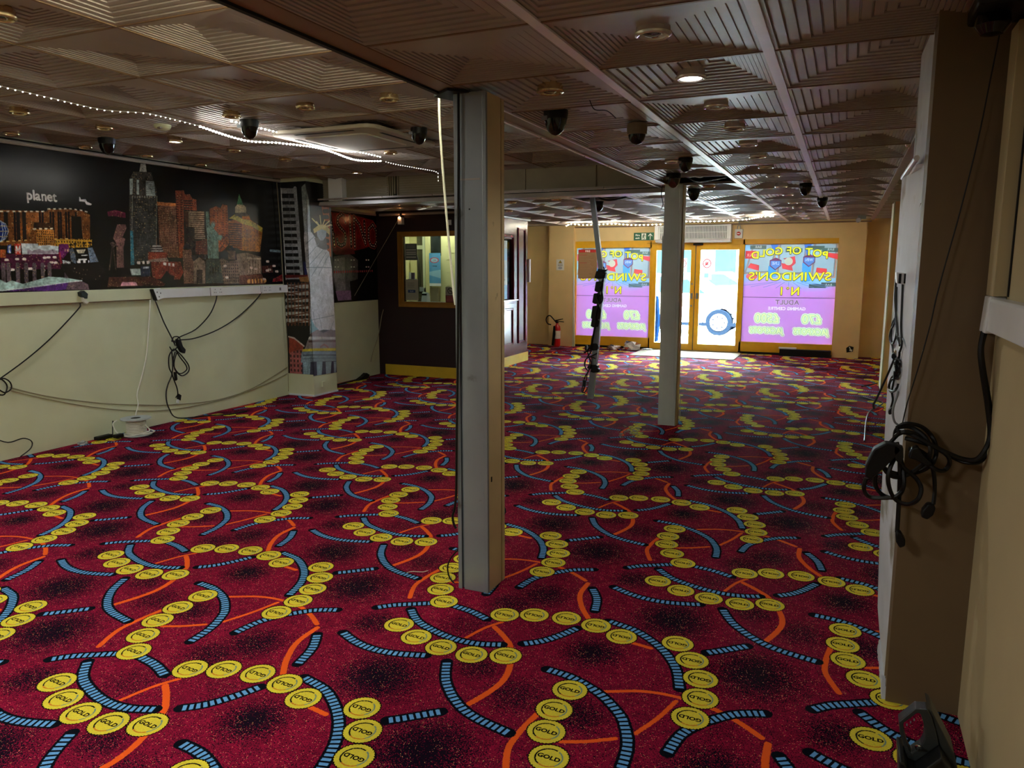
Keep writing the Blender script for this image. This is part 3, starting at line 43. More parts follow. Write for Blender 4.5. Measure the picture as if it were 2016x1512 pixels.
CABLES={"L1":[[-6.3,4.664,1.345],[-6.3,4.686,1.267],[-6.3,4.651,1.209],[-6.3,4.38,0.981],[-6.3,4.139,0.816],[-6.3,3.893,0.676]],"L1b":[[-6.28,3.881,0.679],[-6.28,3.935,0.689],[-6.28,3.981,0.649],[-6.28,3.984,0.597],[-6.28,3.932,0.571],[-6.28,3.885,0.603]],"L1c":[[-6.29,3.878,0.704],[-6.29,3.932,0.672],[-6.29,3.959,0.617],[-6.29,3.928,0.554],[-6.29,3.872,0.567]],"L2":[[-6.28,5.471,1.308],[-6.28,5.495,1.236],[-6.28,5.566,1.049],[-6.28,5.652,0.877],[-6.28,5.69,0.79]],"L3":[[-6.28,6.299,1.307],[-6.28,6.278,1.225],[-6.28,6.172,1.076],[-6.28,5.97,0.937],[-6.28,5.743,0.87],[-6.28,5.679,0.812]],"L4":[[-6.28,6.994,1.297],[-6.28,6.895,1.211],[-6.28,6.606,1.039],[-6.28,6.29,0.913],[-6.28,5.963,0.846],[-6.28,5.74,0.844],[-6.28,5.662,0.835]],"K1":[[-6.27,5.64,0.837],[-6.27,5.669,0.882],[-6.27,5.734,0.876],[-6.27,5.749,0.827],[-6.27,5.699,0.769],[-6.27,5.645,0.743],[-6.27,5.61,0.788]],"K2":[[-6.27,5.672,0.761],[-6.27,5.757,0.678],[-6.27,5.835,0.573],[-6.27,5.829,0.504],[-6.27,5.74,0.472],[-6.27,5.66,0.541],[-6.27,5.654,0.626],[-6.27,5.694,0.717]],"K3":[[-6.28,5.693,0.748],[-6.28,5.739,0.669],[-6.28,5.811,0.575],[-6.28,5.813,0.521],[-6.28,5.724,0.495],[-6.28,5.664,0.561],[-6.28,5.652,0.647],[-6.28,5.685,0.728]],"K4":[[-6.275,5.664,0.761],[-6.275,5.6,0.695],[-6.275,5.59,0.581],[-6.275,5.617,0.514],[-6.275,5.637,0.448],[-6.275,5.669,0.359],[-6.275,5.676,0.288],[-6.275,5.647,0.255]],"K5":[[-6.28,5.641,0.743],[-6.28,5.643,0.611],[-6.28,5.62,0.493],[-6.28,5.56,0.395],[-6.28,5.531,0.284],[-6.28,5.558,0.152],[-6.28,5.659,0.038],[-6.2,5.95,0.012],[-6.05,6.15,0.008],[-6.0,6.35,0.008]],"W1":[[-6.29,5.434,1.274],[-6.29,5.394,1.02],[-6.29,5.338,0.722],[-6.29,5.259,0.504],[-6.29,5.199,0.361],[-6.29,5.202,0.259],[-6.29,5.171,0.178],[-6.29,5.155,0.13]],"S1":[[-6.323,4.004,0.6],[-6.323,4.346,0.468],[-6.323,4.832,0.329],[-6.323,5.217,0.249],[-6.323,5.645,0.177],[-6.323,6.272,0.129],[-6.323,6.834,0.185],[-6.323,7.437,0.354]],"S2":[[-6.323,4.01,0.573],[-6.323,4.299,0.458],[-6.323,4.725,0.313],[-6.323,5.212,0.189],[-6.323,5.706,0.124],[-6.323,6.424,0.122],[-6.323,7.007,0.19],[-6.323,7.431,0.271]],"FL":[[-6.29,3.781,0.233],[-6.29,3.916,0.153],[-6.29,4.045,0.16],[-6.29,4.116,0.119],[-6.29,4.101,0.06],[-6.29,4.008,0.01]],"V1":[[-6.29,7.359,2.605],[-6.29,7.383,2.047],[-6.29,7.391,1.5],[-6.29,7.404,1.004],[-6.29,7.412,0.563],[-6.29,7.396,0.053]],"B1":[[-6.24,9.603,2.307],[-6.24,9.566,1.777],[-6.24,9.546,1.332],[-6.24,9.576,1.106],[-6.24,9.458,0.886],[-6.24,9.35,0.594],[-6.24,9.208,0.383],[-6.24,9.136,0.227]],"STR":[[-5.88,9.44,2.3],[-6.24,8.786,1.193]],"PW":[[-1.823,3.3,2.407],[-1.822,3.3,2.282],[-1.809,3.3,2.069],[-1.79,3.3,1.829],[-1.77,3.3,1.61],[-1.758,3.3,1.482],[-1.748,3.3,1.412]],"PB":[[-1.647,3.16,2.378],[-1.649,3.16,2.113],[-1.657,3.16,1.656],[-1.665,3.16,1.18],[-1.675,3.16,0.808],[-1.681,3.16,0.527],[-1.691,3.16,0.423],[-1.703,3.16,0.382],[-1.698,3.16,0.343],[-1.684,3.16,0.319]],"PB2":[[-1.692,3.2,0.198],[-1.747,3.22,0.134],[-1.768,3.22,0.084],[-1.76,3.22,0.031],[-1.728,3.22,-0.005]],"R1":[[0.432,2.87,1.39],[0.427,2.88,1.335],[0.436,2.867,1.267],[0.459,2.861,1.165],[0.477,2.875,1.058],[0.474,2.878,1.0],[0.453,2.863,0.958],[0.417,2.864,0.949],[0.382,2.879,0.956],[0.329,2.874,0.985],[0.276,2.86,1.006],[0.225,2.869,1.014]],"R2":[[0.423,2.849,1.391],[0.417,2.835,1.332],[0.427,2.832,1.264],[0.453,2.847,1.153],[0.469,2.846,1.056],[0.457,2.831,1.005],[0.436,2.836,0.969],[0.402,2.85,0.963],[0.357,2.841,0.979],[0.298,2.83,1.008],[0.241,2.841,1.035],[0.196,2.85,1.038]],"Ra":[[0.194,2.887,1.008],[0.198,2.879,1.04],[0.22,2.851,1.068],[0.266,2.866,1.061],[0.302,2.89,1.03],[0.32,2.868,0.994],[0.317,2.85,0.95],[0.297,2.877,0.912],[0.249,2.888,0.884],[0.194,2.859,0.89],[0.156,2.855,0.917],[0.152,2.885,0.944],[0.175,2.881,0.992]],"Rb":[[0.194,2.853,1.022],[0.22,2.83,1.044],[0.261,2.852,1.03],[0.293,2.869,1.002],[0.316,2.843,0.996],[0.35,2.832,0.976],[0.364,2.862,0.942],[0.352,2.864,0.916],[0.324,2.834,0.921],[0.298,2.84,0.94],[0.28,2.868,0.961],[0.239,2.856,0.982]],"Rc":[[0.202,2.88,0.973],[0.166,2.886,0.93],[0.143,2.856,0.889],[0.145,2.857,0.836],[0.176,2.887,0.797],[0.215,2.878,0.799],[0.231,2.851,0.848],[0.226,2.867,0.903],[0.21,2.89,0.964]],"Rd":[[0.208,2.858,0.971],[0.184,2.829,0.915],[0.181,2.825,0.864],[0.206,2.855,0.8],[0.247,2.852,0.785],[0.275,2.822,0.815],[0.283,2.833,0.852],[0.266,2.859,0.88],[0.224,2.842,0.917],[0.2,2.82,0.964]],"Re":[[0.113,2.855,0.863],[0.108,2.859,0.823],[0.128,2.888,0.788],[0.169,2.876,0.791],[0.212,2.85,0.812],[0.233,2.869,0.851],[0.219,2.89,0.927]],"Rf":[[0.254,2.883,0.984],[0.293,2.876,0.96],[0.309,2.856,0.937],[0.322,2.867,0.892],[0.33,2.885,0.836],[0.328,2.869,0.791]],"Rg":[[0.201,2.879,0.995],[0.211,2.865,0.954],[0.218,2.862,0.881],[0.223,2.877,0.771],[0.225,2.876,0.672]],"Rh":[[0.208,2.831,1.043],[0.192,2.858,1.014],[0.169,2.867,0.972],[0.158,2.837,0.925],[0.188,2.836,0.884],[0.234,2.866,0.882],[0.282,2.86,0.926],[0.301,2.831,0.979],[0.286,2.845,1.025],[0.241,2.87,1.053],[0.195,2.85,1.052]],"RT":[[0.215,2.9,1.052],[0.225,2.9,1.131],[0.248,2.9,1.247],[0.275,2.9,1.405],[0.29,2.9,1.524],[0.332,2.9,1.773],[0.364,2.9,1.995],[0.383,2.9,2.18],[0.397,2.9,2.321]],"RS":[[0.201,3.0,1.157],[0.198,3.0,1.135],[0.191,3.0,1.105],[0.189,3.0,1.075],[0.197,3.0,1.045],[0.21,3.0,1.033],[0.215,3.0,1.028]],"Q1":[[0.19,3.41,1.549],[0.19,3.409,1.484],[0.196,3.353,1.403],[0.203,3.289,1.334],[0.209,3.229,1.299]],"Q2":[[0.205,3.268,1.537],[0.207,3.247,1.45],[0.209,3.23,1.371],[0.213,3.186,1.311],[0.21,3.218,1.276]],"Q3":[[0.192,3.396,1.518],[0.195,3.368,1.394],[0.186,3.45,1.337],[0.186,3.454,1.302],[0.193,3.385,1.283],[0.197,3.344,1.245]],"Q4":[[0.194,3.378,1.393],[0.189,3.423,1.365],[0.188,3.429,1.313],[0.194,3.37,1.293],[0.2,3.315,1.34],[0.196,3.355,1.386]],"Q5":[[0.209,3.206,1.277],[0.209,3.231,1.25],[0.2,3.283,1.235],[0.203,3.258,1.21],[0.212,3.203,1.205],[0.209,3.206,1.18],[0.197,3.3,1.158],[0.193,3.383,1.121],[0.197,3.336,1.102],[0.207,3.202,1.132],[0.212,3.187,1.158]],"Q6":[[0.209,3.212,1.26],[0.205,3.268,1.229],[0.211,3.177,1.224],[0.208,3.21,1.195],[0.198,3.342,1.161],[0.191,3.382,1.112],[0.2,3.28,1.114],[0.21,3.213,1.138]],"Q7":[[0.207,3.251,1.248],[0.213,3.189,1.239],[0.207,3.25,1.215],[0.205,3.265,1.188],[0.202,3.296,1.142],[0.2,3.313,1.106],[0.204,3.281,1.078],[0.2,3.32,1.035]],"Q8":[[0.199,3.324,1.235],[0.193,3.384,1.194],[0.17,3.46,1.099],[0.151,3.46,1.044],[0.144,3.46,1.026],[0.148,3.46,1.007]],"QF":[[0.3,10.1,0.01],[0.42,9.9,0.01],[0.5,9.7,0.01],[0.33,9.0,0.01],[0.26,7.5,0.01]],"QG":[[0.5,11.4,0.01],[0.42,11.2,0.015],[0.35,11.1,0.01],[0.3,11.0,0.01]],"C1":[[-1.17,3.6,2.385],[-1.16,3.65,2.35],[-1.13,3.75,2.36],[-1.11,3.85,2.34]],"P1":[[-2.613,8.66,1.596],[-2.6,8.68,1.503],[-2.634,8.655,1.402],[-2.654,8.641,1.266],[-2.688,8.67,1.179],[-2.669,8.676,1.042],[-2.693,8.646,0.888],[-2.726,8.648,0.713],[-2.752,8.677,0.587],[-2.784,8.668,0.533],[-2.811,8.641,0.465],[-2.818,8.657,0.392],[-2.794,8.68,0.355]],"P2":[[-2.602,8.63,1.504],[-2.614,8.65,1.368],[-2.63,8.625,1.216],[-2.66,8.611,1.114],[-2.689,8.64,0.992],[-2.699,8.646,0.853],[-2.726,8.616,0.751],[-2.737,8.618,0.611],[-2.787,8.647,0.588],[-2.755,8.638,0.468],[-2.762,8.611,0.348],[-2.803,8.627,0.29],[-2.845,8.65,0.16],[-2.846,8.628,0.092],[-2.804,8.611,0.089],[-2.777,8.637,0.149]],"P3":[[-2.612,8.64,1.402],[-2.669,8.66,1.299],[-2.678,8.635,1.232],[-2.637,8.621,1.165],[-2.611,8.65,1.215],[-2.633,8.656,1.334],[-2.651,8.626,1.351]],"P4":[[-2.661,8.62,0.571],[-2.739,8.64,0.53],[-2.802,8.615,0.486],[-2.806,8.601,0.417],[-2.769,8.63,0.354],[-2.736,8.636,0.452],[-2.755,8.606,0.524],[-2.674,8.608,0.51]],"P5":[[-2.747,8.63,0.662],[-2.777,8.63,0.608],[-2.805,8.63,0.58],[-2.827,8.63,0.571]],"P6":[[-2.778,8.63,0.344],[-2.794,8.63,0.237],[-2.82,8.63,0.129],[-2.834,8.63,0.089]],"P7":[[-2.681,8.6,1.029],[-2.683,8.6,0.943],[-2.704,8.6,0.822],[-2.72,8.6,0.718],[-2.742,8.6,0.647]]}
# ---------------------------------------------------------------- materials
MATS = {}
def mat(name, color=(200,200,200), rough=.6, metal=0.0, noise=0.0, nscale=30, bump=0.0, bscale=200, emit=None, es=0, spec=.5, sheen=0, trans=None, tw=0, alpha=None, stain=None):
    if name in MATS: return MATS[name]
    m = bpy.data.materials.new(name); m.use_nodes = True; nt = m.node_tree; N = nt.nodes; L = nt.links
    b = N['Principled BSDF']; c = c255(color)
    b.inputs['Base Color'].default_value = c; b.inputs['Roughness'].default_value = rough; b.inputs['Metallic'].default_value = metal
    b.inputs['Specular IOR Level'].default_value = spec
    if sheen: b.inputs['Sheen Weight'].default_value = sheen; b.inputs['Sheen Roughness'].default_value = .5
    tcn = N.new('ShaderNodeTexCoord')
    if noise:
        n = N.new('ShaderNodeTexNoise'); n.inputs['Scale'].default_value = nscale; n.inputs['Detail'].default_value = 5
        r = N.new('ShaderNodeMapRange'); r.inputs['From Min'].default_value = .3; r.inputs['From Max'].default_value = .7
        r.inputs['To Min'].default_value = 1-noise; r.inputs['To Max'].default_value = 1+noise*.6
        mx = N.new('ShaderNodeVectorMath'); mx.operation = 'SCALE'; mx.inputs[0].default_value = c[:3]
        L.new(tcn.outputs['Object'], n.inputs['Vector']); L.new(n.outputs['Fac'], r.inputs['Value']); L.new(r.outputs[0], mx.inputs['Scale'])
        last = mx.outputs[0]
        if stain:
            n2 = N.new('ShaderNodeTexNoise'); n2.inputs['Scale'].default_value = stain[1]; n2.inputs['Detail'].default_value = 8
            r2 = N.new('ShaderNodeMapRange'); r2.inputs['From Min'].default_value = stain[2]; r2.inputs['From Max'].default_value = stain[2]+.08
            mm = N.new('ShaderNodeMix'); mm.data_type = 'RGBA'; mm.inputs['B'].default_value = c255(stain[0])
            L.new(tcn.outputs['Object'], n2.inputs['Vector']); L.new(n2.outputs['Fac'], r2.inputs['Value']); L.new(r2.outputs[0], mm.inputs['Factor'])
            L.new(last, mm.inputs['A']); last = mm.outputs['Result']
        L.new(last, b.inputs['Base Color'])
    if bump:
        n = N.new('ShaderNodeTexNoise'); n.inputs['Scale'].default_value = bscale; n.inputs['Detail'].default_value = 3
        bp = N.new('ShaderNodeBump'); bp.inputs['Strength'].default_value = bump; bp.inputs['Distance'].default_value = .003
        L.new(tcn.outputs['Object'], n.inputs['Vector']); L.new(n.outputs['Fac'], bp.inputs['Height']); L.new(bp.outputs[0], b.inputs['Normal'])
    if emit: b.inputs['Emission Color'].default_value = c255(emit); b.inputs['Emission Strength'].default_value = es
    if tw: b.inputs['Transmission Weight'].default_value = tw; b.inputs['IOR'].default_value = 1.45
    MATS[name] = m; return m
def imgmat(name, arr, rough=.4, spec=.5, translucent=0.0, sheen=0, bump=0, alpha=False, coat=0):
    h, w_ = arr.shape[:2]; im = bpy.data.images.new(name, w_, h, alpha=False)
    a = np.ones((h, w_, 4), np.float32); a[..., :3] = np.clip(arr, 0, 1)[::-1] if False else np.clip(arr, 0, 1)
    im.pixels.foreach_set(a.ravel()); im.update(); im.pack()
    m = bpy.data.materials.new(name); m.use_nodes = True; N = m.node_tree.nodes; L = m.node_tree.links; b = N['Principled BSDF']
    t = N.new('ShaderNodeTexImage'); t.image = im; t.extension = 'REPEAT'; L.new(t.outputs[0], b.inputs['Base Color'])
    b.inputs['Roughness'].default_value = rough; b.inputs['Specular IOR Level'].default_value = spec
    if sheen: b.inputs['Sheen Weight'].default_value = sheen; b.inputs['Sheen Roughness'].default_value = .6
    if coat: b.inputs['Coat Weight'].default_value = coat; b.inputs['Coat Roughness'].default_value = .12
    if bump:
        n = N.new('ShaderNodeTexNoise'); n.inputs['Scale'].default_value = 350; n.inputs['Detail'].default_value = 2
        tcn = N.new('ShaderNodeTexCoord'); bp = N.new('ShaderNodeBump'); bp.inputs['Strength'].default_value = bump; bp.inputs['Distance'].default_value = .004
        L.new(tcn.outputs['Object'], n.inputs['Vector']); L.new(n.outputs['Fac'], bp.inputs['Height']); L.new(bp.outputs[0], b.inputs['Normal'])
    if translucent:
        tr = N.new('ShaderNodeBsdfTranslucent'); mx = N.new('ShaderNodeMixShader'); mx.inputs[0].default_value = translucent
        L.new(t.outputs[0], tr.inputs['Color']); L.new(b.outputs[0], mx.inputs[1]); L.new(tr.outputs[0], mx.inputs[2])
        L.new(mx.outputs[0], N['Material Output'].inputs['Surface'])
    return m
# ---------------------------------------------------------------- print canvas (flat prints: carpet, posters, wall graphics)
GLY = {}
def glyph(ch):
    if ch in GLY: return GLY[ch]
    cu = bpy.data.curves.new('g', 'FONT'); cu.body = ch; cu.size = 1; cu.resolution_u = 4
    ob = bpy.data.objects.new('g', cu); col.objects.link(ob); dg = bpy.context.evaluated_depsgraph_get()
    me = bpy.data.meshes.new_from_object(ob.evaluated_get(dg)); me.calc_loop_triangles()
    v = np.array([x.co[:2] for x in me.vertices]) if len(me.vertices) else np.zeros((0, 2)); t = np.array([x.vertices[:] for x in me.loop_triangles], int).reshape(-1, 3)
    wd = (v[:, 0].max() if len(v) else .25)
    bpy.data.objects.remove(ob); bpy.data.curves.remove(cu); bpy.data.meshes.remove(me); GLY[ch] = (v, t, wd+.06); return GLY[ch]
class Canvas:
    def __init__(s, x0, x1, y0, y1, ppm, bg=(0, 0, 0)):
        s.x0, s.y0, s.p = x0, y0, ppm; s.w = max(2, int(abs(x1-x0)*ppm)); s.h = max(2, int((y1-y0)*ppm)); s.sx = 1
        s.a = np.zeros((s.h, s.w, 3), np.float32); s.a[:] = np.array(bg)/255
    def px(s, P): P = np.asarray(P, float); return np.stack([(P[:, 0]-s.x0)*s.p, (P[:, 1]-s.y0)*s.p], 1)
    def box(s, Q, pad=1):
        a = np.floor(Q.min(0)-pad).astype(int); b = np.ceil(Q.max(0)+pad).astype(int)
        x0, y0 = max(a[0], 0), max(a[1], 0); x1, y1 = min(b[0], s.w), min(b[1], s.h)
        if x1 <= x0 or y1 <= y0: return None
        X, Y = np.meshgrid(np.arange(x0, x1)+.5, np.arange(y0, y1)+.5); return x0, x1, y0, y1, X, Y
    def inside(s, Q, X, Y):
        m = np.zeros(X.shape, bool); n = len(Q)
        for i in range(n):
            xa, ya = Q[i]; xb, yb = Q[(i+1) % n]
            if ya == yb: continue
            m ^= ((ya > Y) != (yb > Y)) & (X < (xb-xa)*(Y-ya)/(yb-ya)+xa)
        return m
    def put(s, B, m, c, a=1.0):
        v = s.a[B[2]:B[3], B[0]:B[1]]; v[m] = v[m]*(1-a)+np.array(c, np.float32)/255*a
    def poly(s, P, c, a=1.0, grid=0, rows=False):
        Q = s.px(P); B = s.box(Q)
        if B is None: return
        m = s.inside(Q, B[4], B[5]); s.put(B, m, c, a)
        if grid:
            k = (Q[:, 0].max()-Q[:, 0].min())/grid; d = ((B[4]-Q[0, 0]) % k < k*.45) & ((B[5]-Q[0, 1]) % (k*1.1) < k*.6)
            if rows == 2: d = ((B[4]-Q[0, 0]) % k < k*.62) & ((B[5]-Q[0, 1]) % (k*.9) < k*.62); s.put(B, m & ~d, (200, 165, 125), .55)
            else: s.put(B, m & d, (18, 14, 14), .7)
    def line(s, P, w_, c, a=1.0, dash=0, duty=.5):
        Q = s.px(P); r = w_*s.p/2; acc = 0
        for i in range(len(Q)-1):
            A, Bq = Q[i], Q[i+1]; B = s.box(np.array([A, Bq]), r+2); L = np.hypot(*(Bq-A))
            if B is not None and L > 0:
                d = (Bq-A)/L; t = (B[4]-A[0])*d[0]+(B[5]-A[1])*d[1]; tt = np.clip(t, 0, L)
                m = (B[4]-A[0]-tt*d[0])**2+(B[5]-A[1]-tt*d[1])**2 <= max(r, .6)**2
                if dash: m &= ((tt+acc) % (dash*s.p)) < dash*s.p*duty
                s.put(B, m, c, a)
            acc += L
    def ell(s, x, y, rx, ry, c, a=1.0):
        t = np.linspace(0, 2*math.pi, 33)[:-1]; s.poly(np.stack([x+rx*np.cos(t), y+ry*np.sin(t)], 1), c, a)
    def tris(s, V, T, c, a=1.0):
        Q = s.px(V)
        for t in T:
            q = Q[t]; B = s.box(q)
            if B is None: continue
            ar = (q[1, 0]-q[0, 0])*(q[2, 1]-q[0, 1])-(q[2, 0]-q[0, 0])*(q[1, 1]-q[0, 1])
            if abs(ar) < 1e-9: continue
            X, Y = B[4], B[5]
            f = lambda u, v: ((v[0]-u[0])*(Y-u[1])-(v[1]-u[1])*(X-u[0]))/ar
            s.put(B, (f(q[0], q[1]) >= -.02) & (f(q[1], q[2]) >= -.02) & (f(q[2], q[0]) >= -.02), c, a)
    def text(s, st, x, y, h, c, xs=1.0, mirror=False, arc=0.0, ang=0.0, bold=0, slant=0, a=1.0, serif=False):
        W = sum(glyph(k)[2] for k in st)*h*xs; cx_ = -W/2
        for k in st:
            v, t, wd = glyph(k)
            if len(v):
                P = v.copy(); P[:, 0] = P[:, 0]*h*xs+cx_+P[:, 1]*slant*h; P[:, 1] *= h
                mid = (cx_+wd*h*xs/2)/(W/2+1e-9); P[:, 1] += arc*(1-mid*mid)
                if serif:
                    b0, b1 = v[:, 1].min()*h, v[:, 1].max()*h
                if mirror: P[:, 0] *= -1
                ca, sa = math.cos(ang), math.sin(ang); P = np.stack([x+P[:, 0]*ca-P[:, 1]*sa, y+P[:, 0]*sa+P[:, 1]*ca], 1)
                offs = [(0, 0)] if not bold else [(bold*math.cos(q), bold*math.sin(q)) for q in np.arange(0, 6.28, .785)]+[(0, 0)]
                for ox, oy in offs: s.tris(P+np.array([ox, oy]), t, c, a)
            cx_ += wd*h*xs
    def draw(s, items):
        for k, c, P, w_ in items:
            if k == 'p': s.poly(P, c)
            elif k == 'l': s.line(P, w_, c)
            elif k == 'd': s.line(P, w_, c, dash=.05)
            elif k == 's': s.line(P, w_, c, dash=.042, duty=.5)
            elif k == 'g': s.poly(P, c, grid=w_)
            elif k == 'g2': s.poly(P, c, grid=w_)
            elif k == 'g3': s.poly(P, c, grid=w_, rows=2)
    def photo(s, seed, lights=.02, k_=1.0):
        # printed photograph: uneven tone, grain and small lit windows
        r = np.random.default_rng(seed); h, w_ = s.h, s.w; n = np.zeros((h, w_))
        for k, a in ((48, .18*k_), (16, .18*k_), (5, .2*k_)):
            q = r.random((h//k+3, w_//k+3)); y = np.arange(h)/k; x = np.arange(w_)/k; yi = y.astype(int); xi = x.astype(int); fy = (y-yi)[:, None]; fx_ = (x-xi)[None]
            n += a*((q[yi][:, xi]*(1-fx_)+q[yi][:, xi+1]*fx_)*(1-fy)+(q[yi+1][:, xi]*(1-fx_)+q[yi+1][:, xi+1]*fx_)*fy-.5)*2
        s.a *= (1+n)[..., None]; lum = s.a.mean(2)
        d = r.random((h//3+1, w_//3+1)); d = np.kron(d, np.ones((3, 3)))[:h, :w_]
        m = (d < lights) & (lum > .10) & (lum < .5); s.a[m] = s.a[m]*.3+np.array((.85, .72, .5))*.7
        m = (d > 1-lights*1.2) & (lum > .10) & (lum < .6); s.a[m] *= .35
        s.a = np.clip(s.a, 0, 1).astype(np.float32); s.soften(1)
    def soften(s, n=1):
        for _ in range(n): s.a = (s.a+np.roll(s.a, 1, 0)+np.roll(s.a, -1, 0)+np.roll(s.a, 1, 1)+np.roll(s.a, -1, 1))/5
# ---------------------------------------------------------------- mesh helpers
class MB:
    def __init__(s): s.v = []; s.f = []
    def add(s, V, F):
        n = len(s.v); s.v += [tuple(map(float, p)) for p in V]; s.f += [tuple(i+n for i in f) for f in F]; return s
    def box(s, x0, x1, y0, y1, z0, z1):
        return s.add([(x0,y0,z0),(x1,y0,z0),(x1,y1,z0),(x0,y1,z0),(x0,y0,z1),(x1,y0,z1),(x1,y1,z1),(x0,y1,z1)], [(3,2,1,0),(4,5,6,7),(0,1,5,4),(1,2,6,5),(2,3,7,6),(3,0,4,7)])
    def prism(s, P, ax, a, b):   # polygon P in the plane across axis ax, from a to b
        n = len(P)
        f = (lambda p, t: (t, p[0], p[1])) if ax == 0 else (lambda p, t: (p[0], t, p[1])) if ax == 1 else (lambda p, t: (p[0], p[1], t))
        V = [f(p, a) for p in P]+[f(p, b) for p in P]
        return s.add(V, [tuple(range(n))[::-1], tuple(range(n, 2*n))]+[(i, (i+1) % n, (i+1) % n+n, i+n) for i in range(n)])
    def lathe(s, prof, c=(0, 0, 0), n=20, axis=2):   # prof: (r, h)
        V = []; F = []
        for r, h in prof:
            for k in range(n):
                t = 2*math.pi*k/n; p = (r*math.cos(t), r*math.sin(t), h)
                if axis == 1: p = (p[0], p[2], p[1])
                if axis == 0: p = (p[2], p[0], p[1])
                V.append((p[0]+c[0], p[1]+c[1], p[2]+c[2]))
        for i in range(len(prof)-1):
            for k in range(n): F.append((i*n+k, i*n+(k+1) % n, (i+1)*n+(k+1) % n, (i+1)*n+k))
        F.append(tuple(range(n))[::-1]); F.append(tuple(range((len(prof)-1)*n, len(prof)*n))); return s.add(V, F)
    def tube(s, P, r, n=6, sub=5, smooth=True, closed=False):
        P = [Vector(p) for p in P]; Q = []
        if smooth and len(P) > 2:
            for i in range(len(P)-1):
                p0 = P[max(i-1, 0)]; p1 = P[i]; p2 = P[i+1]; p3 = P[min(i+2, len(P)-1)]
                for k in range(sub):
                    t = k/sub; Q.append(.5*((2*p1)+(p2-p0)*t+(2*p0-5*p1+4*p2-p3)*t*t+(3*p1-p0-3*p2+p3)*t**3))
            Q.append(P[-1])
        else: Q = P
        V = []; F = []; up = None
        for i, q in enumerate(Q):
            d = (Q[min(i+1, len(Q)-1)]-Q[max(i-1, 0)])
            if d.length < 1e-9: d = Vector((0, 0, 1))
            d.normalize()
            if up is None: up = d.orthogonal().normalized()
            up = (up-d*up.dot(d)); up = up.normalized() if up.length > 1e-6 else d.orthogonal().normalized()
            b = d.cross(up)
            for k in range(n):
                t = 2*math.pi*k/n; V.append(q+(up*math.cos(t)+b*math.sin(t))*r)
        for i in range(len(Q)-1):
            for k in range(n): F.append((i*n+k, i*n+(k+1) % n, (i+1)*n+(k+1) % n, (i+1)*n+k))
        F.append(tuple(range(n))[::-1]); F.append(tuple(range((len(Q)-1)*n, len(Q)*n))); return s.add(V, F)
    def build(s, name, m, parent=None, smooth=False, bevel=0, kind=None):
        me = bpy.data.meshes.new(name); me.from_pydata(s.v, [], s.f); me.update()
        b = bmesh.new(); b.from_mesh(me); bmesh.ops.recalc_face_normals(b, faces=b.faces); b.to_mesh(me); b.free()
        me.materials.append(m)
        if smooth:
            for p in me.polygons: p.use_smooth = True
        o = bpy.data.objects.new(name, me); col.objects.link(o)
        if parent is not None: o.parent = parent; o.matrix_parent_inverse = parent_inv(parent)
        if bevel:
            md = o.modifiers.new('bevel', 'BEVEL'); md.width = bevel; md.segments = 2; md.limit_method = 'ANGLE'
        if smooth: md = o.modifiers.new('edges', 'EDGE_SPLIT'); md.split_angle = math.radians(40)
        if kind: o['kind'] = kind
        return o
def parent_inv(p): return Matrix.Translation(-p.location) if p.type == 'EMPTY' or True else Matrix()
def tag(o, label, cat, group=None):
    o['label'] = label; o['category'] = cat
    if group: o['group'] = group
    return o
def thing(name, label, cat, loc=(0, 0, 0), group=None):
    o = bpy.data.objects.new(name, None); col.objects.link(o); o.location = loc; o.empty_display_size = .1; return tag(o, label, cat, group)
def struct(o): o['kind'] = 'structure'; return o
def sempty(name, loc=(0, 0, 0)):
    o = bpy.data.objects.new(name, None); col.objects.link(o); o.location = loc; o['kind'] = 'structure'; return o
def copy_child(src, parent, loc):
    c = src.copy(); col.objects.link(c); c.parent = parent; c.matrix_parent_inverse = Matrix(); c.location = loc; return c
def quad_uv(name, pts, m, parent=None, uv=((0,0),(1,0),(1,1),(0,1)), thick=.003, nrm=(0, 0, 0)):
    # printed sheet of real thickness: front face carries the print
    n = Vector(nrm); P = [Vector(p) for p in pts]; V = [tuple(p) for p in P]+[tuple(p-n*thick) for p in P]
    me = bpy.data.meshes.new(name); me.from_pydata(V, [], [(0,1,2,3),(7,6,5,4),(0,4,5,1),(1,5,6,2),(2,6,7,3),(3,7,4,0)]); me.update()
    ul = me.uv_layers.new(name='UVMap')
    for p in me.polygons:
        for li in p.loop_indices:
            ul.data[li].uv = uv[me.loops[li].vertex_index % 4]
    me.materials.append(m); o = bpy.data.objects.new(name, me); col.objects.link(o)
    if parent is not None: o.parent = parent; o.matrix_parent_inverse = parent_inv(parent)
    return o
# ---------------------------------------------------------------- base materials
M_cream = mat('cream_paint', (208, 212, 178), .6, noise=.06, nscale=3, bump=.15, bscale=60)
M_tan = mat('tan_paint', (232, 202, 146), .6, noise=.07, nscale=2.5, bump=.15, bscale=60)
M_tile = mat('ceiling_tile_paint', (160, 148, 142), .42, noise=.08, nscale=4, bump=.1, bscale=400)
M_void = mat('ceiling_void', (20, 16, 13), .95, noise=.2)
M_strip = mat('ceiling_strip_paint', (222, 214, 222), .35, noise=.04, nscale=8)
M_beam = mat('ceiling_border_board', (128, 98, 76), .5, noise=.08, nscale=5)
M_white = mat('white_plastic', (228, 230, 232), .35, noise=.03, nscale=12)
M_black = mat('black_plastic', (11, 11, 13), .5, spec=.3, noise=.1, nscale=30)
M_cable = mat('black_cable', (10, 10, 11), .45, spec=.35, noise=.1, nscale=60)
M_wcable = mat('white_cable', (220, 218, 205), .45, noise=.05, nscale=60)
M_ccable = mat('painted_cable', (150, 142, 112), .6, noise=.08, nscale=40)
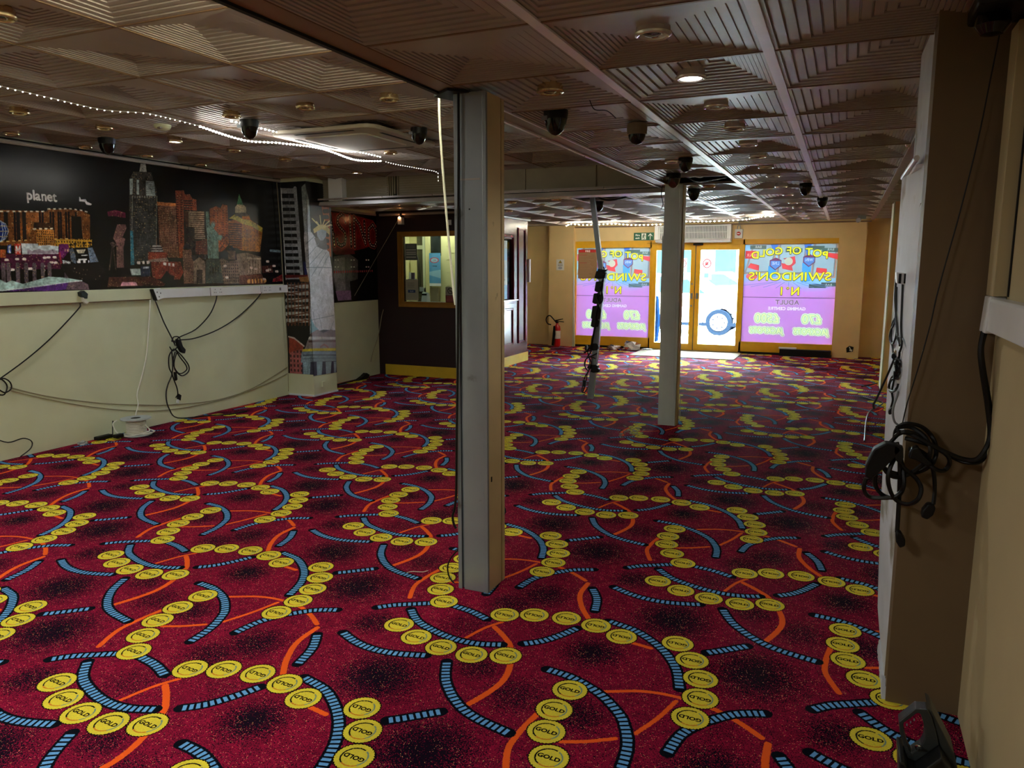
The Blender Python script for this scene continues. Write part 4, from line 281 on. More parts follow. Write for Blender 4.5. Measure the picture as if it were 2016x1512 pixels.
M_gold = mat('mustard_frame', (228, 172, 30), .38, noise=.08, nscale=9)
M_yellow = mat('yellow_skirting', (205, 170, 40), .5, noise=.1, nscale=7)
M_maroon = mat('maroon_gloss', (74, 12, 24), .22, noise=.12, nscale=6)
M_steel = mat('grey_casing', (142, 151, 159), .32, metal=.35, noise=.1, nscale=4, bump=.05, stain=((90, 80, 70), 5, .66))
M_caspaint = mat('beige_casing', (206, 186, 142), .45, noise=.1, nscale=4, stain=((80, 65, 45), 7, .68))
M_chrome = mat('chrome', (215, 215, 215), .15, metal=1, noise=.05)
M_brass = mat('worn_gold_ring', (214, 190, 150), .25, metal=.8, noise=.1)
M_dark = mat('dark_gap', (10, 9, 8), .8, noise=.1)
M_plaster = mat('bare_plaster', (214, 219, 228), .6, noise=.2, nscale=3, bump=.4, bscale=18, stain=((150, 146, 132), 3, .6))
M_partition = mat('brown_partition_paint', (112, 92, 66), .6, noise=.08, nscale=4, bump=.1)
M_bulk = mat('bulkhead_panel', (140, 128, 104), .5, noise=.08, nscale=5)
M_ring = mat('downlight_ring', (238, 236, 236), .22, metal=.6, noise=.03)
M_lampoff = mat('lamp_face', (26, 22, 18), .2, noise=.1)
M_lampon = mat('lamp_lit', (255, 250, 240), .3, noise=.02, emit=(255, 248, 232), es=22)
M_lampcool = mat('lamp_lit_cool', (235, 240, 255), .3, noise=.02, emit=(215, 228, 255), es=40)
M_led = mat('led_bead', (255, 255, 255), .3, emit=(255, 252, 240), es=40, noise=.02)
M_ledtape = mat('led_tape', (225, 228, 225), .4, noise=.04)
def glass_mat(name, tint=(235, 245, 245), gl=.07):
    m = bpy.data.materials.new(name); m.use_nodes = True; N = m.node_tree.nodes; L = m.node_tree.links
    N.remove(N['Principled BSDF']); t = N.new('ShaderNodeBsdfTransparent'); t.inputs[0].default_value = c255(tint)
    g = N.new('ShaderNodeBsdfGlossy'); g.inputs['Roughness'].default_value = .03
    f = N.new('ShaderNodeFresnel'); f.inputs['IOR'].default_value = 1.45; mx = N.new('ShaderNodeMixShader')
    L.new(f.outputs[0], mx.inputs[0]); L.new(t.outputs[0], mx.inputs[1]); L.new(g.outputs[0], mx.inputs[2]); L.new(mx.outputs[0], N['Material Output'].inputs['Surface']); return m
M_glass = glass_mat('window_glass')
# ---------------------------------------------------------------- carpet print
TW, TH = 1.348, 1.394
def carpet():
    cv = Canvas(0, TW, 0, TH, 1150, (122, 12, 34)); H, W_ = cv.h, cv.w
    cell = 3; hc, wc = H//cell+1, W_//cell+1
    yy, xx = np.meshgrid((np.arange(hc)+.5)*cell/H, (np.arange(wc)+.5)*cell/W_, indexing='ij')
    bl = [(.522,.765,.19,1.0),(.56,.398,.20,1.0),(.17,.675,.13,1.0),(.187,.092,.14,.9),(.055,.065,.14,.75),(.813,.716,.10,.75),(.565,.10,.11,.85),(.84,.98,.12,.55),(.862,.545,.13,.7),(.985,.40,.12,.85),(.30,.23,.10,.35),(.69,.55,.1,.3),(.08,.86,.12,.35),(.42,.93,.1,.3)]
    dn = np.full(yy.shape, .16)
    for a, b, r, k in bl:
        dx = np.abs(xx-a); dx = np.minimum(dx, 1-dx)*TW; dy = np.abs(yy-b); dy = np.minimum(dy, 1-dy)*TH
        dn = np.maximum(dn, k*.97*np.exp(-((dx*dx+dy*dy)/(r*.98)**2)**1.25))
    g = rng.random(yy.shape); dark = g < dn
    base = np.zeros(yy.shape+(3,), np.float32); base[:] = np.array((132, 18, 52))/255
    base *= (1+.22*(rng.random(yy.shape)-.5))[..., None]
    lowf = np.kron(rng.random((hc//12+2, wc//12+2)), np.ones((12, 12)))[:hc, :wc]
    base *= (.93+.14*lowf)[..., None]
    base[dark] = np.array((20, 10, 26))/255
    sp = (rng.random(yy.shape) < .013*(.3+1.7*lowf)); base[sp] = np.array((240, 172, 120))/255
    cv.a = np.kron(base, np.ones((cell, cell, 1), np.float32))[:H, :W_]
    blue = [[(.705,.150),(.708,.06),(.742,-.025),(.793,-.103),(.851,-.154),(.921,-.186)],
      [(.596,.204),(.653,.202),(.714,.188),(.774,.173),(.828,.154),(.866,.108),(.902,.056),(.931,-.009)],
      [(.987,.796),(1.048,.791),(1.115,.803),(1.192,.828)],[(.314,.836),(.365,.751),(.383,.655),(.380,.575),(.358,.495),(.313,.412)],
      [(.999,.633),(1.05,.568),(1.087,.47),(1.094,.38),(1.085,.325),(1.05,.245),(.992,.173)],[(.730,.775),(.70,.68),(.698,.575),(.722,.49),(.786,.392)],
      [(.459,.065),(.49,-.012),(.535,-.075),(.597,-.125),(.679,-.167)],[(.127,.185),(.196,.232),(.258,.252),(.318,.259),(.39,.257),(.462,.233)],
      [(.378,.08),(.354,-.003),(.305,-.081)],[(.503,.55),(.551,.545),(.604,.542),(.647,.539)]]
    org = [([(.938,.929),(.946,.858),(.942,.789),(.9,.685),(.854,.621),(.797,.581),(.729,.547)], .026),([(.829,.895),(.891,.928),(.934,.944),(.972,.952)], .017),
      ([(.343,.304),(.37,.231),(.385,.153)], .024),([(.383,.127),(.314,.053),(.276,-.037),(.259,-.121)], .026),([(.104,.472),(.19,.444),(.246,.412),(.293,.37)], .018),
      ([(.269,.363),(.184,.316),(.092,.278)], .018),([(.885,.44),(.81,.382),(.76,.328),(.722,.24)], .024),([(.898,.314),(.961,.292),(1.034,.278)], .018),([(.319,.679),(.354,.633)], .022)]
    S = np.array([TW, TH])
    def cat(P, n=10):
        P = np.array(P)*S; o = []
        for i in range(len(P)-1):
            p0, p1, p2, p3 = P[max(i-1, 0)], P[i], P[i+1], P[min(i+2, len(P)-1)]
            for k in range(n):
                t = k/n; o.append(.5*((2*p1)+(p2-p0)*t+(2*p0-5*p1+4*p2-p3)*t*t+(3*p1-p0-3*p2+p3)*t**3))
        o.append(P[-1]); return np.array(o)
    jn = (rng.random((H, W_)).astype(np.float32)-.5)
    jn = np.kron(jn[:H//3+1, :W_//3+1], np.ones((3, 3), np.float32))[:H, :W_]
    def sweep(P, f):   # f(dist, arclength, total, side) -> paints
        P = cat(P); seg = np.diff(P, axis=0); L = np.hypot(*seg.T); T = L.sum()
        for ox in (-1, 0, 1):
            for oy in (-1, 0, 1):
                Q = cv.px(P+np.array([ox*TW, oy*TH])); B = cv.box(Q, 40)
                if B is None: continue
                X, Y = B[4], B[5]; best = np.full(X.shape, 1e9); arc = np.zeros(X.shape); acc = 0
                for i in range(len(Q)-1):
                    a = Q[i]; d = Q[i+1]-a; l = np.hypot(*d); d = d/l; t = (X-a[0])*d[0]+(Y-a[1])*d[1]; tt = np.clip(t, 0, l)
                    dd = np.hypot(X-a[0]-tt*d[0], Y-a[1]-tt*d[1]); m = dd < best; best[m] = dd[m]; arc[m] = (acc+tt)[m]
                    acc += l
                tt = best/cv.p+jn[B[2]:B[3], B[0]:B[1]]*.003; f(B, tt, arc/cv.p, T)
    for P, wd in org:
        sweep(P, lambda B, d, s, T, wd=wd: cv.put(B, d < wd/2, (238, 96, 34)))
    def bf(B, d, s, T):
        cv.put(B, d < .026, (10, 14, 24)); n = max(1, round(T/.0235)); per = T/n; q = (s % per)/per
        cv.put(B, (d < .0165) & (q > .24) & (q < .86), (104, 164, 222))
    for P in blue: sweep(P, bf)
    cA = [(1.0,1.0),(1.095,.963),(1.189,.904),(1.26,.823),(1.304,.73)]; cC = [(.643,.055),(.678,-.045),(.736,-.135),(.813,-.21),(.91,-.252)]
    cD = [(.83,.168),(.845,.269),(.88,.365),(.938,.444),(1.017,.513)]; cB = [(.45,.629),(.435,.529),(.399,.434),(.34,.352),(.262,.286)]
    R = .0665
    for chain, up in ((cA, 0), (cB, 0), (cC, 1), (cD, 1)):
        for a, b in chain:
            for ox in (-1, 0, 1):
                for oy in (-1, 0, 1):
                    x, y = (a+ox)*TW, (b+oy)*TH
                    if not (-.1 < x-0 < TW+.1 and -.1 < y < TH+.1): continue
                    Q = cv.px([(x-R-.01, y-R-.01), (x+R+.01, y+R+.01)]); B = cv.box(Q)
                    if B is None: continue
                    X = B[4]/cv.p-x; Y = B[5]/cv.p-y; r = np.hypot(X, Y)+jn[B[2]:B[3], B[0]:B[1]]*.0022; th = np.arctan2(Y, X)
                    r2 = r+.0013*np.sin(th*34)
                    cv.put(B, r2 < R+.0045, (12, 10, 10)); cv.put(B, r2 < R, (226, 210, 62))
                    gq = (jn[B[2]:B[3], B[0]:B[1]] > .25) & (r2 < R-.003); cv.put(B, gq, (210, 194, 76))
                    ring = (np.abs(r-.0455) < .0026)
                    ph = (th-math.radians(45)) % (2*math.pi)   # 0 = away from the camera side
                    cv.put(B, ring & (ph > math.radians(-20) % 6.2832) | ring & (ph < math.radians(150)), (16, 16, 16))
                    cv.put(B, ring & (ph > math.radians(225)) & (ph < math.radians(330)), (120, 145, 130))
                    cv.put(B, ring & (ph > math.radians(150)) & (ph <= math.radians(225)), (205, 130, 40))
                    ang = math.radians(-47 if up else 133)
                    h = .021; st = 'GOLD'; wid = sum(glyph(k)[2] for k in st)*h*1.05
                    cv.text(st, x-math.cos(ang+math.pi/2)*h*.35, y-math.sin(ang+math.pi/2)*h*.35, h*1.25, (14, 12, 12), xs=1.08, ang=ang, bold=.0011)
    return cv.a
M_carpet = imgmat('carpet_print', carpet(), rough=1.0, spec=.04, bump=.5)
# ---------------------------------------------------------------- floor
def uvxy(x, y): return (UVM[0][0]*x+UVM[0][1]*y+UVM[2][0], UVM[1][0]*x+UVM[1][1]*y+UVM[2][1])
me = bpy.data.meshes.new('floor'); fx = [-6.5, -4, -1.5, 1.1]; fy = [-4, 0, 4, 8, 12, 14.76]
V = [(x, y, 0) for y in fy for x in fx]+[(x, y, -.05) for x, y in ((-6.5, -4), (1.1, -4), (1.1, 14.76), (-6.5, 14.76))]
nx = len(fx); F = [(j*nx+i, j*nx+i+1, (j+1)*nx+i+1, (j+1)*nx+i) for j in range(len(fy)-1) for i in range(nx-1)]; k = nx*len(fy)
F += [(k+3, k+2, k+1, k)]
me.from_pydata(V, [], F); ul = me.uv_layers.new(name='UVMap')
for p in me.polygons:
    for li in p.loop_indices: c = me.vertices[me.loops[li].vertex_index].co; ul.data[li].uv = uvxy(c.x, c.y)
me.materials.append(M_carpet); fl = bpy.data.objects.new('floor', me); col.objects.link(fl); struct(fl)
# ---------------------------------------------------------------- walls
def wallbox(name, m, *b): return struct(MB().box(*b).build(name, m))
wallbox('wall_left', M_cream, -6.45, -6.33, -4, 14.9, 0, 2.8)
wallbox('wall_back', M_cream, -6.45, 1.1, -4.1, -4, 0, 2.8)
M_rwall = mat('right_wall_paint', (186, 170, 132), .6, noise=.06, nscale=3, bump=.15, bscale=60)
wallbox('wall_right', M_rwall, .47, .6, -4, 2.93, 0, 2.8)
# brown partition with a stripped plaster return beyond the right wall
pw = MB(); pw.prism([(.236, 0), (.8, 0), (.8, 2.8), (.228, 2.8)], 1, 2.93, 3.06); struct(pw.build('wall_right', M_partition))
pr = MB(); b0 = [(.236, 3.061, 0), (.236, 3.5, 0), (.8, 3.5, 0), (.8, 3.061, 0)]
prof = []
for z, fx0, bx0 in ((0, .2365, .238), (.12, .2355, .222), (.5, .235, .205), (1.2, .233, .190), (1.95, .231, .187), (1.955, .231, .222), (2.8, .228, .222)): prof.append((z, fx0, bx0))
V = []; F = []
for z, a, b in prof: V += [(a, 3.061, z), (b, 3.5, z), (.8, 3.5, z), (.8, 3.061, z)]
for i in range(len(prof)-1):
    for k in range(4): F.append((i*4+k, i*4+(k+1) % 4, (i+1)*4+(k+1) % 4, (i+1)*4+k))
F += [(0, 1, 2, 3), tuple((len(prof)-1)*4+k for k in (3, 2, 1, 0))]
pr.add(V, F); plaster = struct(pr.build('trim_1', M_plaster))
# ragged edge of the plaster along the carpet
edge = MB()
for i in range(14):
    y = 2.94+i*.03; h = .03+.05*random.random(); edge.prism([(y, 0), (y+.03, 0), (y+.028, h*.6), (y+.012, h)], 0, .222+random.random()*.006, .2364)
struct(edge.build('trim_2', M_plaster, kind='structure'))
wallbox('wall_right', M_tan, .78, .9, 3.5, 14.9, 0, 2.8)
# pilaster on the right wall, cream arris on its hall side
wallbox('wall_right', M_tan, .528, .78, 10.8, 11.25, 0, 2.5)
struct(MB().box(.512, .528, 10.79, 11.25, 0, 2.5).build('trim_3', M_cream))
# street wall: piers, header, recess at the right
FY = 14.45
M_tan2 = M_tan
wallbox('wall_front', M_tan2, -6.33, -5.47, FY-.02+.09, 14.75, 0, 2.5)
wallbox('wall_front', M_tan2, -5.47, -4.95, FY-.09, 14.75, 0, 2.5)
wallbox('wall_front', M_tan2, -.13, .30, FY-.02, 14.75, 0, 2.5)
wallbox('wall_front', M_tan2, -4.95, -.13, FY, 14.75, 2.085, 2.5)
wallbox('wall_front', M_tan2, .30, .9, 14.72, 14.9, 0, 2.5)
struct(MB().prism([(-4.955, 0), (-4.91, 0), (-4.955, 2.1)], 1, FY-.1, FY-.05).build('trim_4', M_cream))
wallbox('trim_5', M_beam, -5.47, .36, FY-.05, FY, 2.345, 2.37)
# ---------------------------------------------------------------- ceilings
def tile_mesh(ax, ay, n=12, rise=.050):
    V = []; F = []; g = .006; C = [(g, g), (1-g, g), (1-g, 1-g), (g, 1-g)]
    for x, y in C: V.append((x, y, .02))
    ring = lambda t: [(cx+(ax-cx)*t, cy_+(ay-cy_)*t) for cx, cy_ in C]
    idx = [list(range(4))]
    def add(t, h): r = ring(t); s = len(V); V.extend([(x, y, h) for x, y in r]); idx.append(list(range(s, s+4)))
    for i in range(n):   # flat tread, then a narrow groove before the next step
        h = rise*i/n; add(i/n, h)
        if i < n-1: add((i+.80)/n, h); add((i+.84)/n, h+.009); add((i+.97)/n, h+.009)
    for a, b in zip(idx[:-1], idx[1:]):
        for k in range(4): F.append((a[k], a[(k+1) % 4], b[(k+1) % 4], b[k]))
    F.append(tuple(idx[-1]))
    me = bpy.data.meshes.new('ceiling_tile'); me.from_pydata(V, [], F); me.update()
    b = bmesh.new(); b.from_mesh(me); bmesh.ops.recalc_face_normals(b, faces=b.faces)
    for f in b.faces: pass
    b.to_mesh(me); b.free(); me.materials.append(M_tile); return me
TM = {(i, j): tile_mesh(i, j) for i in (.31, .68) for j in (.31, .69)}
PX = .672; xs_ = [-.309-PX*k for k in range(-2, 10)][::-1]      # grid lines across the hall
low = sempty('ceiling'); high = sempty('ceiling'); far = sempty('ceiling')
def slab(name, x0, x1, y0, y1, z, p): o = MB().box(x0, x1, y0, y1, z+.09, z+.14).build(name, M_void, p); return o
slab('void_board', -1.65, .9, -4, 7.66, ZL, low); slab('void_board', -6.4, -1.65, -4, 7.78, ZH, high); slab('void_board', -1.65, .9, 7.66, 14.9, ZL, far); slab('void_board', -6.4, -1.65, 7.87, 14.9, ZL, far)
TILES = []
def place_tile(p, x, y, px_, py_, z, key):
    TILES.append((x, y, px_, py_, z, key))
    o = bpy.data.objects.new('ceiling_tile', TM[key]); col.objects.link(o); o.parent = p; o.location = (x, y, z); o.scale = (px_, py_, 1); return o
YL = [3.09+.653*k for k in range(-3, 18)]
def key_low(i, k):
    if i == 0: return (.68, .69) if k % 2 == 0 else (.68, .31)
    if i == 1: return [(.31, .69), (.68, .31), (.31, .69), (.31, .31), (.68, .69), (.31, .31)][k % 6]
    return random.choice(list(TM))
for k in range(len(YL)-1):
    y = YL[k]; kk = k+6-3+6   # row parity counted from the joint at 3.09
    for i, x in enumerate([-.309, -.981, -1.653]):
        if y > 14.2: continue
        if i == 2 and 7.0 < y+.01 < 7.02: continue           # tile missing above the second column
        if abs(y-7.008) < .02 and i == 2: continue
        place_tile(low if y < 7.6 else far, x, y, PX, min(.653, 14.44-y), ZL, key_low(i, (k-2) % 6 if i == 1 else (k-3+1) % 2))
    if y < 14.1: place_tile(low if y < 7.6 else far, .363, y, .42, min(.653, 14.44-y), ZL, (.31, .31))
for k in range(7, len(YL)-1):
    y = YL[k]
    for i in range(7):
        x = -1.653-PX*(i+1)
        if y < 7.6 or y > 14.2: continue
        if i == 1 and abs(y-8.314) < .02: continue           # tile missing, post leaning out of the gap
        place_tile(far, x, y, PX, min(.653, 14.44-y), ZL, random.choice(list(TM)))
YH = [2.52+.69*k for k in range(-3, 9)]
for k in range(len(YH)-1):
    for i in range(7):
        x = -1.653-PX*(i+1)
        if i == 0: place_tile(high, x-.0, YH[k], PX, .69, ZH, [(.31, .69), (.31, .31)][k % 2]); continue
        y1 = min(YH[k]+.69, 7.76)
        place_tile(high, x, YH[k], PX, y1-YH[k], ZH, [(.31, .69), (.68, .31), (.68, .69), (.31, .31)][(k*2+i) % 4])
# bars of the ceiling grid
for x in (-.309, -.981):
    for a, b, p in ((-1, 7.0, low), (7.0, 14.44, far)): MB().box(x-.02, x+.02, a, b, ZL-.006, ZL+.001).build('ceiling_strip', M_strip, p)
for x in (-1.653-PX, -1.653-2*PX, -1.653-3*PX, -1.653-4*PX, -1.653-5*PX): MB().box(x-.012, x+.012, 7.8, 14.44, ZL-.005, ZL+.001).build('ceiling_strip', M_strip, far)
MB().box(-1.665, -1.640, 7.8, 14.44, ZL-.005, ZL+.001).build('ceiling_strip', M_strip, far)
M_joint = mat('ceiling_joint', (120, 92, 66), .5, noise=.1)
for y in YL:
    if -1 < y < 14.2: MB().box(-1.653, .78, y-.006, y+.006, ZL-.0035, ZL+.0012).build('ceiling_joint', M_joint, low if y < 7.6 else far)
    if 8 < y < 14.2: MB().box(-6.33, -1.67, y-.005, y+.005, ZL-.003, ZL+.0012).build('ceiling_joint', M_joint, far)
for y in YH: MB().box(-6.33, -1.66, y-.006, y+.006, ZH-.0035, ZH+.0012).build('ceiling_joint', M_joint, high)
for i in range(1, 7): x = -1.653-PX*i; MB().box(x-.006, x+.006, .4, 7.75, ZH-.0045, ZH+.0008).build('ceiling_joint', M_joint, high)
MB().box(.34, .40, -1, 14.4, ZL-.012, ZL+.004).build('ceiling_border', M_beam, low)
# edge of the lower ceiling: border board, pale angle, step face
MB().box(-1.745, -1.645, -4, 7.7, ZL-.004, ZL+.02).build('ceiling_border', M_beam, low)
MB().box(-1.652, -1.638, 3.4, 7.6, ZL-.008, ZL+.001).build('ceiling_strip', M_strip, low)
MB().box(-1.765, -1.745, 3.5, 7.74, ZL-.014, ZL+.03).build('edge_angle', M_strip, low)
MB().box(-1.765, -1.745, -4, 3.3, ZL-.014, ZL+.012).build('edge_angle', M_dark, low)
MB().box(-1.765, -1.745, -4, 7.75, ZL+.03, ZH+.1).build('step_face', M_bulk, low)
for y in (4.45, 5.3, 5.9, 6.6): MB().lathe([(.0, 0), (.006, 0), (.006, .002)], (-1.755, y, ZL-.0165), 8).build('screw', M_dark, low)
# bulkhead between the raised ceiling and the far ceiling
bk = sempty('trim_6')
M_rib = mat('ribbed_panel', (150, 140, 120), .45, noise=.06, nscale=6)
xb = [-6.33, -5.80, -5.60, -4.98, -4.87, -4.10, -3.25, -2.45, -1.66]
for a, b in zip(xb[:-1], xb[1:]):
    if abs(a+5.80) < .01:
        MB().box(a, b, 7.70, 7.80, 2.38, 2.66).build('casing_box', M_white, bk); continue
    if abs(a+4.98) < .01:
        MB().box(a, b, 7.80, 7.82, 2.38, 2.68).build('open_slot', M_dark, bk)
        for k in range(3): MB().box(a+.01+k*.03, a+.022+k*.03, 7.77, 7.80, 2.38+.03*k, 2.68).build('broken_slat', M_bulk, bk)
        continue
    o = MB(); o.box(a+.008, b-.008, 7.78, 7.82, 2.385, 2.70); o.build('bulkhead_panel', M_bulk if a > -5 else M_rib, bk)
    if a < -4.5:
        r = MB()
        for k in range(9): r.box(a+.03, b-.03, 7.774, 7.781, 2.40+k*.027, 2.412+k*.027)
        r.build('rib', M_rib, bk, kind='stuff')
MB().box(-6.33, -1.66, 7.82, 7.86, 2.33, 2.75).build('backing_board', M_bulk, bk)
for x in (-5.80, -4.99, -4.86, -2.45, -4.10, -3.25): MB().box(x-.008, x+.008, 7.765, 7.785, 2.385, 2.69).build('joint_cover', M_bulk, bk)
M_lip = mat('bulkhead_lip', (170, 164, 160), .35, noise=.06, nscale=6)
MB().prism([(7.68, 2.33), (7.70, 2.375), (7.78, 2.39), (7.9, 2.39), (7.9, 2.325)], 0, -6.0, -1.66).build('bottom_lip', M_lip, bk)
MB().box(-3.5, -1.45, 7.69, 7.702, 2.385, 2.393).build('bright_angle', M_strip, bk)
# ---------------------------------------------------------------- left wall: graphics, rail, trunking
cv = Canvas(3.2, 7.50, 1.385, 2.60, 420, (9, 8, 12)); cv.draw(MURAL)
cv.text('planet', 4.44, 2.155, .115, (240, 240, 238), xs=.92, bold=.004)
cv.photo(3, .03)
M_mural = imgmat('night_skyline_print', cv.a, rough=.22, spec=.5)
o = quad_uv('wall_graphic', [(-6.326, 3.2, 1.385), (-6.326, 7.50, 1.385), (-6.326, 7.50, 2.60), (-6.326, 3.2, 2.60)], M_mural, thick=.003, nrm=(1, 0, 0))
tag(o, 'wide night skyline photo print on the left wall above white trunking', 'mural')
t = thing('picture_rail', 'pale round rail along the top of the wide skyline print', 'rail', (-6.30, 5, 2.60))
MB().tube([(-6.30, -1, 2.592), (-6.30, 6.02, 2.604)], .017, 8, smooth=False).build('rail_length', M_lip, t, True); MB().tube([(-6.30, 6.03, 2.604), (-6.30, 7.42, 2.612)], .017, 8, smooth=False).build('rail_length', M_lip, t, True)
MB().box(-6.329, -6.31, -1, 7.45, 2.612, 2.635).build('gap_shade_strip', M_dark, t)  # dark strip stands in for the shaded gap between rail and ceiling
MB().box(-6.330, -6.322, 7.50, 7.53, 1.39, 2.62).build('edge_strip', M_dark, t)
t = thing('cable_trunking', 'cream painted trunking along the left wall under the skyline print', 'trunking', (-6.30, 4, 1.33))
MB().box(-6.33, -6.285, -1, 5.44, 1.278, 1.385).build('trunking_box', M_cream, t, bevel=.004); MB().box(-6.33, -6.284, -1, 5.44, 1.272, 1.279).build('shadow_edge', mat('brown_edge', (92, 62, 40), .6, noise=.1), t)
t = thing('cable_trunking', 'white trunking with socket outlets on the left wall near the corner column', 'trunking', (-6.30, 6.5, 1.33))
MB().box(-6.33, -6.275, 5.50, 7.535, 1.282, 1.372).build('trunking_box', M_white, t, bevel=.004)
def socket(y, tilt=0, p=None, x=-6.275, w_=.16, h=.095, z=1.33):
    o = MB().box(x, x+.012, y-w_/2, y+w_/2, z-h/2, z+h/2).build('socket_plate', M_white, p, bevel=.003)
    for d in (-.04, .04):
        for dy, dz in ((0, .02), (-.012, -.012), (.012, -.012)): MB().box(x+.0118, x+.0128, y+d+dy-.003, y+d+dy+.003, z+dz-.006, z+dz+.006).build('pin_hole', M_dark, o)
    return o
socket(6.3, p=t); socket(7.08, p=t)
MB().box(-6.274, -6.2735, 7.30, 7.33, 1.31, 1.345).build('printed_mark', mat('grey_print', (120, 122, 126), .5, noise=.05), t)
MB().box(-6.2755, -6.274, 6.20, 6.205, 1.283, 1.371).build('joint_line', M_dark, t); MB().box(-6.2755, -6.274, 6.98, 6.984, 1.283, 1.371).build('joint_line', M_dark, t)
t = thing('wall_socket', 'loose white double socket hanging tilted at the trunking joint', 'socket', (-6.26, 5.49, 1.335))
MB().prism([(5.435, 1.375), (5.52, 1.385), (5.555, 1.285), (5.475, 1.265)], 0, -6.275, -6.235).build('socket_plate', M_white, t, bevel=.004)
for y, z in ((5.475, 1.345), (5.515, 1.335), (5.495, 1.30)): MB().box(-6.2352, -6.234, y-.004, y+.004, z-.007, z+.007).build('pin_hole', M_dark, t)
MB().prism([(5.425, 1.37), (5.437, 1.378), (5.476, 1.262), (5.462, 1.268)], 0, -6.28, -6.237).build('dark_side', M_dark, t)
t = thing('plug', 'black plug dangling from the cream trunking at the far left', 'plug', (-6.27, 4.69, 1.34))
MB().prism([(4.655, 1.37), (4.69, 1.385), (4.725, 1.355), (4.715, 1.31), (4.68, 1.325), (4.66, 1.335)], 0, -6.285, -6.235).build('plug_body', M_black, t, bevel=.004)
MB().prism([(4.685, 1.33), (4.70, 1.31), (4.74, 1.28), (4.72, 1.262), (4.69, 1.285)], 0, -6.283, -6.255).build('white_connector', M_wcable, t)
# ---------------------------------------------------------------- printed column at the left corner
cp = sempty('wall_left', (-6.1, 7.45, 0))
MB().box(-6.33, -5.94, 7.455, 7.92, 0, 2.8).build('column_core', M_cream, cp)
MB().box(-6.32, -5.93, 7.44, 7.93, 0, .02).build('scuffed_base', M_plaster, cp)
cf = Canvas(-6.33, -5.936, .275, 2.60, 520, (8, 8, 12)); cf.draw(COLF); cf.photo(4, 0, .8)
o = quad_uv('wall_graphic', [(-6.33, 7.451, .275), (-5.936, 7.451, .275), (-5.936, 7.451, 2.60), (-6.33, 7.451, 2.60)], imgmat('tower_print', cf.a, rough=.3), nrm=(0, -1, 0), thick=.003)
tag(o, 'print of a striped tower block and scaffolding on the front of the corner column', 'mural')
cs = Canvas(7.451, 7.92, .26, 2.60, 520, (8, 8, 12)); cs.draw(COLS); cs.photo(5, 0, .45)
o = quad_uv('wall_graphic', [(-5.936, 7.451, .26), (-5.936, 7.92, .245), (-5.936, 7.92, 2.60), (-5.936, 7.451, 2.60)], imgmat('statue_print', cs.a, rough=.3), nrm=(1, 0, 0), thick=.003)
tag(o, 'print of a pale crowned statue on the side of the corner column', 'mural')
MB().box(-5.94, -5.915, 7.60, 7.66, .10, .17).build('loose_bracket', M_cream, cp)
# casino print behind the column
ck = Canvas(7.92, 9.50, 1.11, 2.33, 420, (7, 6, 8)); ck.draw(CASINO); ck.photo(6, 0, .7)
o = quad_uv('wall_graphic', [(-6.326, 7.92, 1.11), (-6.326, 9.50, 1.11), (-6.326, 9.50, 2.33), (-6.326, 7.92, 2.33)], imgmat('casino_print', ck.a, rough=.2), nrm=(1, 0, 0), thick=.003)
tag(o, 'dark print with red bulb lettering behind the printed corner column', 'mural')
t = thing('picture_rail', 'short pale rail above the red lettered print', 'rail', (-6.3, 8.7, 2.34))
MB().tube([(-6.30, 7.93, 2.345), (-6.30, 9.45, 2.335)], .014, 8, smooth=False).build('rail_length', M_lip, t, True)
# ---------------------------------------------------------------- cashier booth
bt = thing('cashier_booth', 'dark maroon cashier booth with gold framed window and yellow skirting', 'booth', (-5.6, 9.5, 0))
bx0, bx1, by0, by1 = -6.33, -4.93, 9.50, 11.92
WZ0, WZ1 = 1.09, 2.02
def panel(name, x0, x1, y0, y1, z0, z1, m=M_maroon, p=bt): return MB().box(x0, x1, y0, y1, z0, z1).build(name, m, p)
M_mar_in = mat('booth_cream', (222, 216, 160), .5, noise=.05, nscale=4)
M_mdark = mat('maroon_matt', (34, 10, 16), .55, noise=.1, nscale=6)
panel('front_panel', bx0, bx1, by0, by0+.05, 0, WZ0, M_mdark); panel('front_panel', bx0, bx1, by0, by0+.05, WZ1, 2.39, M_mdark)
panel('front_panel', bx0, -5.87, by0, by0+.05, WZ0, WZ1, M_mdark)
panel('side_panel', bx1-.05, bx1, by0+.05, by1, 0, 1.06); panel('side_panel', bx1-.05, bx1, by0+.05, by1, 2.03, 2.39)
panel('side_panel', bx1-.05, bx1, by0+.05, 10.1, 1.06, 2.03); panel('side_panel', bx1-.05, bx1, 11.30, by1, 1.06, 2.03)
panel('end_panel', bx0, bx1-.05, by1-.05, by1, 0, 2.39)
panel('corner_post', bx1-.05, bx1, by0, by0+.05, WZ0, WZ1, M_mdark)
panel('skirting', -6.22, bx1+.012, by0-.012, by0, 0, .155, M_yellow); panel('skirting', bx1, bx1+.012, by0-.0, by1+.01, 0, .15, M_yellow)
fr = MB()
for k, (d, q) in enumerate(((.0, .030), (.022, .020))):
    a0, a1, c0, c1 = -5.955+d, -4.94, 1.015+d, 2.09-d
    fr.prism([(a0, c0), (a1, c0), (a1, c0+.03), (a0+.03, c0+.03)], 1, by0-q, by0); fr.prism([(a0, c1), (a0+.03, c1-.03), (a1, c1-.03), (a1, c1)], 1, by0-q, by0)
    fr.prism([(a0, c0), (a0+.03, c0+.03), (a0+.03, c1-.03), (a0, c1)], 1, by0-q, by0)
for a, b, c, d in ((-5.90, -4.94, 1.07, 1.09), (-5.90, -4.94, 2.02, 2.04), (-5.90, -5.87, 1.09, 2.02)): fr.box(a, b, by0-.012, by0+.03, c, d)
frame = fr.build('window_frame', mat('booth_frame_wood', (150, 104, 26), .45, noise=.12, nscale=12), bt)
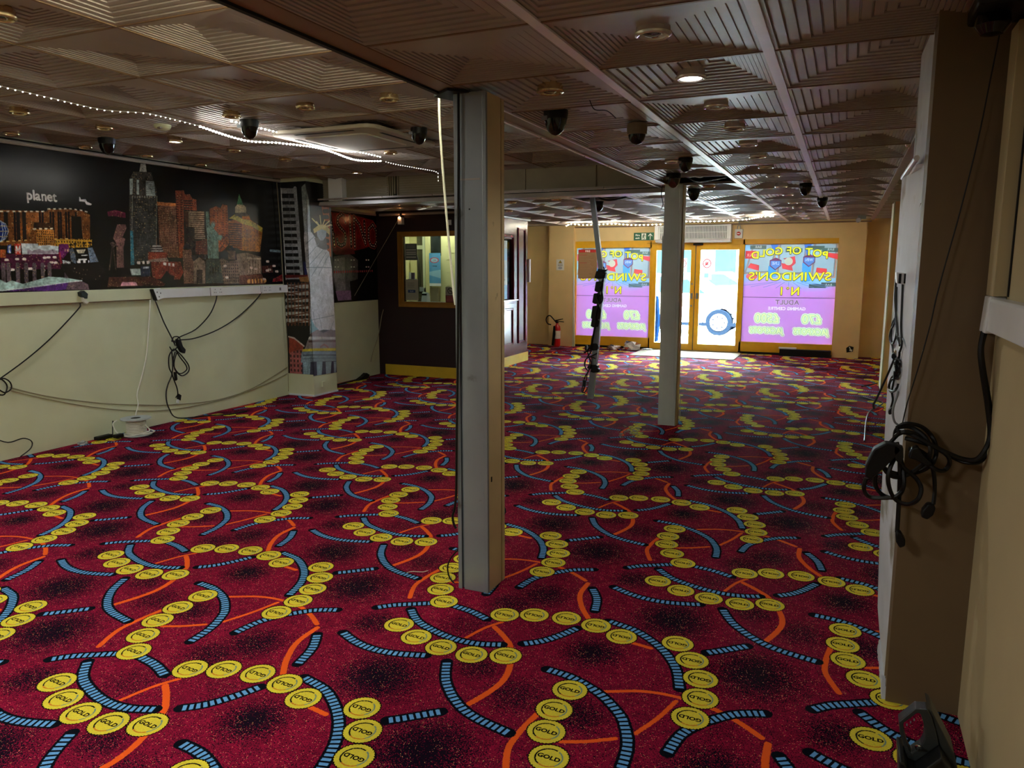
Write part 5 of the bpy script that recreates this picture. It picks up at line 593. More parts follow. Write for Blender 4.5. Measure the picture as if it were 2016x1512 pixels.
MB().box(-5.87, -4.98, by0+.02, by0+.026, WZ0, WZ1).build('glass_pane', M_glass, bt)
MB().box(bx1-.03, bx1-.024, 10.1, 11.30, 1.06, 2.03).build('glass_pane', M_glass, bt)
# interior of the booth
panel('back_lining', bx0+.01, bx1-.05, 10.34, 10.38, 0, 2.36, M_mar_in); panel('side_lining', bx0+.01, bx0+.05, by0+.06, 10.34, 0, 2.36, M_mar_in)
panel('floor_board', bx0+.01, bx1-.06, by0+.06, 11.85, .002, .02, M_mar_in)
M_olive = mat('olive_grey', (84, 82, 62), .5, noise=.1)
panel('dark_door_pane', -6.13, -6.0, 10.32, 10.339, .3, 1.86, M_olive); panel('dark_door_pane', -6.13, -6.0, 10.32, 10.339, 1.92, 2.3, M_olive); panel('door_rail', -6.14, -5.99, 10.30, 10.339, 1.86, 1.92, M_cream)
panel('door_stile', -6.01, -5.965, 10.28, 10.339, 0, 2.3, M_cream); panel('door_stile', -5.955, -5.885, 10.27, 10.339, 0, 2.3, M_mar_in); panel('cupboard_side', -6.24, -6.13, 10.30, 10.339, 0, 1.70, M_mar_in)
panel('cupboard_front', -5.88, -5.715, 10.31, 10.339, 1.76, 2.3, mat('dark_glazing', (40, 46, 46), .2, noise=.5, nscale=20)); panel('low_unit', -5.99, -5.74, 10.28, 10.339, .9, 1.27, M_bulk)
for k in range(7): panel('paper_note', -5.62+.07*(k % 2), -5.56+.07*(k % 2), 10.334, 10.3395, 1.3+.1*k, 1.302+.1*k, M_bulk)
MB().tube([(-6.12, 10.3, 1.75), (-6.09, 10.28, 1.6), (-6.075, 10.28, 1.45), (-6.10, 10.28, 1.25)], .006).build('black_cable', M_cable, bt, True); MB().tube([(-6.13, 10.3, 1.8), (-6.07, 10.28, 1.62), (-6.055, 10.28, 1.4), (-6.07, 10.28, 1.2)], .005).build('black_cable', M_cable, bt, True)
MB().box(-6.08, -6.03, 10.27, 10.30, 1.18, 1.215).build('door_lever', M_black, bt)
lampm = MB().box(-5.85, -5.35, 9.75, 10.25, 2.33, 2.36).build('ceiling_lamp', mat('booth_lamp', (255, 255, 240), .4, emit=(255, 250, 225), es=9, noise=.02), bt)
def sheet(name, label, cat, x0, x1, y, z0, z1, m, p=None, group=None, th=.002, dy=-1):
    o = quad_uv(name, [(x0, y, z0), (x1, y, z0), (x1, y, z1), (x0, y, z1)], m, parent=p, thick=th, nrm=(0, dy, 0))
    if cat: tag(o, label, cat, group)
    return o
def sheetimg(nm, w_, h, bg, fn, rough=.5, tl=0):
    c = Canvas(0, w_, 0, h, 900, bg); fn(c); return imgmat(nm, c.a, rough=rough, translucent=tl)
def greypaper(c):
    for z in (.30, .27): c.line([(.04, z), (.20, z)], .012, (150, 156, 150))
    for z in (.20, .15, .11, .05): c.poly([(.02, z), (.22, z), (.22, z+.022), (.02, z+.022)], (190, 196, 186))
sheet('notice', 'grey printed notice taped high on the left of the booth glass', 'notice', -5.852, -5.655, by0+.015, 1.687, 1.922, sheetimg('notice_a', .24, .34, (95, 105, 98), greypaper), th=.001)
def np_(c):
    for z in (.25, .23, .21, .19): c.line([(.04, z), (.18, z)], .004, (80, 84, 82))
    c.poly([(.05, .11), (.20, .11), (.20, .15), (.05, .15)], (30, 60, 110)); c.text('PLAY', .13, .12, .028, (220, 225, 235))
sheet('notice', 'grey notice with a blue strip low on the left of the booth glass', 'notice', -5.859, -5.644, by0+.015, 1.11, 1.411, sheetimg('notice_b', .26, .30, (150, 150, 138), np_), th=.001)
def smk(c):
    c.poly([(0, 0), (.13, 0), (.13, .10), (0, .10)], (96, 14, 22)); c.ell(.075, .165, .045, .045, (24, 22, 20)); c.ell(.075, .165, .036, .036, (150, 148, 136)); c.line([(.045, .19), (.105, .14)], .009, (24, 22, 20)); c.line([(.05, .158), (.1, .158)], .008, (60, 58, 50))
    for z in (.02, .04, .06, .08): c.line([(.015, z), (.115, z)], .006, (190, 120, 120))
sheet('no_smoking_sign', 'no smoking notice at the lower right corner of the booth glass', 'sign', -5.197, -5.06, by0+.014, 1.09, 1.31, sheetimg('no_smoking', .13, .22, (150, 148, 136), smk), th=.001)
def blu(c):
    c.poly([(0, 0), (.22, 0), (.22, .60), (.12, .60), (0, .50)], (92, 158, 205)); c.poly([(0, .20), (.22, .14), (.22, .30), (0, .26)], (150, 195, 220)); c.poly([(0, 0), (.22, 0), (.22, .05), (0, .05)], (235, 240, 240))
    c.ell(.10, .47, .085, .05, (205, 40, 50)); c.ell(.10, .47, .07, .038, (150, 195, 220)); c.text('24', .10, .45, .05, (150, 40, 70), slant=.3); c.poly([(.06, .36), (.15, .355), (.15, .37), (.06, .37)], (30, 50, 70)); c.text('7', .18, .06, .03, (205, 80, 90))
sheet('blue_poster', 'pale blue poster with a red oval hanging inside the booth', 'poster', -5.878, -5.678, 10.25, 1.298, 1.80, sheetimg('blue_poster', .22, .60, (92, 158, 205), blu), th=.003)
t = thing('paper_holder', 'small stack of leaflets seen through the booth window beside the blue strip notice', 'leaflets', (-6.0, 9.9, 0))
MB().box(-5.99, -5.94, 9.90, 9.92, 1.41, 1.505).build('leaflet', mat('leaflet_dark', (70, 50, 80), .5, noise=.1), t); MB().box(-6.03, -5.995, 9.90, 9.92, 1.41, 1.51).build('leaflet', M_white, t)
MB().box(-6.04, -5.92, 9.88, 9.94, 1.40, 1.41).build('holder_tray', M_steel, t)
t = thing('booth_counter', 'pale counter with a telephone box inside the booth', 'counter', (-5.5, 9.8, 0))
MB().box(-6.25, -5.02, 9.62, 9.95, .022, 1.04).build('counter_body', M_mar_in, t); MB().box(-6.25, -5.02, 9.60, 10.02, 1.04, 1.07).build('counter_top', M_steel, t)
t = thing('card_reader', 'small white device standing on the booth counter behind the glass', 'device', (-5.6, 9.64, 1.07))
MB().prism([(9.58, 1.07), (9.70, 1.07), (9.68, 1.20), (9.62, 1.225)], 0, -5.644, -5.55).build('device_body', M_white, t, bevel=.006); MB().box(-5.635, -5.56, 9.60, 9.606, 1.18, 1.205).build('device_screen', M_black, t)
sheet('paper_note', 'small white note standing above the booth counter', 'notice', -5.684, -5.614, 9.62, 1.235, 1.30, M_white)
# joinery on the hall side of the booth (facing the door aisle)
M_mframe = mat('maroon_moulding', (96, 22, 38), .15, noise=.1, nscale=8)
def mould(y0, y1, z0, z1, wd=.035, x=bx1):
    m = MB()
    m.box(x, x+.022, y0, y0+wd, z0, z1); m.box(x, x+.022, y1-wd, y1, z0, z1); m.box(x, x+.022, y0+wd, y1-wd, z0, z0+wd); m.box(x, x+.022, y0+wd, y1-wd, z1-wd, z1)
    return m.build('moulding', M_mframe, bt, bevel=.006)
mould(11.50, 11.82, .33, 2.22); mould(10.2, 11.30, .33, .93); mould(10.05, 11.35, 1.0, 2.10, .05)
MB().prism([(10.1, 1.045), (11.45, 1.045), (11.45, 1.065), (10.1, 1.065)], 0, bx1+.02, bx1+.04).build('rope_edge', M_chrome, bt)
MB().prism([(10.65, 2.20), (10.72, 2.33), (10.82, 2.335), (10.90, 2.24), (10.86, 2.14), (10.74, 2.12)], 0, bx1+.001, bx1+.012).build('oval_plaque', mat('oval_plaque', (205, 200, 160), .5, noise=.1), bt)
MB().tube([(-6.25, by0-.02, 2.335), (-5.0, by0-.02, 2.34), (bx1+.02, by0+.1, 2.345), (bx1+.03, 10.6, 2.36), (bx1+.03, by1+.02, 2.36)], .018, 8, smooth=False).build('top_rail', M_lip, bt, True)
def pap(c):
    c.poly([(0, .6), (.5, .6), (.5, .78), (0, .78)], (150, 195, 225)); c.ell(.25, .42, .13, .09, (240, 215, 90)); c.ell(.18, .6, .1, .06, (240, 230, 170)); c.poly([(0, 0), (.5, 0), (.5, .22), (0, .22)], (110, 170, 205)); c.text('24', .25, .05, .1, (240, 245, 250)); c.line([(.05, .3), (.45, .3)], .02, (170, 180, 180)); c.text('OPEN', .25, .68, .06, (200, 60, 70))
o = quad_uv('blue_poster', [(bx1-.02, 10.15, 1.08), (bx1-.02, 11.12, 1.08), (bx1-.02, 11.12, 2.0), (bx1-.02, 10.15, 2.0)], sheetimg('side_poster', .5, .9, (205, 225, 225), pap), nrm=(1, 0, 0), thick=.001); tag(o, 'blue and yellow notice in the side window of the booth', 'poster')
t = thing('entry_keypad', 'white plate on the far edge of the booth side', 'plate', (-4.94, 11.9, 1.45)); MB().box(-4.935, -4.895, 11.925, 11.99, 1.33, 1.72).build('plate', M_white, t, bevel=.01)
t = thing('alarm_lamp', 'small lit box lamp hanging above the booth window', 'lamp', (-5.87, 9.45, 2.3))
MB().box(-5.91, -5.84, 9.42, 9.49, 2.19, 2.29).build('lamp_box', M_white, t, bevel=.004); MB().lathe([(.0, 0), (.012, .002), (.014, .012), (.008, .022), (0, .024)], (-5.875, 9.415, 2.275), 10).build('bulb', mat('amber_bulb', (255, 200, 150), .3, emit=(255, 170, 110), es=30, noise=.02), t); MB().box(-5.885, -5.865, 9.44, 9.46, 2.29, 2.385).build('stem', M_black, t)
t = thing('wall_plate', 'small white plate high on the maroon booth front', 'plate', (-5.1, 9.49, 2.2)); MB().box(-5.15, -5.08, 9.488, 9.499, 2.17, 2.24).build('plate', M_white, t)
# ---------------------------------------------------------------- pillars
t = thing('pillar', 'near steel cased pillar with grey front, beige side and a cable in its groove', 'pillar', (-1.6, 3.27, 0))
MB().box(-1.668, -1.530, 3.195, 3.362, 0, 2.378).build('core', M_steel, t)
MB().box(-1.683, -1.672, 3.185, 3.375, 0, 2.372).build('left_flange', M_steel, t); MB().box(-1.683, -1.664, 3.178, 3.187, 0, 2.372).build('left_flange', M_steel, t)
MB().box(-1.650, -1.536, 3.178, 3.196, 0, 2.376).build('front_plate', M_steel, t, bevel=.002)
MB().box(-1.538, -1.517, 3.174, 3.192, 0, 2.376).build('corner_angle', M_steel, t, bevel=.003)
MB().box(-1.532, -1.519, 3.19, 3.338, 0, 2.374).build('side_plate', M_caspaint, t, bevel=.002)
MB().box(-1.531, -1.518, 3.345, 3.375, 0, 2.372).build('side_strip', M_caspaint, t)
MB().lathe([(0, 0), (.004, 0), (.004, .003)], (-1.605, 3.177, 1.86), 8, 1).build('rivet_hole', M_dark, t)
MB().box(-1.519, -1.5165, 3.215, 3.225, .56, .585).build('chip', M_dark, t); MB().box(-1.65, -1.55, 3.1765, 3.1782, 1.990, 1.998).build('tape_residue', M_lip, t)
MB().prism([(-1.79, 3.19), (-1.67, 3.10), (-1.60, 3.18), (-1.64, 3.30), (-1.74, 3.32)], 2, 2.372, 2.384).build('torn_hole', M_dark, t)
M_pale = mat('pale_casing', (196, 206, 208), .35, metal=.2, noise=.08, nscale=5)
t = thing('pillar', 'far slim grey cased pillar standing before the entrance doors', 'pillar', (-1.57, 7.58, 0))
MB().box(-1.655, -1.492, 7.52, 7.66, 0, 2.385).build('core', M_pale, t); MB().box(-1.660, -1.512, 7.508, 7.522, 0, 2.385).build('front_plate', M_pale, t, bevel=.002)
MB().box(-1.512, -1.485, 7.505, 7.53, 0, 2.38).build('corner_angle', M_pale, t, bevel=.003); MB().box(-1.495, -1.48, 7.54, 7.66, 0, 2.38).build('side_plate', M_chrome if False else M_caspaint, t)
MB().box(-1.692, -1.662, 7.60, 7.615, .97, 1.9).build('warped_plate', M_pale, t)
MB().tube([(-1.47, 7.66, .02), (-1.468, 7.67, .12), (-1.472, 7.665, .3)], .004).build('loose_wire', M_wcable, t, True)
t = thing('leaning_post', 'bent grey trunking post leaning out of a ceiling gap, wrapped in black leads', 'post', (-2.76, 8.70, 0))
def bar(P, Q, w0, d0, name, m): 
    mb = MB(); mb.add([(P[0]-w0, P[1]-d0, P[2]), (P[0]+w0, P[1]-d0, P[2]), (P[0]+w0, P[1]+d0, P[2]), (P[0]-w0, P[1]+d0, P[2]), (Q[0]-w0, Q[1]-d0, Q[2]), (Q[0]+w0, Q[1]-d0, Q[2]), (Q[0]+w0, Q[1]+d0, Q[2]), (Q[0]-w0, Q[1]+d0, Q[2])], [(3,2,1,0),(4,5,6,7),(0,1,5,4),(1,2,6,5),(2,3,7,6),(3,0,4,7)]); return mb.build(name, m, t)
bar((-2.760, 8.70, .003), (-2.690, 8.70, .72), .034, .03, 'lower_length', M_steel); bar((-2.690, 8.70, .72), (-2.640, 8.70, 1.45), .032, .028, 'middle_length', M_steel)
bar((-2.632, 8.70, 1.42), (-2.780, 8.70, 2.43), .028, .024, 'upper_length', M_steel)
for (x, z, w_, h) in ((-2.655, 1.50, .075, .09), (-2.67, 1.36, .055, .12), (-2.69, 1.22, .06, .12), (-2.70, 1.05, .065, .16), (-2.71, .93, .055, .1), (-2.715, .64, .06, .08), (-2.73, .40, .075, .05), (-2.70, .36, .06, .06)):
    MB().prism([(x-w_*.9, z-h*.4), (x-w_*.3, z-h*.55), (x+w_*.8, z-h*.45), (x+w_, z+h*.2), (x+w_*.5, z+h*.55), (x-w_*.6, z+h*.5)], 1, 8.65, 8.72).build('lead_wrap', M_black, t, bevel=.008)
MB().prism([(-2.62, 1.50), (-2.56, 1.565), (-2.60, 1.56), (-2.68, 1.57), (-2.70, 1.50)], 1, 8.655, 8.70).build('plug_head', M_black, t, bevel=.004)
for k, P in (('P5', .012), ('P7', .006)): MB().tube(CABLES[k], P).build('lead', M_cable, t, True)
for k in ('P1', 'P2', 'P3', 'P4', 'P6'): MB().tube(CABLES[k], .0075).build('lead', M_cable, t, True)
MB().box(-2.815, -2.79, 8.62, 8.66, .60, .66).build('plug_head', M_black, t)
MB().box(-2.83, -2.795, 8.60, 8.64, .16, .24).build('plug_head', M_black, t, bevel=.004)
# ---------------------------------------------------------------- shop front: windows, doors
def shopwin(n, x0, x1, z0, z1, zt=2.0):
    s = sempty('window_%d' % n, ((x0+x1)/2, 14.5, 0))
    MB().box(x0-.03, x1+.02, 14.46, 14.56, z1+.0, 2.085).build('window_head', M_gold, s); MB().box(x0-.03, x1+.02, 14.46, 14.56, .04, z0).build('bottom_rail', M_gold, s)
    MB().box(x0-.04, x0, 14.465, 14.56, z0, z1).build('window_stile', M_gold, s); MB().box(x1, x1+.03, 14.465, 14.56, z0, z1).build('window_stile', M_gold, s)
    MB().box(x0, x1, 14.515, 14.521, z0, z1).build('glass_pane', M_glass, s)
    MB().box(x0-.04, x1+.03, 14.44, 14.56, 0, .04).build('kick_strip', M_dark, s); return s
shopwin(1, -4.93, -3.44, .218, 1.955); shopwin(2, -1.70, -.135, .218, 1.995)
MB().box(-4.93, -3.44, 14.50, 14.505, .2, .222).build('bead', M_strip, bpy.data.objects['window_1'])
M_seal = mat('grey_seal', (90, 88, 80), .6, noise=.1)
def doorleaf(n, x0, x1, hinge):
    s = sempty('door_%d' % n, ((x0+x1)/2, 14.5, 0)); g0, g1, zz0, zz1 = x0+(.10 if hinge < 0 else .085), x1-(.085 if hinge < 0 else .07), .14, 1.90
    MB().box(x0+.004, g0, 14.47, 14.52, .02, 2.0).build('door_stile', M_gold, s, bevel=.003); MB().box(g1, x1-.004, 14.47, 14.52, .02, 2.0).build('door_stile', M_gold, s, bevel=.003)
    MB().box(g0, g1, 14.47, 14.52, .02, zz0).build('door_rail', M_gold, s); MB().box(g0, g1, 14.47, 14.52, zz1, 2.0).build('door_rail', M_gold, s)
    MB().box(g0, g1, 14.494, 14.500, zz0, zz1).build('glass_pane', M_glass, s)
    hx = x1-.045 if hinge < 0 else x0+.045
    h = MB().box(hx-.022, hx+.022, 14.462, 14.470, .99, 1.10).build('door_handle', M_chrome, s, bevel=.002); MB().box(hx-.010, hx+.010, 14.458, 14.462, 1.00, 1.09).build('handle_recess', M_steel, h)
    if hinge < 0:
        for z in (1.27, .86): MB().lathe([(0, 0), (.016, 0), (.018, -.008), (0, -.009)], (hx, 14.470, z), 14, 1).build('lock_cylinder', M_steel, s, True)
    return s
doorleaf(1, -3.42, -2.583, -1); doorleaf(2, -2.575, -1.73, 1)
dh = sempty('trim_7'); MB().box(-3.44, -1.70, 14.46, 14.56, 2.0, 2.085).build('door_head', M_gold, dh); MB().box(-2.587, -2.571, 14.475, 14.515, .01, 2.0).build('meeting_seal', M_seal, dh)
MB().box(-3.44, -3.42, 14.46, 14.56, 0, 2.0).build('door_jamb', M_gold, dh); MB().box(-1.73, -1.70, 14.46, 14.56, 0, 2.0).build('door_jamb', M_gold, dh)
MB().box(-3.44, -1.70, 14.42, 14.60, 0, .02).build('threshold', mat('aluminium_sill', (150, 140, 120), .4, metal=.5, noise=.1), dh)
MB().box(-3.5, -2.3, 14.452, 14.458, 2.03, 2.035).build('cable_clip', M_dark, dh)
MB().box(-2.62, -2.45, 14.40, 14.47, 1.985, 2.02).build('door_sensor', M_black, dh)
# window film print, seen mirrored from inside
def film():
    W_, H_ = 1.56, 1.78; c = Canvas(0, W_, 0, H_, 430, (206, 150, 214)); A = c.a; h, w_ = A.shape[:2]
    zz = (np.arange(h)/430)[:, None]; xx = (np.arange(w_)/430)[None, :]
    t = np.clip((zz-1.0+.08*np.sin(xx*4))/.16, 0, 1)[..., None]; A[:] = A*(1-t)+np.array((150, 200, 226))/255*t
    # reels and cabinets of the collage
    for (x, z, ww, hh, s) in ((.02, 1.18, .40, .62, -.02), (.52, 1.24, .48, .56, -.02), (1.10, 1.26, .46, .56, -.14)):
        c.poly([(x, z), (x+ww, z-.02), (x+ww+s, z+hh), (x+s, z+hh)], (176, 138, 120)); c.poly([(x+.02, z+.02), (x+ww-.02, z), (x+ww-.02+s, z+hh), (x+.02+s, z+hh)], (118, 128, 140)); c.poly([(x+.04, z+.04), (x+ww-.04, z+.02), (x+ww-.04+s, z+hh), (x+.04+s, z+hh)], (168, 188, 198))
    for P in ([(.43, 1.78), (.56, 1.78), (.50, 1.56)], [(.98, 1.78), (1.12, 1.78), (1.06, 1.62)]): c.poly(P, (52, 110, 190))
    for P in ([(.42, 1.45), (.50, 1.50), (.57, 1.44), (.56, 1.1), (.42, 1.12)], [(1.0, 1.40), (1.07, 1.44), (1.14, 1.38), (1.14, 1.16), (1.0, 1.2)]): c.poly(P, (70, 160, 210))
    for x, z in ((.12, 1.66), (.36, 1.70), (.72, 1.66), (1.33, 1.72), (.10, 1.06), (.30, 1.03)): c.poly([(x-.14, z-.03), (x+.14, z-.03), (x+.14, z+.04), (x-.14, z+.04)], (70, 96, 96))
    for x, z, s in ((.12, 1.655, 'BAR'), (.72, 1.66, 'BAR'), (1.33, 1.71, 'BAR'), (.12, 1.035, 'BAR')): c.text(s, x, z, .06, (225, 235, 235), mirror=False)
    c.poly([(1.36, 1.52), (1.55, 1.52), (1.55, 1.66), (1.36, 1.66)], (180, 40, 50)); c.text('BAR', 1.45, 1.555, .08, (225, 190, 190))
    for x, z, s in ((.46, 1.50, 'WIN'), (1.02, 1.44, 'LINE')): c.poly([(x-.10, z-.05), (x, z-.13), (x+.10, z-.05), (x+.10, z+.05), (x, z+.10), (x-.10, z+.05)], (120, 50, 90)); c.poly([(x-.085, z-.04), (x, z-.11), (x+.085, z-.04), (x+.085, z+.04), (x-.085, z+.04)], (80, 130, 190)); c.text(s, x, z-.03, .075, (245, 245, 250), xs=.8)
    for P in ([(.72, 1.30), (.90, 1.34), (.92, 1.44), (.82, 1.42), (.80, 1.48), (.90, 1.52), (.70, 1.56), (.68, 1.44), (.74, 1.38)], [(1.3, 1.30), (1.5, 1.36), (1.45, 1.44), (1.3, 1.40)], [(.16, 1.24), (.34, 1.28), (.33, 1.36), (.16, 1.34)], [(0, 1.50), (.16, 1.55), (.18, 1.62), (0, 1.6)]): c.poly(P, (190, 60, 70))
    c.ell(.80, 1.47, .07, .07, (200, 205, 190)); c.ell(1.42, 1.2, .1, .06, (200, 80, 90))
    for a in np.linspace(-.9, .9, 9): c.line([(.78+a*.3, 1.10), (.78+a*.95, .98+.05*abs(a))], .008, (90, 130, 190))
    def fat(s, x, z, h_, colr, b, **k): c.text(s, x, z, h_, (24, 44, 34), bold=b, **k); c.text(s, x, z+.004, h_, colr, bold=b*.35, **k)
    Y_ = (238, 224, 40)
    fat('POT OF GOLD', .80, 1.50, .175, Y_, .010, xs=1.08, arc=.10); fat("SWINDON'S", .78, 1.13, .205, Y_, .010, xs=1.22)
    fat('N', .66, .87, .20, Y_, .010); fat('o', .79, .97, .09, Y_, .006); fat('1', .88, .87, .20, Y_, .010)
    c.line([(0, .823), (W_, .823)], .012, (96, 70, 110))
    c.text('ADULT', .79, .70, .115, (230, 220, 235), xs=1.05, bold=.008); c.text('ADULT', .79, .70, .115, (120, 90, 110), xs=1.05, bold=.002)
    c.text('GAMING CENTRE', .79, .60, .075, (248, 240, 248), xs=1.05, bold=.004)
    for s, x, z, h_ in (('\u00a370', .36, .37, .22), ('\u00a3500', 1.12, .37, .22), ('JACKPOTS', .36, .17, .145), ('JACKPOTS', 1.12, .17, .145)):
        sl = .15 if s[0] == 'J' else 0; k = .80 if s[0] == 'J' else .92
        c.text(s, x, z, h_, (236, 244, 226), bold=.030, xs=k, slant=sl); c.text(s, x, z, h_, (150, 190, 170), bold=.012, xs=k, slant=sl); c.text(s, x, z, h_, (240, 246, 190), bold=.004, xs=k, slant=sl)
    return c.a
FA = film(); FA = FA**.85*.76+.24
M_film = imgmat('window_film', FA, rough=.35, translucent=.25)
M_film.node_tree.nodes['Principled BSDF'].inputs['Specular IOR Level'].default_value = .3
tb = [n for n in M_film.node_tree.nodes if n.type == 'BSDF_TRANSLUCENT'][0]
MUV = ((1, 0), (0, 0), (0, 1), (1, 1))
for (x0, x1, z0, z1, lab) in ((-4.93, -3.44, .218, 1.955, 'lilac collage window film left of the doors, behind the fire notice'), (-1.70, -.135, .218, 1.995, 'lilac window film with slot machine collage right of the doors, lettering mirrored')):
    o = quad_uv('window_film', [(x0, 14.510, z0), (x1, 14.510, z0), (x1, 14.510, z1), (x0, 14.510, z1)], M_film, uv=MUV, thick=.0012, nrm=(0, -1, 0)); tag(o, lab, 'window film')
MB().box(-1.70, -.135, 14.506, 14.509, 1.985, 2.0).build('torn_edge', M_strip, bpy.data.objects['window_2'])
# signs on the doors (mirrored 18 sign)
def eighteen(c):
    c.ell(.1, .3, .085, .085, (200, 50, 50)); c.ell(.1, .3, .070, .070, (250, 250, 250)); c.text('18', .1, .27, .085, (110, 40, 50), bold=.003); c.line([(.05, .35), (.15, .25)], .012, (205, 60, 60))
    for z in (.19, .17, .15): c.line([(.04, z), (.16, z)], .006, (150, 120, 120))
    c.poly([(.06, .04), (.15, .04), (.15, .12), (.06, .12)], (150, 180, 185))
m18 = sheetimg('eighteen', .2, .4, (250, 250, 250), eighteen, tl=.6)
for x, l in ((-2.37, 'mirrored over 18 only sticker on the right hand door glass'), (-2.83, 'faint mirrored over 18 only sticker on the left hand door glass')):
    o = quad_uv('door_sticker', [(x-.09, 14.4925, 1.35), (x+.09, 14.4925, 1.35), (x+.09, 14.4925, 1.75), (x-.09, 14.4925, 1.75)], m18, uv=MUV, thick=.0008, nrm=(0, -1, 0)); tag(o, l, 'sticker')
def firen(c):
    c.poly([(0, .52), (.40, .52), (.40, .575), (0, .575)], (190, 40, 40)); c.text('FIRE', .2, .528, .05, (245, 235, 230), bold=.002, xs=1.1)
    for z in np.arange(.03, .5, .018): c.line([(.03, z), (.03+.3*(.6+.4*random.random()), z)], .006, (172, 140, 108))
    for z in (.47, .31): c.line([(.03, z), (.18, z)], .012, (165, 70, 60))
sheet('fire_notice', 'brown fire action notice with a red heading on the left window', 'notice', -4.90, -4.51, 14.50, 1.36, 1.93, sheetimg('fire_notice', .40, .58, (150, 118, 84), firen), th=.002)
def fex(c):
    c.text('Fire', .075, .085, .05, (235, 245, 235), bold=.002); c.text('exit', .075, .03, .05, (235, 245, 235), bold=.002)
    c.poly([(.15, .015), (.24, .015), (.24, .135), (.15, .135)], (235, 245, 235)); g = (10, 90, 60)
    c.ell(.20, .118, .010, .010, g); c.line([(.197, .10), (.187, .065)], .018, g); c.line([(.187, .065), (.205, .045), (.20, .022)], .010, g); c.line([(.187, .065), (.172, .045), (.158, .040)], .010, g); c.line([(.196, .098), (.215, .085), (.228, .09)], .008, g); c.line([(.194, .098), (.175, .088), (.165, .072)], .008, g)
    c.line([(.32, .02), (.32, .12)], .016, (240, 248, 240)); c.line([(.285, .085), (.32, .125), (.355, .085)], .016, (240, 248, 240))
sheet('fire_exit_sign', 'green fire exit sign with running figure and up arrow over the doors', 'sign', -3.765, -3.375, 14.445, 2.09, 2.235, sheetimg('fire_exit', .39, .15, (12, 96, 66), fex), th=.004)
def warn(c):
    c.line([(.075, .19), (.045, .14), (.105, .14), (.075, .19)], .006, (60, 50, 20)); c.poly([(.075, .185), (.05, .143), (.10, .143)], (225, 190, 60)); c.line([(.075, .175), (.07, .155), (.08, .155), (.074, .143)], .004, (30, 26, 20))
    for z in (.12, .108, .096, .084): c.line([(.03, z), (.12, z)], .005, (120, 122, 125))
    c.ell(.075, .045, .04, .025, (170, 176, 190))
sheet('warning_notice', 'small white laminated warning notice on the pier left of the shop front', 'notice', -5.31, -5.145, 14.353, 1.52, 1.735, sheetimg('warning', .15, .21, (232, 230, 226), warn), th=.003)
# air curtain over the doors
t = thing('air_curtain', 'white louvred air curtain heater over the entrance doors', 'heater', (-2.6, 14.3, 2.2))
MB().prism([(14.22, 2.09), (14.25, 2.045), (14.44, 2.03), (14.44, 2.345), (14.22, 2.345)], 0, -3.30, -1.93).build('heater_body', M_white, t, bevel=.006)
M_grille = mat('grille_shadow', (70, 92, 88), .6, noise=.1); MB().box(-3.22, -2.0, 14.212, 14.221, 2.10, 2.325).build('grille_recess', M_grille, t)
for k in range(44): MB().box(-3.215+k*.0277, -3.200+k*.0277, 14.205, 14.214, 2.105, 2.32).build('louvre', M_white, t)
for z in (2.095, 2.21, 2.32): MB().box(-3.225, -1.995, 14.202, 14.215, z, z+.008).build('cross_bar', M_white, t)
MB().box(-3.305, -3.24, 14.20, 14.222, 2.09, 2.345).build('end_cover', M_white, t); MB().box(-1.99, -1.925, 14.20, 14.222, 2.09, 2.345).build('end_cover', M_white, t)
t = thing('emergency_switch', 'white box with a red knob beside the air curtain', 'switch', (-1.81, 14.4, 2.19))
MB().box(-1.88, -1.742, 14.39, 14.45, 2.105, 2.265).build('switch_box', M_white, t, bevel=.005); MB().lathe([(0, 0), (.035, 0), (.035, -.012), (.028, -.02), (0, -.02)], (-1.811, 14.389, 2.185), 16, 1).build('red_knob', mat('red_knob', (200, 30, 24), .35, noise=.05), t, True)
MB().box(-1.835, -1.79, 14.362, 14.369, 2.178, 2.192).build('knob_grip', M_white, t)
for x in (-1.84, -1.79): MB().tube([(x, 14.42, 2.265), (x, 14.42, 2.30), (x*.5-1.815*.5, 14.42, 2.34), (-1.815, 14.42, 2.42)], .006).build('feed_cable', M_steel, t, True)
# things along the foot of the street wall
t = thing('fire_extinguisher', 'red fire extinguisher with black hose beside the front left pier', 'extinguisher', (-5.24, 14.22, 0))
M_red = mat('extinguisher_red', (190, 24, 30), .3, noise=.05)
MB().lathe([(.0, .0), (.062, .0), (.068, .02), (.068, .36), (.058, .41), (.028, .44), (.024, .47)], (-5.24, 14.24, .001), 20).build('cylinder', M_red, t, True)
MB().lathe([(.0695, .16), (.0695, .32)], (-5.24, 14.24, 0), 20).build('label_band', mat('label_paper', (225, 215, 205), .5, noise=.1), t, True)
MB().box(-5.265, -5.215, 14.22, 14.26, .47, .50).build('valve', M_black, t); MB().prism([(-5.29, .50), (-5.12, .55), (-5.12, .565), (-5.29, .53)], 1, 14.23, 14.25).build('squeeze_lever', M_black, t); MB().prism([(-5.27, .50), (-5.10, .49), (-5.10, .505), (-5.27, .515)], 1, 14.23, 14.25).build('carry_handle', M_black, t)
MB().tube([(-5.26, 14.22, .49), (-5.30, 14.19, .55), (-5.37, 14.18, .62), (-5.43, 14.18, .60), (-5.455, 14.18, .53), (-5.42, 14.18, .46), (-5.35, 14.18, .44)][::1], .012).build('hose', M_black, t, True)
MB().prism([(-5.33, .03), (-5.28, .02), (-5.245, .25), (-5.25, .42), (-5.29, .42), (-5.31, .2)], 1, 14.15, 14.17).build('discharge_horn', M_black, t, bevel=.008)
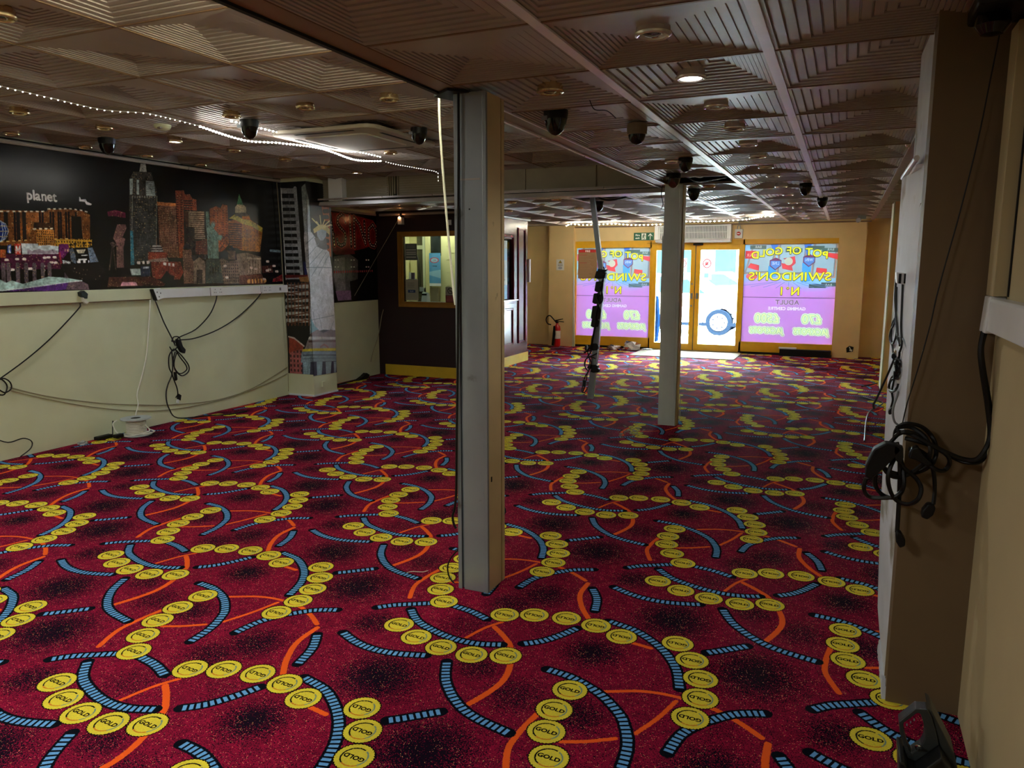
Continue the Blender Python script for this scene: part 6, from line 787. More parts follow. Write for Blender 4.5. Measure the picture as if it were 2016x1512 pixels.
def crumple(name, lab, cx_, cy_, s, m, seed, parent=None, flat=.6):
    r = random.Random(seed); b = bmesh.new(); bmesh.ops.create_icosphere(b, subdivisions=2, radius=s)
    for v in b.verts: v.co *= r.uniform(.45, 1.15); v.co.z = max(v.co.z*flat+s*flat*.5, 0.001); v.co.x *= 1.3
    me = bpy.data.meshes.new(name); b.to_mesh(me); b.free(); me.materials.append(m); me.materials.append(mat('paper_print', (150, 90, 40), .6, noise=.3, nscale=20)); me.materials.append(mat('paper_dark', (44, 44, 52), .6, noise=.3, nscale=20))
    for p in me.polygons: p.material_index = r.choice([0, 0, 0, 0, 1, 2])
    o = bpy.data.objects.new(name, me); col.objects.link(o); o.location = (cx_, cy_, .002)
    if parent is not None: o.parent = parent; o.matrix_parent_inverse = parent_inv(parent)
    elif lab: tag(o, lab, 'paper')
    return o
M_paper = mat('crumpled_paper', (226, 224, 220), .6, noise=.12, nscale=20)
crumple('crumpled_paper', 'low heap of crumpled printed paper at the left end of the heap by the doors', -4.03, 14.14, .11, M_paper, 3)
crumple('crumpled_paper', 'tallest crumpled sheet in the heap of paper left of the entrance mat', -3.70, 14.20, .15, M_paper, 5, flat=.8)
crumple('crumpled_paper', 'flattened torn sheet at the right end of the paper heap by the doors', -3.42, 14.26, .09, M_paper, 8, flat=.3)
mt = MB().box(-3.50, -1.66, 13.30, 14.38, .001, .012).build('door_mat', mat('grey_mat', (150, 132, 108), .95, noise=.15, nscale=30, bump=.5)); tag(mt, 'worn grey brown entrance mat in front of the glass doors', 'mat')
t = thing('floor_heater', 'long black box on the floor under the right hand window', 'box', (-.58, 14.4, 0))
MB().box(-1.0, -.14, 14.32, 14.43, .001, .125).build('box_body', M_black, t, bevel=.006); MB().box(-1.02, -.72, 14.36, 14.455, .126, .15).build('white_cover', M_white, t, bevel=.004)
t = thing('broken_socket', 'broken wall socket with bare wires low on the right hand pier', 'socket', (.16, 14.43, .16))
MB().prism([(.11, .10), (.21, .12), (.22, .20), (.15, .22), (.10, .18)], 1, 14.425, 14.4295).build('wall_hole', M_dark, t); MB().tube([(.15, 14.42, .2), (.17, 14.40, .16), (.19, 14.40, .13), (.16, 14.41, .15)], .008).build('bare_wire', M_wcable, t, True); MB().box(.155, .20, 14.41, 14.425, .13, .155).build('connector', M_white, t)
t = thing('security_camera', 'silver security camera under the ceiling at the front right corner', 'camera', (.19, 13.4, 2.36))
MB().box(.13, .25, 13.3, 13.4, 2.335, 2.389).build('mount', M_steel, t); MB().lathe([(0, 0), (.035, 0), (.04, -.13), (.034, -.14), (0, -.14)], (.14, 13.30, 2.31), 14, 1).build('barrel', M_chrome, t, True)
# ---------------------------------------------------------------- the street outside
struct(MB().box(-14, 14, 14.75, 17.2, -.06, -.01).build('pavement', mat('paving', (180, 178, 172), .8, noise=.1, nscale=3)))
struct(MB().box(-30, 40, 17.2, 30, -.12, -.04).build('road', mat('asphalt', (128, 128, 130), .85, noise=.1, nscale=3)))
M_tyre = mat('tyre_rubber', (7, 12, 20), 1.0, spec=0, noise=.1)
def car(name, label, x0, y0, L, m, flip=1, s=1.0):
    t = thing(name, label, 'car', (x0, y0, -.04)); X_ = lambda u: x0+u*flip
    side = [(0, .25), (.02, .55), (.12, .80), (.95, .92), (1.55, 1.38), (3.0, 1.42), (3.75, 1.02), (4.15, .92), (4.2, .5), (4.15, .22)]
    side = [(X_(u*L/4.2), z) for u, z in side]
    arch = lambda c: [(X_((c+.40*math.cos(a))*L/4.2), .24+.38*math.sin(a)) for a in np.linspace(0, math.pi, 9)][::(1 if True else -1)]
    body = [(X_(4.15*L/4.2), .22)]+arch(3.38)+arch(.80)+[(X_(.0), .22)]+side[1:-1]
    MB().prism(body, 1, y0, y0+1.7).build('body', m, t)
    for c in (.80, 3.38):
        for yy in (y0-.01, y0+1.5):
            wh = MB().lathe([(0, 0), (.30, 0), (.31, .02), (.31, .19), (.30, .21), (0, .21)], (X_(c*L/4.2), yy, .27), 24, 1).build('tyre', M_tyre, t, True)
            MB().lathe([(0, 0), (.20, 0), (.205, .012), (0, .012)], (X_(c*L/4.2), yy-.012, .27), 24, 1).build('wheel_rim', M_chrome if False else mat('rim_silver', (200, 202, 205), .3, noise=.05), wh, True)
            for q in range(7):
                a = q*2*math.pi/7; cx_, cz = X_(c*L/4.2)+.14*math.cos(a), .27+.14*math.sin(a)
                MB().prism([(cx_+.03*math.cos(a), cz+.03*math.sin(a)), (cx_-.02*math.sin(a), cz+.02*math.cos(a)), (cx_-.035*math.cos(a), cz-.035*math.sin(a)), (cx_+.02*math.sin(a), cz-.02*math.cos(a))], 1, yy-.016, yy-.011).build('rim_gap', M_tyre, wh)
    M_cg = mat('car_glass', (10, 26, 32), .6, spec=.05, noise=.1)
    for P in ([(1.12, .95), (1.62, 1.33), (2.25, 1.36), (2.25, .97)], [(2.33, .97), (2.33, 1.36), (2.98, 1.36), (3.50, 1.03)]):
        MB().prism([(X_(u*L/4.2), z) for u, z in P], 1, y0-.008, y0+.01).build('side_window', M_cg, t)
    MB().box(min(X_(.1), X_(L-.1)), max(X_(.1), X_(L-.1)), y0-.012, y0+.005, .18, .26).build('sill', M_tyre, t)
    MB().box(min(X_(.02), X_(.2)), max(X_(.02), X_(.2)), y0-.01, y0+.2, .62, .74).build('headlight', M_white, t); return t
car('car', 'white car parked nearest the doors, wheel seen through the right hand door', -1.90, 18.5, 4.2, mat('white_car_paint', (236, 238, 240), .2, noise=.02), -1)
car('car', 'pale car passing on the far side of the street beyond the doors', -6.6, 24.5, 4.4, mat('silver_car_paint', (205, 212, 216), .2, noise=.02), 1)
fb = thing('shop_building', 'overexposed pale building across the street seen through the door glass', 'building', (-2, 30, 0))
MB().box(-16, 14, 30, 34, -.05, 9).build('wall', mat('pale_render', (225, 228, 228), .8, noise=.05, nscale=1), fb)
for x in np.arange(-15, 13, 2.6):
    w0 = MB().box(x, x+1.7, 29.9, 30, .6, 2.6).build('window', mat('far_glass', (12, 32, 40), .8, spec=.02, noise=.2, nscale=2), fb); MB().box(x+.8, x+.88, 29.86, 29.9, .6, 2.6).build('mullion', M_white, w0)
MB().box(-16, 14, 29.7, 30, 2.9, 3.5).build('fascia', mat('fascia_blue', (12, 34, 54), .5, noise=.1), fb)
t = thing('street_bin', 'dark blue figure-shaped bag stand on the pavement behind the left door', 'bin', (-3.75, 16.2, -.01))
MB().prism([(-3.85, -.01), (-3.65, -.01), (-3.62, .45), (-3.66, .95), (-3.80, 1.0), (-3.86, .5)], 1, 16.1, 16.3).build('stand', mat('navy_cover', (4, 14, 34), .9, spec=0, noise=.1), t)
struct(MB().box(-14, 14, 14.9, 15.0, 2.6, 6.5).build('wall_front', mat('outer_brick', (150, 120, 100), .8, noise=.1)))
struct(MB().box(-7, 1.2, -4.1, 15, 2.80, 2.95).build('roof', M_void))
struct(MB().box(-7.5, -6.33, 14.75, 14.9, -.05, 2.8).build('wall_front', M_tan)); struct(MB().box(.9, 2, 14.75, 14.9, -.05, 2.8).build('wall_front', M_tan))
# ---------------------------------------------------------------- ceiling fittings
def relief(x, y, z, r=.055, n=12, rise=.050):   # depth of the stepped tiles above this spot
    best = 1
    for k in range(9):
        a, b = (x+r*math.cos(k*.7854), y+r*math.sin(k*.7854)) if k < 8 else (x, y)
        h = 0
        for tx, ty, sx, sy, tz, (ax, ay) in TILES:
            if tx <= a <= tx+sx and ty <= b <= ty+sy and abs(tz-z) < .02:
                u, v = (a-tx)/sx, (b-ty)/sy; t = max(0, min(u/ax, (1-u)/(1-ax), v/ay, (1-v)/(1-ay))); h = rise*int(t*n)/n
        best = min(best, h)
    return best
def downlight(x, y, z, lit=None, label=None, bright=True, tilt=0):
    z += relief(x, y, z, .064)*.3; t = thing('downlight', label, 'downlight', (x, y, z))
    if lit is None: t['group'] = 'unlit downlights'
    src = DL.get((lit, bright))
    if src is None:
        parts = [MB().lathe([(.050, .012), (.048, -.004), (.036, -.009), (.034, -.002), (.034, .006)], (0, 0, 0), 24)]
        ring = MB(); n = 24; prof = [(.058, .05), (.060, .002), (.065, .001), (.063, -.006), (.055, -.010), (.047, -.006), (.043, .012)]
        for r, h in prof:
            for k in range(n): a = 2*math.pi*k/n; ring.v.append((r*math.cos(a), r*math.sin(a), h))
        for i in range(len(prof)-1):
            for k in range(n): ring.f.append((i*n+k, i*n+(k+1) % n, (i+1)*n+(k+1) % n, (i+1)*n+k))
        ro = ring.build('trim_ring', M_ring if bright else M_brass, t, True)
        lamp = MB().lathe([(0, .000), (.012, -.001), (.042, .006), (.044, .04)], (0, 0, 0), 20).build('lamp', {None: M_lampoff, 'warm': M_lampon, 'cool': M_lampcool}[lit], t, True)
        clip = MB().tube([(.030, .0, -.003), (.0, .030, -.004), (-.030, .0, -.003)], .0022, 5).build('lamp_clip', M_chrome, t, True)
        for c_ in (ro, lamp, clip): c_.matrix_parent_inverse = Matrix()
        DL[(lit, bright)] = (ro, lamp, clip)
    else:
        for c_ in src: copy_child(c_, t, (0, 0, 0))
    return t
DL = {}
near = [(-.662, 2.735, None), (-.655, 3.40, 'warm'), (-.650, 4.06, None), (-.645, 4.72, None), (-.645, 5.39, None), (-.640, 5.97, None), (-.640, 6.62, None), (-.640, 7.28, None), (-.64, 8.2, None), (-.64, 9.2, None), (-.65, 10.3, None), (-.66, 11.3, None), (-.66, 12.2, None), (-.66, 13.0, None), (-.66, 13.8, None)]
nth = ['second', 'third', 'fourth', 'fifth', 'sixth', 'seventh', 'eighth', 'ninth', 'tenth', 'eleventh', 'twelfth', 'thirteenth', 'fourteenth', 'fifteenth', 'sixteenth']
j = 0
for x, y, l in near:
    if l: lab = 'lit bright downlight in the low ceiling right of the near pillar'
    elif y < 3: lab = 'unlit downlight nearest the camera between the two pale ceiling bars'
    else: lab = 'unlit downlight %s from the lit one going to the shop front' % (['next'] + nth)[j]; j += 1
    downlight(x, y, ZL-.001, l, lab).pop('group', None)
for x, y, lab in ((-1.30, 3.41, 'worn gold downlight just right of the near pillar head'), (-1.27, 6.0, 'downlight just in front of the far slim pillar'), (-1.31, 7.95, 'downlight behind the far slim pillar right of the ceiling gap'),
                  (.375, 5.75, 'nearest of the downlights by the plaster wall edge'), (.40, 5.95, 'second downlight by the plaster wall edge'), (.40, 6.6, 'third downlight by the plaster wall edge'), (.41, 7.15, 'farthest of the downlights by the plaster wall edge'),
                  (-3.89, 8.87, 'downlight of the far ceiling just right of the near pillar'), (-4.52, 10.2, 'downlight over the side of the maroon booth'), (-3.24, 8.74, 'downlight just left of the leaning post'), (-5.45, 8.2, 'downlight behind the white casing of the bulkhead'),
                  (-6.1, 8.65, 'downlight over the red lettered print'), (-5.2, 9.0, 'downlight before the booth window'), (-3.67, 9.3, 'downlight behind the one left of the leaning post'), (-3.43, 10.15, 'downlight farther along the far ceiling left of the post'), (-2.46, 12.3, 'downlight before the air curtain')):
    downlight(x, y, ZL-.001, None, lab, bright=(x > -1.3 and y > 3.5)).pop('group', None)
hi = [(-2.72, 4.27, 'near downlight of the raised ceiling between near pillar and air conditioner', None), (-3.37, 4.26, 'downlight of the raised ceiling above the air conditioner edge', None), (-4.03, 4.28, 'downlight of the raised ceiling left above the black turret camera', None),
      (-5.28, 4.93, 'lit cool downlight next to the smoke detector', 'cool'), (-5.10, 7.30, 'lit cool downlight in front of the ribbed bulkhead panel', 'cool'), (-5.28, 3.60, 'downlight near the left picture edge under the light string', None), (-5.26, 4.24, 'downlight above the left dome camera', None),
      (-6.18, 4.13, 'nearest downlight over the skyline print', None), (-6.24, 4.82, 'second downlight over the skyline print', None), (-6.21, 5.44, 'third downlight over the skyline print', None), (-6.22, 6.12, 'fourth downlight over the skyline print', None), (-6.16, 6.70, 'fifth downlight over the skyline print', None),
      (-5.18, 5.50, 'downlight left of the drooping light strip middle', None), (-5.15, 6.17, 'downlight left of the drooping light strip end', None), (-5.13, 6.76, 'downlight second before the ribbed bulkhead panel', None), (-3.96, 6.22, 'downlight behind the air conditioner', None), (-3.35, 2.24, 'downlight at the upper left corner of the picture', None)]
for x, y, lab, l in hi: downlight(x, y, ZH-.001, l, lab, bright=False).pop('group', None)
def spot(x, y, z, power, colr, ang=140):
    l = bpy.data.lights.new('lamp_beam', 'SPOT'); l.energy = power; l.color = colr; l.spot_size = math.radians(ang); l.spot_blend = .8; l.shadow_soft_size = .03
    o = bpy.data.objects.new('lamp_beam', l); col.objects.link(o); o.location = (x, y, z); return o
spot(-.655, 3.40, ZL-.02, 12, (1, .97, .9)); spot(-5.28, 4.93, ZH-.02, 14, (.85, .92, 1)); spot(-5.10, 7.30, ZH-.02, 16, (.85, .92, 1))
# unseen fill panels, added only for their light
for x, y, p in FILL_PANELS:
    t = thing('added_fill_panel', {-4.4: 'added unseen fill light panel behind the camera on the left', -1.6: 'added unseen fill light panel behind the camera near the middle', -5.2: 'added unseen fill light panel by the left wall just out of view'}[x], 'light', (x, y, ZL))
    z = ZH if x < -1.7 else ZL
    t.location = (x, y, z); MB().box(x-.31, x+.31, y-.31, y+.31, z-.02, z-.004).build('fill_panel_frame', M_white, t)
    area('fill_panel_glow', (x, y, z-.025), (0, 0, 0), .56, .56, p, (1, .98, .92))
# dome and turret cameras
def domecam(x, y, z, label, kind='turret', s=1.0):
    z += relief(x, y, z, .065*s); t = thing('dome_camera', label, 'camera', (x, y, z))
    if kind == 'grey':
        MB().lathe([(0, 0), (.058*s, 0), (.060*s, -.02), (.058*s, -.062*s), (.052*s, -.064*s)], (x, y, z), 24).build('housing', mat('camera_grey', (138, 124, 104), .5, noise=.05), t, True)
        MB().lathe([(.052*s, -.060*s), (.050*s, -.075*s), (.042*s, -.095*s), (.028*s, -.112*s), (.008*s, -.12*s), (0, -.121*s)], (x, y, z), 24).build('dome', mat('smoked_dome', (10, 10, 12), .06, noise=.02), t, True)
    else:
        MB().lathe([(0, 0), (.070*s, 0), (.071*s, -.02*s), (.066*s, -.05*s)], (x, y, z), 24).build('housing', M_black, t, True)
        MB().lathe([(.066*s, -.045*s), (.060*s, -.08*s), (.045*s, -.112*s), (.022*s, -.132*s), (0, -.138*s)], (x, y, z), 24).build('dome', mat('black_gloss', (8, 8, 10), .12, noise=.02), t, True)
        MB().box(x-.064*s, x-.030*s, y-.062*s, y-.054*s, z-.058*s, z-.035*s).build('sticker', M_steel, t)
    return t
domecam(-1.45, 3.89, ZL, 'large black turret camera right of the near pillar head', s=.92); domecam(-1.12, 4.31, ZL, 'grey bodied dome camera left of the second pale ceiling bar', 'grey', .95)
domecam(-1.13, 5.78, ZL, 'black turret camera above the far slim pillar', s=.75); domecam(-1.50, 8.17, ZL, 'black turret camera to the right behind the far slim pillar', s=.9); domecam(-.40, 7.98, ZL, 'black turret camera left of the rightmost pale ceiling bar', s=.85)
domecam(-.295, 9.7, ZL, 'black turret camera at the end of the rightmost pale ceiling bar', s=.85); domecam(-1.44, 6.85, ZL, 'black turret camera at the head of the far slim pillar', s=.9); domecam(-2.88, 9.3, ZL, 'black dome camera behind the leaning post top', s=.9)
domecam(-3.04, 5.18, ZH, 'black turret camera at the right end of the air conditioner', s=.9); domecam(-4.03, 4.45, ZH, 'black turret camera over the bright part of the light strip', s=.95); domecam(-5.64, 4.56, ZH, 'glossy dome camera above the skyline print', s=.95)
t = thing('dome_camera', 'black camera bracket at the top of the right wall', 'camera', (.38, 2.78, 2.36))
MB().box(.30, .46, 2.62, 2.86, 2.335, 2.385).build('bracket', M_black, t, bevel=.01); MB().lathe([(0, 0), (.045, -.002), (.048, -.03), (.03, -.055), (0, -.062)], (.355, 2.74, 2.335), 18).build('dome', MATS['black_gloss'], t, True)
t = thing('smoke_detector', 'round white smoke detector on the raised ceiling left', 'detector', (-4.72, 4.30, ZH))
MB().lathe([(0, 0), (.060, 0), (.062, -.012), (.050, -.030), (.030, -.038), (0, -.038)], (-4.72, 4.30, ZH), 24).build('detector_body', M_cream, t, True); MB().box(-4.71, -4.68, 4.24, 4.26, ZH-.036, ZH-.026).build('indicator', M_chrome, t)
# air conditioning cassette
t = thing('air_conditioner', 'large square air conditioning cassette in the raised ceiling', 'air conditioner', (-3.73, 5.35, ZH))
M_ac = mat('cassette_plastic', (170, 160, 142), .4, noise=.04)
def rr(x0, x1, y0, y1, r, n=5):
    P = []
    for cx_, cy_, a0 in ((x1-r, y0+r, -90), (x1-r, y1-r, 0), (x0+r, y1-r, 90), (x0+r, y0+r, 180)):
        for k in range(n+1): a = math.radians(a0+90*k/n); P.append((cx_+r*math.cos(a), cy_+r*math.sin(a)))
    return P
MB().prism(rr(-4.21, -3.24, 4.84, 5.86, .10), 2, ZH-.03, ZH+.001).build('fascia', M_ac, t, bevel=.008)
MB().prism(rr(-4.02, -3.43, 5.03, 5.67, .05), 2, ZH-.042, ZH-.028).build('intake_panel', M_ac, t, bevel=.006)
for a, b, c_, d in ((-4.0, -3.45, 4.90, 4.93), (-4.0, -3.45, 5.77, 5.80), (-4.14, -4.11, 5.08, 5.62), (-3.335, -3.305, 5.08, 5.62)): MB().box(a, b, c_, d, ZH-.0312, ZH-.028).build('outlet_slot', M_dark, t)
# ---------------------------------------------------------------- light strips
def lightstrip(name, label, P, gap, size, z0=None, on=True, mled=None, tube=True, grp=None):
    t = thing(name, label, 'light strip', P[0], grp)
    Q = [Vector(p) for p in P]; R = []
    for i in range(len(Q)-1):
        p0, p1, p2, p3 = Q[max(i-1, 0)], Q[i], Q[i+1], Q[min(i+2, len(Q)-1)]
        for k in range(8): tt = k/8; R.append(.5*((2*p1)+(p2-p0)*tt+(2*p0-5*p1+4*p2-p3)*tt*tt+(3*p1-p0-3*p2+p3)*tt**3))
    R.append(Q[-1]); mb = MB(); acc = 0; nxt = 0
    for a, b in zip(R[:-1], R[1:]):
        L = (b-a).length
        while nxt <= acc+L and L > 0:
            c_ = a.lerp(b, (nxt-acc)/L); s = size/2; mb.box(c_.x-s, c_.x+s, c_.y-s, c_.y+s, c_.z-s-.004, c_.z+s-.004); nxt += gap
        acc += L
    if tube: MB().tube(P, .0028, 5).build('tape', M_ledtape, t, True)
    mb.build('led', mled or M_led, t, kind='stuff'); return t
M_ledfar = mat('led_far', (255, 255, 240), .3, emit=(255, 250, 225), es=300, noise=.02)
M_leddim = mat('led_dim', (255, 255, 255), .3, emit=(255, 252, 245), es=6, noise=.02)
lightstrip('light_strip', 'sparse string of tiny lights across the left of the raised ceiling', [(-4.41, 2.91, 2.60), (-4.44, 3.25, 2.60), (-4.45, 3.59, 2.598), (-4.30, 3.78, 2.60), (-4.32, 4.05, 2.605), (-4.33, 4.28, 2.60)], .046, .0052, mled=M_leddim)
lightstrip('light_strip', 'brightest drooping light strip in the middle of the raised ceiling', [(-4.33, 4.28, 2.60), (-4.36, 4.75, 2.575), (-4.26, 5.05, 2.59), (-4.18, 5.48, 2.60), (-4.21, 6.0, 2.575), (-4.13, 6.34, 2.60)], .034, .011)
lightstrip('light_strip', 'second light strip running tight to the ceiling beside the drooping one', [(-4.10, 4.35, 2.632), (-4.12, 5.0, 2.634), (-4.13, 5.7, 2.634), (-4.12, 6.3, 2.632)], .045, .009)
lightstrip('light_strip', 'thin dotted end of the light strip hanging over the bulkhead', [(-4.13, 6.40, 2.60), (-4.12, 6.55, 2.595), (-4.10, 6.92, 2.60), (-4.07, 7.28, 2.60), (-4.07, 7.32, 2.55), (-4.07, 7.32, 2.50)], .04, .005, mled=M_leddim)
lightstrip('light_strip', 'hidden light strip behind the edge of the lower ceiling by the near pillar', [(-1.785, .6, 2.565), (-1.785, 1.9, 2.565), (-1.785, 3.36, 2.56)], .04, .014, mled=mat('led_strong', (255, 255, 240), .3, emit=(255, 252, 215), es=190, noise=.02))
lightstrip('light_strip', 'glowing light strip on the far ceiling left of the air curtain', [(-4.80, 13.5, 2.345), (-4.68, 13.42, 2.37), (-4.40, 13.45, 2.35), (-3.93, 13.5, 2.362), (-3.64, 13.48, 2.34), (-3.40, 13.5, 2.33), (-3.03, 13.5, 2.335)], .075, .012, mled=M_ledfar)
lightstrip('light_strip', 'curved glowing light strip on the far ceiling right of the far pillar', [(-2.60, 13.2, 2.36), (-2.30, 13.1, 2.345), (-1.98, 13.0, 2.34), (-1.55, 13.0, 2.355), (-1.24, 12.6, 2.37), (-1.08, 12.6, 2.375), (-1.17, 12.1, 2.375)], .075, .012, mled=M_ledfar)
# ---------------------------------------------------------------- leads and sockets
def cable(names, label, r, m, name='cable', cat='cable', parts=None):
    P = CABLES[names[0]][0]; t = thing(name, label, cat, P)
    for k in names: MB().tube(CABLES[k], r, 6).build('lead', m, t, True)
    return t
t = cable(['L1', 'L1b', 'L1c'], 'black lead from the dangling plug to the left picture edge', .006, M_cable)
t = cable(['L2', 'L3', 'L4', 'K1', 'K2', 'K3', 'K4', 'K5'], 'knotted bundle of black leads hanging on the left wall', .0065, M_cable)
MB().prism([(5.70, .86), (5.745, .845), (5.765, .78), (5.80, .74), (5.785, .70), (5.745, .72), (5.705, .79)], 0, -6.29, -6.25).build('taped_knot', M_black, t, bevel=.006)
MB().prism([(5.685, .29), (5.715, .27), (5.70, .215), (5.67, .235)], 0, -6.29, -6.265).build('plug', M_black, t, bevel=.003); MB().prism([(5.665, .235), (5.688, .225), (5.675, .19), (5.655, .20)], 0, -6.285, -6.27).build('plug_tip', M_white, t)
MB().prism([(5.655, .52), (5.675, .52), (5.68, .44), (5.66, .43)], 0, -6.292, -6.268).build('inline_switch', M_black, t)
MB().tube(CABLES['W1'], .0065).build('lead', M_wcable, tw := thing('cable', 'white cable from the tilted socket down to the cable reel', 'cable', CABLES['W1'][0]), True)
cable(['S1', 'S2'], 'two thin cables sagging along the cream left wall', .004, M_ccable); cable(['FL'], 'loose black lead on the floor edge at the far left', .005, M_cable)
cable(['V1'], 'thin painted cable down the wall corner beside the printed column', .0045, M_ccable); cable(['B1'], 'thin pale cable down the corner between red print and booth', .005, M_ccable)
MB().tube(CABLES['STR'], .0025, 5, smooth=False).build('lead', M_ccable, thing('cable', 'taut diagonal string from the box lamp to the dark print', 'cable', CABLES['STR'][0]), True)
cable(['PW'], 'white cable hanging from the ceiling beside the near pillar', .006, M_wcable); cable(['PB'], 'black cable run in the groove of the near pillar', .0062, M_cable); cable(['PB2'], 'black cable loop at the foot of the near pillar', .004, M_cable)
t = cable(['R1', 'R2', 'Ra', 'Rb', 'Rc', 'Rd', 'Re', 'Rf', 'Rg', 'Rh'], 'large coil of black leads hanging at the brown partition corner', .0075, M_cable)
for k, nm, y0, y1 in (('adapter', 'power_adapter', 2.81, 2.86), ('plug1', 'plug', 2.845, 2.885), ('plug2', 'plug', 2.845, 2.885), ('plug3', 'plug', 2.82, 2.86), ('tie', 'cable_tie', 2.81, 2.85)):
    MB().prism(PRISMS[k], 1, y0, y1).build(nm, M_black, t, bevel=.005)
cable(['RT'], 'thin taut cable rising up the brown partition to the ceiling', .0022, M_cable); cable(['RS'], 'pale cable hooked down the plaster edge', .004, M_steel)
t = cable(['Q1', 'Q2', 'Q3', 'Q4', 'Q5', 'Q6', 'Q7', 'Q8'], 'tangled black leads hanging from the socket on the plaster edge', .0042, M_cable)
for k, nm in (('q1', 'plug'), ('q2', 'plug'), ('k1', 'tape_knot'), ('k2', 'tape_knot'), ('k3', 'tape_knot')): MB().prism(PRISMS[k][1], 1, PRISMS[k][0]-.02, PRISMS[k][0]+.012).build(nm, M_black, t, bevel=.003)
t = thing('wall_socket', 'white socket box with black slots on the plaster edge', 'socket', (.21, 3.35, 1.55)); MB().prism(PRISMS['sock'][1], 1, PRISMS['sock'][0]-.02, PRISMS['sock'][0]+.05).build('socket_box', M_white, t, bevel=.003)
sy = PRISMS['sock'][0]-.02; sx0 = min(q_[0] for q_ in PRISMS['sock'][1])
for x in (sx0+.010, sx0+.028): MB().box(x, x+.009, sy-.004, sy+.001, 1.535, 1.572).build('slot', M_black, t)
t = thing('cable', 'black lead lying on the carpet by the tan pilaster', 'cable', (.4, 10, 0)); MB().tube(CABLES['QF'], .008).build('lead', M_cable, t, True); MB().tube(CABLES['QG'], .009).build('lead', M_cable, t, True); MB().box(.22, .28, 7.42, 7.56, .002, .03).build('plug', M_black, t) if False else None
MB().tube(CABLES['C1'], .0025).build('lead', M_cable, thing('cable', 'short black wire dangling over the first pale ceiling bar', 'cable', CABLES['C1'][0]), True)
t = thing('cable', 'black cables drooping from the ceiling gap above the far pillar', 'cable', (-1.2, 7.3, 2.4))
MB().tube([(-1.42, 7.2, 2.43), (-1.3, 7.2, 2.37), (-1.2, 7.25, 2.38), (-1.05, 7.4, 2.42)], .008).build('lead', M_cable, t, True); MB().tube([(-1.35, 7.1, 2.42), (-1.25, 7.1, 2.39), (-1.22, 7.2, 2.43)], .004).build('lead', M_wcable, t, True)
t = thing('cable', 'black cables drooping from the ceiling gap above the leaning post', 'cable', (-2.6, 8.7, 2.4))
MB().tube([(-2.75, 8.7, 2.42), (-2.6, 8.65, 2.36), (-2.45, 8.7, 2.37), (-2.35, 8.9, 2.42)], .010).build('lead', M_cable, t, True); MB().tube([(-2.7, 8.6, 2.42), (-2.5, 8.5, 2.37), (-2.36, 8.6, 2.40)], .008).build('lead', M_cable, t, True)
MB().tube([(-1.68, 7.5, 2.38), (-1.69, 7.5, 2.30), (-1.672, 7.5, 2.2), (-1.69, 7.5, 2.15)], .004).build('lead', M_cable, thing('cable', 'short black wire beside the head of the far pillar', 'cable', (-1.68, 7.5, 2.38)), True)
# near right wall trunking
t = thing('cable_trunking', 'white horizontal trunking on the near right wall', 'trunking', (.45, 2.5, 1.44))
MB().prism([(.425, 1.395), (.47, 1.395), (.47, 1.498), (.432, 1.498), (.425, 1.49)], 1, .5, 2.80).build('trunking_box', M_white, t, bevel=.003)
MB().prism([(.418, 1.388), (.47, 1.388), (.47, 1.505), (.425, 1.505)], 1, 2.80, 2.90).build('end_cap', M_white, t, bevel=.004)
t = thing('cable_trunking', 'beige vertical trunking rising from the horizontal one on the near right wall', 'trunking', (.45, 2.9, 1.9))
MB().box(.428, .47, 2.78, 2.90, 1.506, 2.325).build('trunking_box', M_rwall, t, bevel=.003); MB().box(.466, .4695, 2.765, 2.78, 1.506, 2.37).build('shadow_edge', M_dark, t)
t = thing('conduit', 'white round conduit stub high on the plaster edge', 'pipe', (.2, 3.3, 1.97)); MB().tube([(.205, 3.07, 1.975), (.200, 3.68, 1.970)], .010, 10, smooth=False).build('pipe', M_white, t, True); MB().box(.206, .24, 3.1, 3.6, 1.945, 1.957).build('rail', M_strip, t)
MB().box(.20, .226, 3.05, 3.12, 1.30, 1.31).build('hook', M_steel, t) if False else None
t = thing('wall_bracket', 'broken metal bracket and cable stub on the plaster edge', 'bracket', (.22, 3.3, 1.3))
MB().tube([(.225, 3.35, 1.27), (.205, 3.34, 1.32), (.215, 3.2, 1.33), (.232, 3.12, 1.29)], .004).build('wire', M_steel, t, True); MB().box(.20, .228, 3.33, 3.40, 1.255, 1.27).build('clip', M_brass, t)
MB().prism([(3.07, 1.82), (3.10, 1.80), (3.22, 1.70), (3.34, 1.68), (3.30, 1.73), (3.16, 1.76)], 0, .2285, .2305).build('chipped_patch', mat('chip_brown', (90, 76, 56), .8, noise=.2), plaster)
# cable reel
t = thing('cable_reel', 'grey cable reel with white cable on the carpet by the left wall', 'reel', (-6.14, 5.0, 0))
M_reel = mat('reel_grey', (178, 184, 184), .5, noise=.1, nscale=20)
def ringdisc(r, rh, z0, z1, c, m, name):
    mb = MB(); n = 28
    for rr_, z in ((rh, z0), (r, z0), (r, z1), (rh, z1)):
        for k in range(n): a = 2*math.pi*k/n; mb.v.append((c[0]+rr_*math.cos(a), c[1]+rr_*math.sin(a), z+c[2]))
    for i in range(4):
        for k in range(n): mb.f.append((i*n+k, i*n+(k+1) % n, ((i+1) % 4)*n+(k+1) % n, ((i+1) % 4)*n+k))
    return mb.build(name, m, t)
ringdisc(.135, .045, .004, .012, (-6.13, 5.03, 0), M_reel, 'flange'); o = ringdisc(.135, .045, .158, .168, (-6.13, 5.03, 0), M_reel, 'flange')
MB().lathe([(0, .155), (.044, .156), (.044, .1665), (0, .1665)], (-6.13, 5.03, 0), 20).build('hub_shade_disc', M_dark, t, True)  # dark disc fills the flange hole in place of its shade
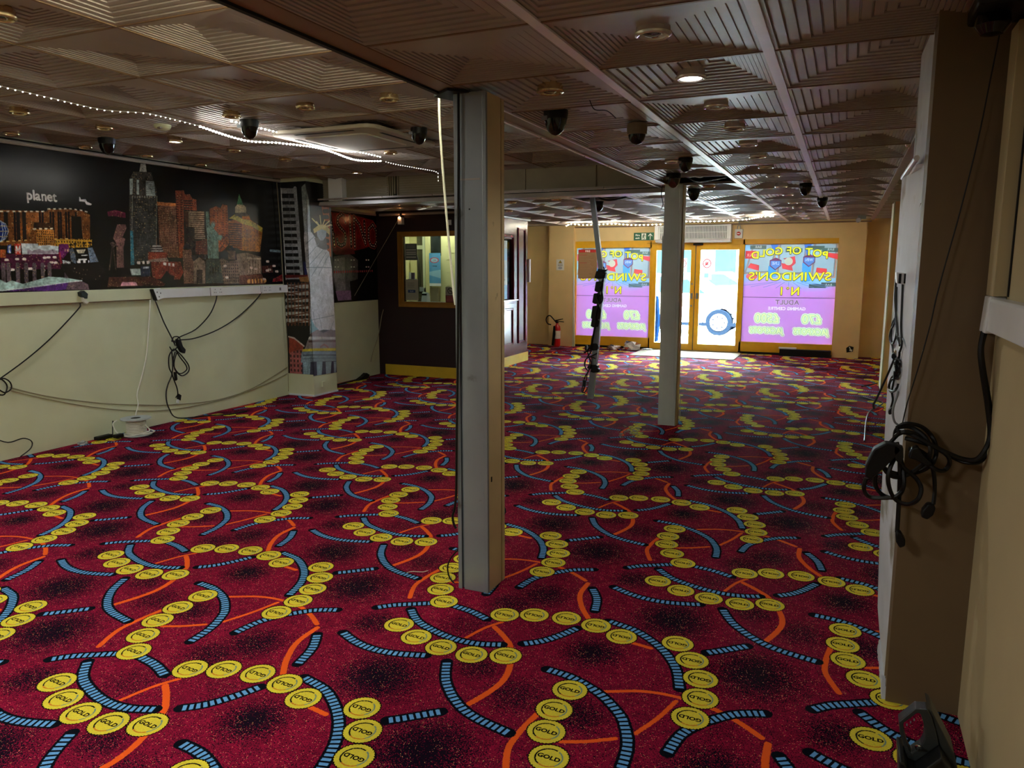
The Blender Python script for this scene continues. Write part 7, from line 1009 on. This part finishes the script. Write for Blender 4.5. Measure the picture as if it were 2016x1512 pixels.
MB().lathe([(.045, .012), (.075, .014), (.078, .155), (.045, .158)], (-6.13, 5.03, 0), 24).build('drum', M_cream, t, True)
wnd = MB()
for k in range(11): a = .022+k*.0125; wnd.tube([(-6.13+.085*math.cos(q), 5.03+.085*math.sin(q), a) for q in np.linspace(0, 2*math.pi, 25)], .0062, 5, smooth=False)
wnd.build('cable_winding', M_wcable, t, True, kind='stuff')
MB().tube([(-6.05, 5.06, .10), (-6.02, 5.08, .04), (-6.06, 4.95, .02), (-6.12, 4.88, .02), (-6.20, 4.87, .05), (-6.23, 4.86, .13), (-6.22, 4.90, .16)], .006).build('loose_turn', M_wcable, t, True)
MB().tube([(-6.05, 5.10, .05), (-6.00, 5.12, .03), (-6.01, 5.04, .02), (-6.10, 4.97, .02)], .006).build('loose_turn', M_wcable, t, True)
MB().tube([(-6.24, 4.87, .16), (-6.24, 4.86, .09), (-6.22, 4.84, .03)], .005).build('black_tail', M_cable, t, True)
t = thing('plug', 'black plug lying on the carpet left of the cable reel', 'plug', (-6.26, 4.8, 0)); MB().box(-6.30, -6.24, 4.70, 4.86, .002, .035).build('plug_body', M_black, t, bevel=.008); MB().box(-6.16, -6.11, 4.79, 4.875, .014, .05).build('cable_joint', M_black, t, bevel=.008)
crumple('plastic_bag', None, -6.24, 4.55, .045, mat('clear_bag', (170, 170, 168), .3, noise=.1), 21); tag(bpy.data.objects['plastic_bag'], 'small crumpled clear bag on the carpet at the left wall', 'bag')
me = bpy.data.objects['plastic_bag'].data
for p in me.polygons: p.material_index = 0
t = thing('adapter', 'black adapter on the floor between printed column and booth', 'adapter', (-6.22, 8.95, 0))
MB().prism([(8.75, .003), (9.0, .003), (9.05, .05), (8.98, .085), (8.9, .05)], 0, -6.27, -6.2).build('adapter_body', M_black, t, bevel=.006); MB().tube([(-6.22, 8.76, .02), (-6.23, 8.5, .012), (-6.2, 8.2, .02)], .008).build('lead', M_cable, t, True)
MB().tube([(-2.02, 3.23, .003), (-2.0, 3.25, .006), (-1.94, 3.26, .010), (-1.93, 3.30, .004)], .0016).build('lead', M_wcable, thing('cable', 'tiny scrap of white wire on the carpet left of the near pillar', 'cable', (-2, 3.25, 0)), True)
r = random.Random(4); dd = MB()
for k in range(60):
    x, y = -1.83+r.gauss(0, .05), 7.1+r.gauss(0, .13); s = r.uniform(.008, .02); dd.prism([(x-s, y), (x, y-s), (x+s, y), (x, y+s*.7)], 2, .001, .004)
o = dd.build('debris', mat('debris_grey', (150, 140, 120), .8, noise=.2), kind='stuff'); tag(o, 'scatter of dust and chips on the carpet left of the far pillar foot', 'debris')
# black power tool at the lower right corner
t = thing('power_tool', 'dark grey moulded power tool with a D shaped handle at the lower right', 'tool', (.32, 2.42, 0))
M_tool = mat('tool_shell', (46, 51, 52), .38, noise=.08, nscale=20, bump=.2, bscale=300); M_tool2 = mat('tool_shell_dark', (20, 21, 23), .35, noise=.08)
outer, inner = TOOL['outer'], TOOL['inner']
hm = MB(); n = len(outer)
for y in (2.395, 2.44):
    for q in (outer, inner): hm.v += [(p[0], y, p[1]) for p in q]
for k in range(n):
    a, b = k, (k+1) % n
    hm.f += [(a, b, n+b, n+a), (2*n+a, 3*n+a, 3*n+b, 2*n+b), (a, 2*n+a, 2*n+b, b), (n+a, n+b, 3*n+b, 3*n+a)]
hm.build('handle', M_tool, t, bevel=.004)
MB().prism([(x, max(z, .003)) for x, z in TOOL['body']], 1, 2.33, 2.47).build('tool_body', M_tool2, t, bevel=.006)
MB().prism(TOOL['fin'], 1, 2.40, 2.50).build('side_fin', M_tool, t, bevel=.004)
MB().prism(TOOL['label'], 1, 2.322, 2.331).build('rating_label', M_steel, t); MB().box(.240, .247, 2.335, 2.345, .01, .12).build('blade_guard', M_steel, t)
for k in range(3): MB().box(.2545+k*.009, .2575+k*.009, 2.391, 2.396, .228+k*.0105, .233+k*.0105).build('grip_dimple', M_steel, t)
MB().tube([(.296, 2.40, .155), (.300, 2.38, .175), (.292, 2.37, .185), (.283, 2.38, .175), (.288, 2.39, .16)], .003).build('lock_ring', M_chrome, t, True)
MB().tube([(.250, 2.38, .09), (.235, 2.36, .05), (.20, 2.3, .01), (.17, 2.2, .008)], .005).build('power_lead', M_cable, t, True)
for i, (x, y) in enumerate(((.22, 3.0), (.225, 3.1), (.21, 3.3))): pass
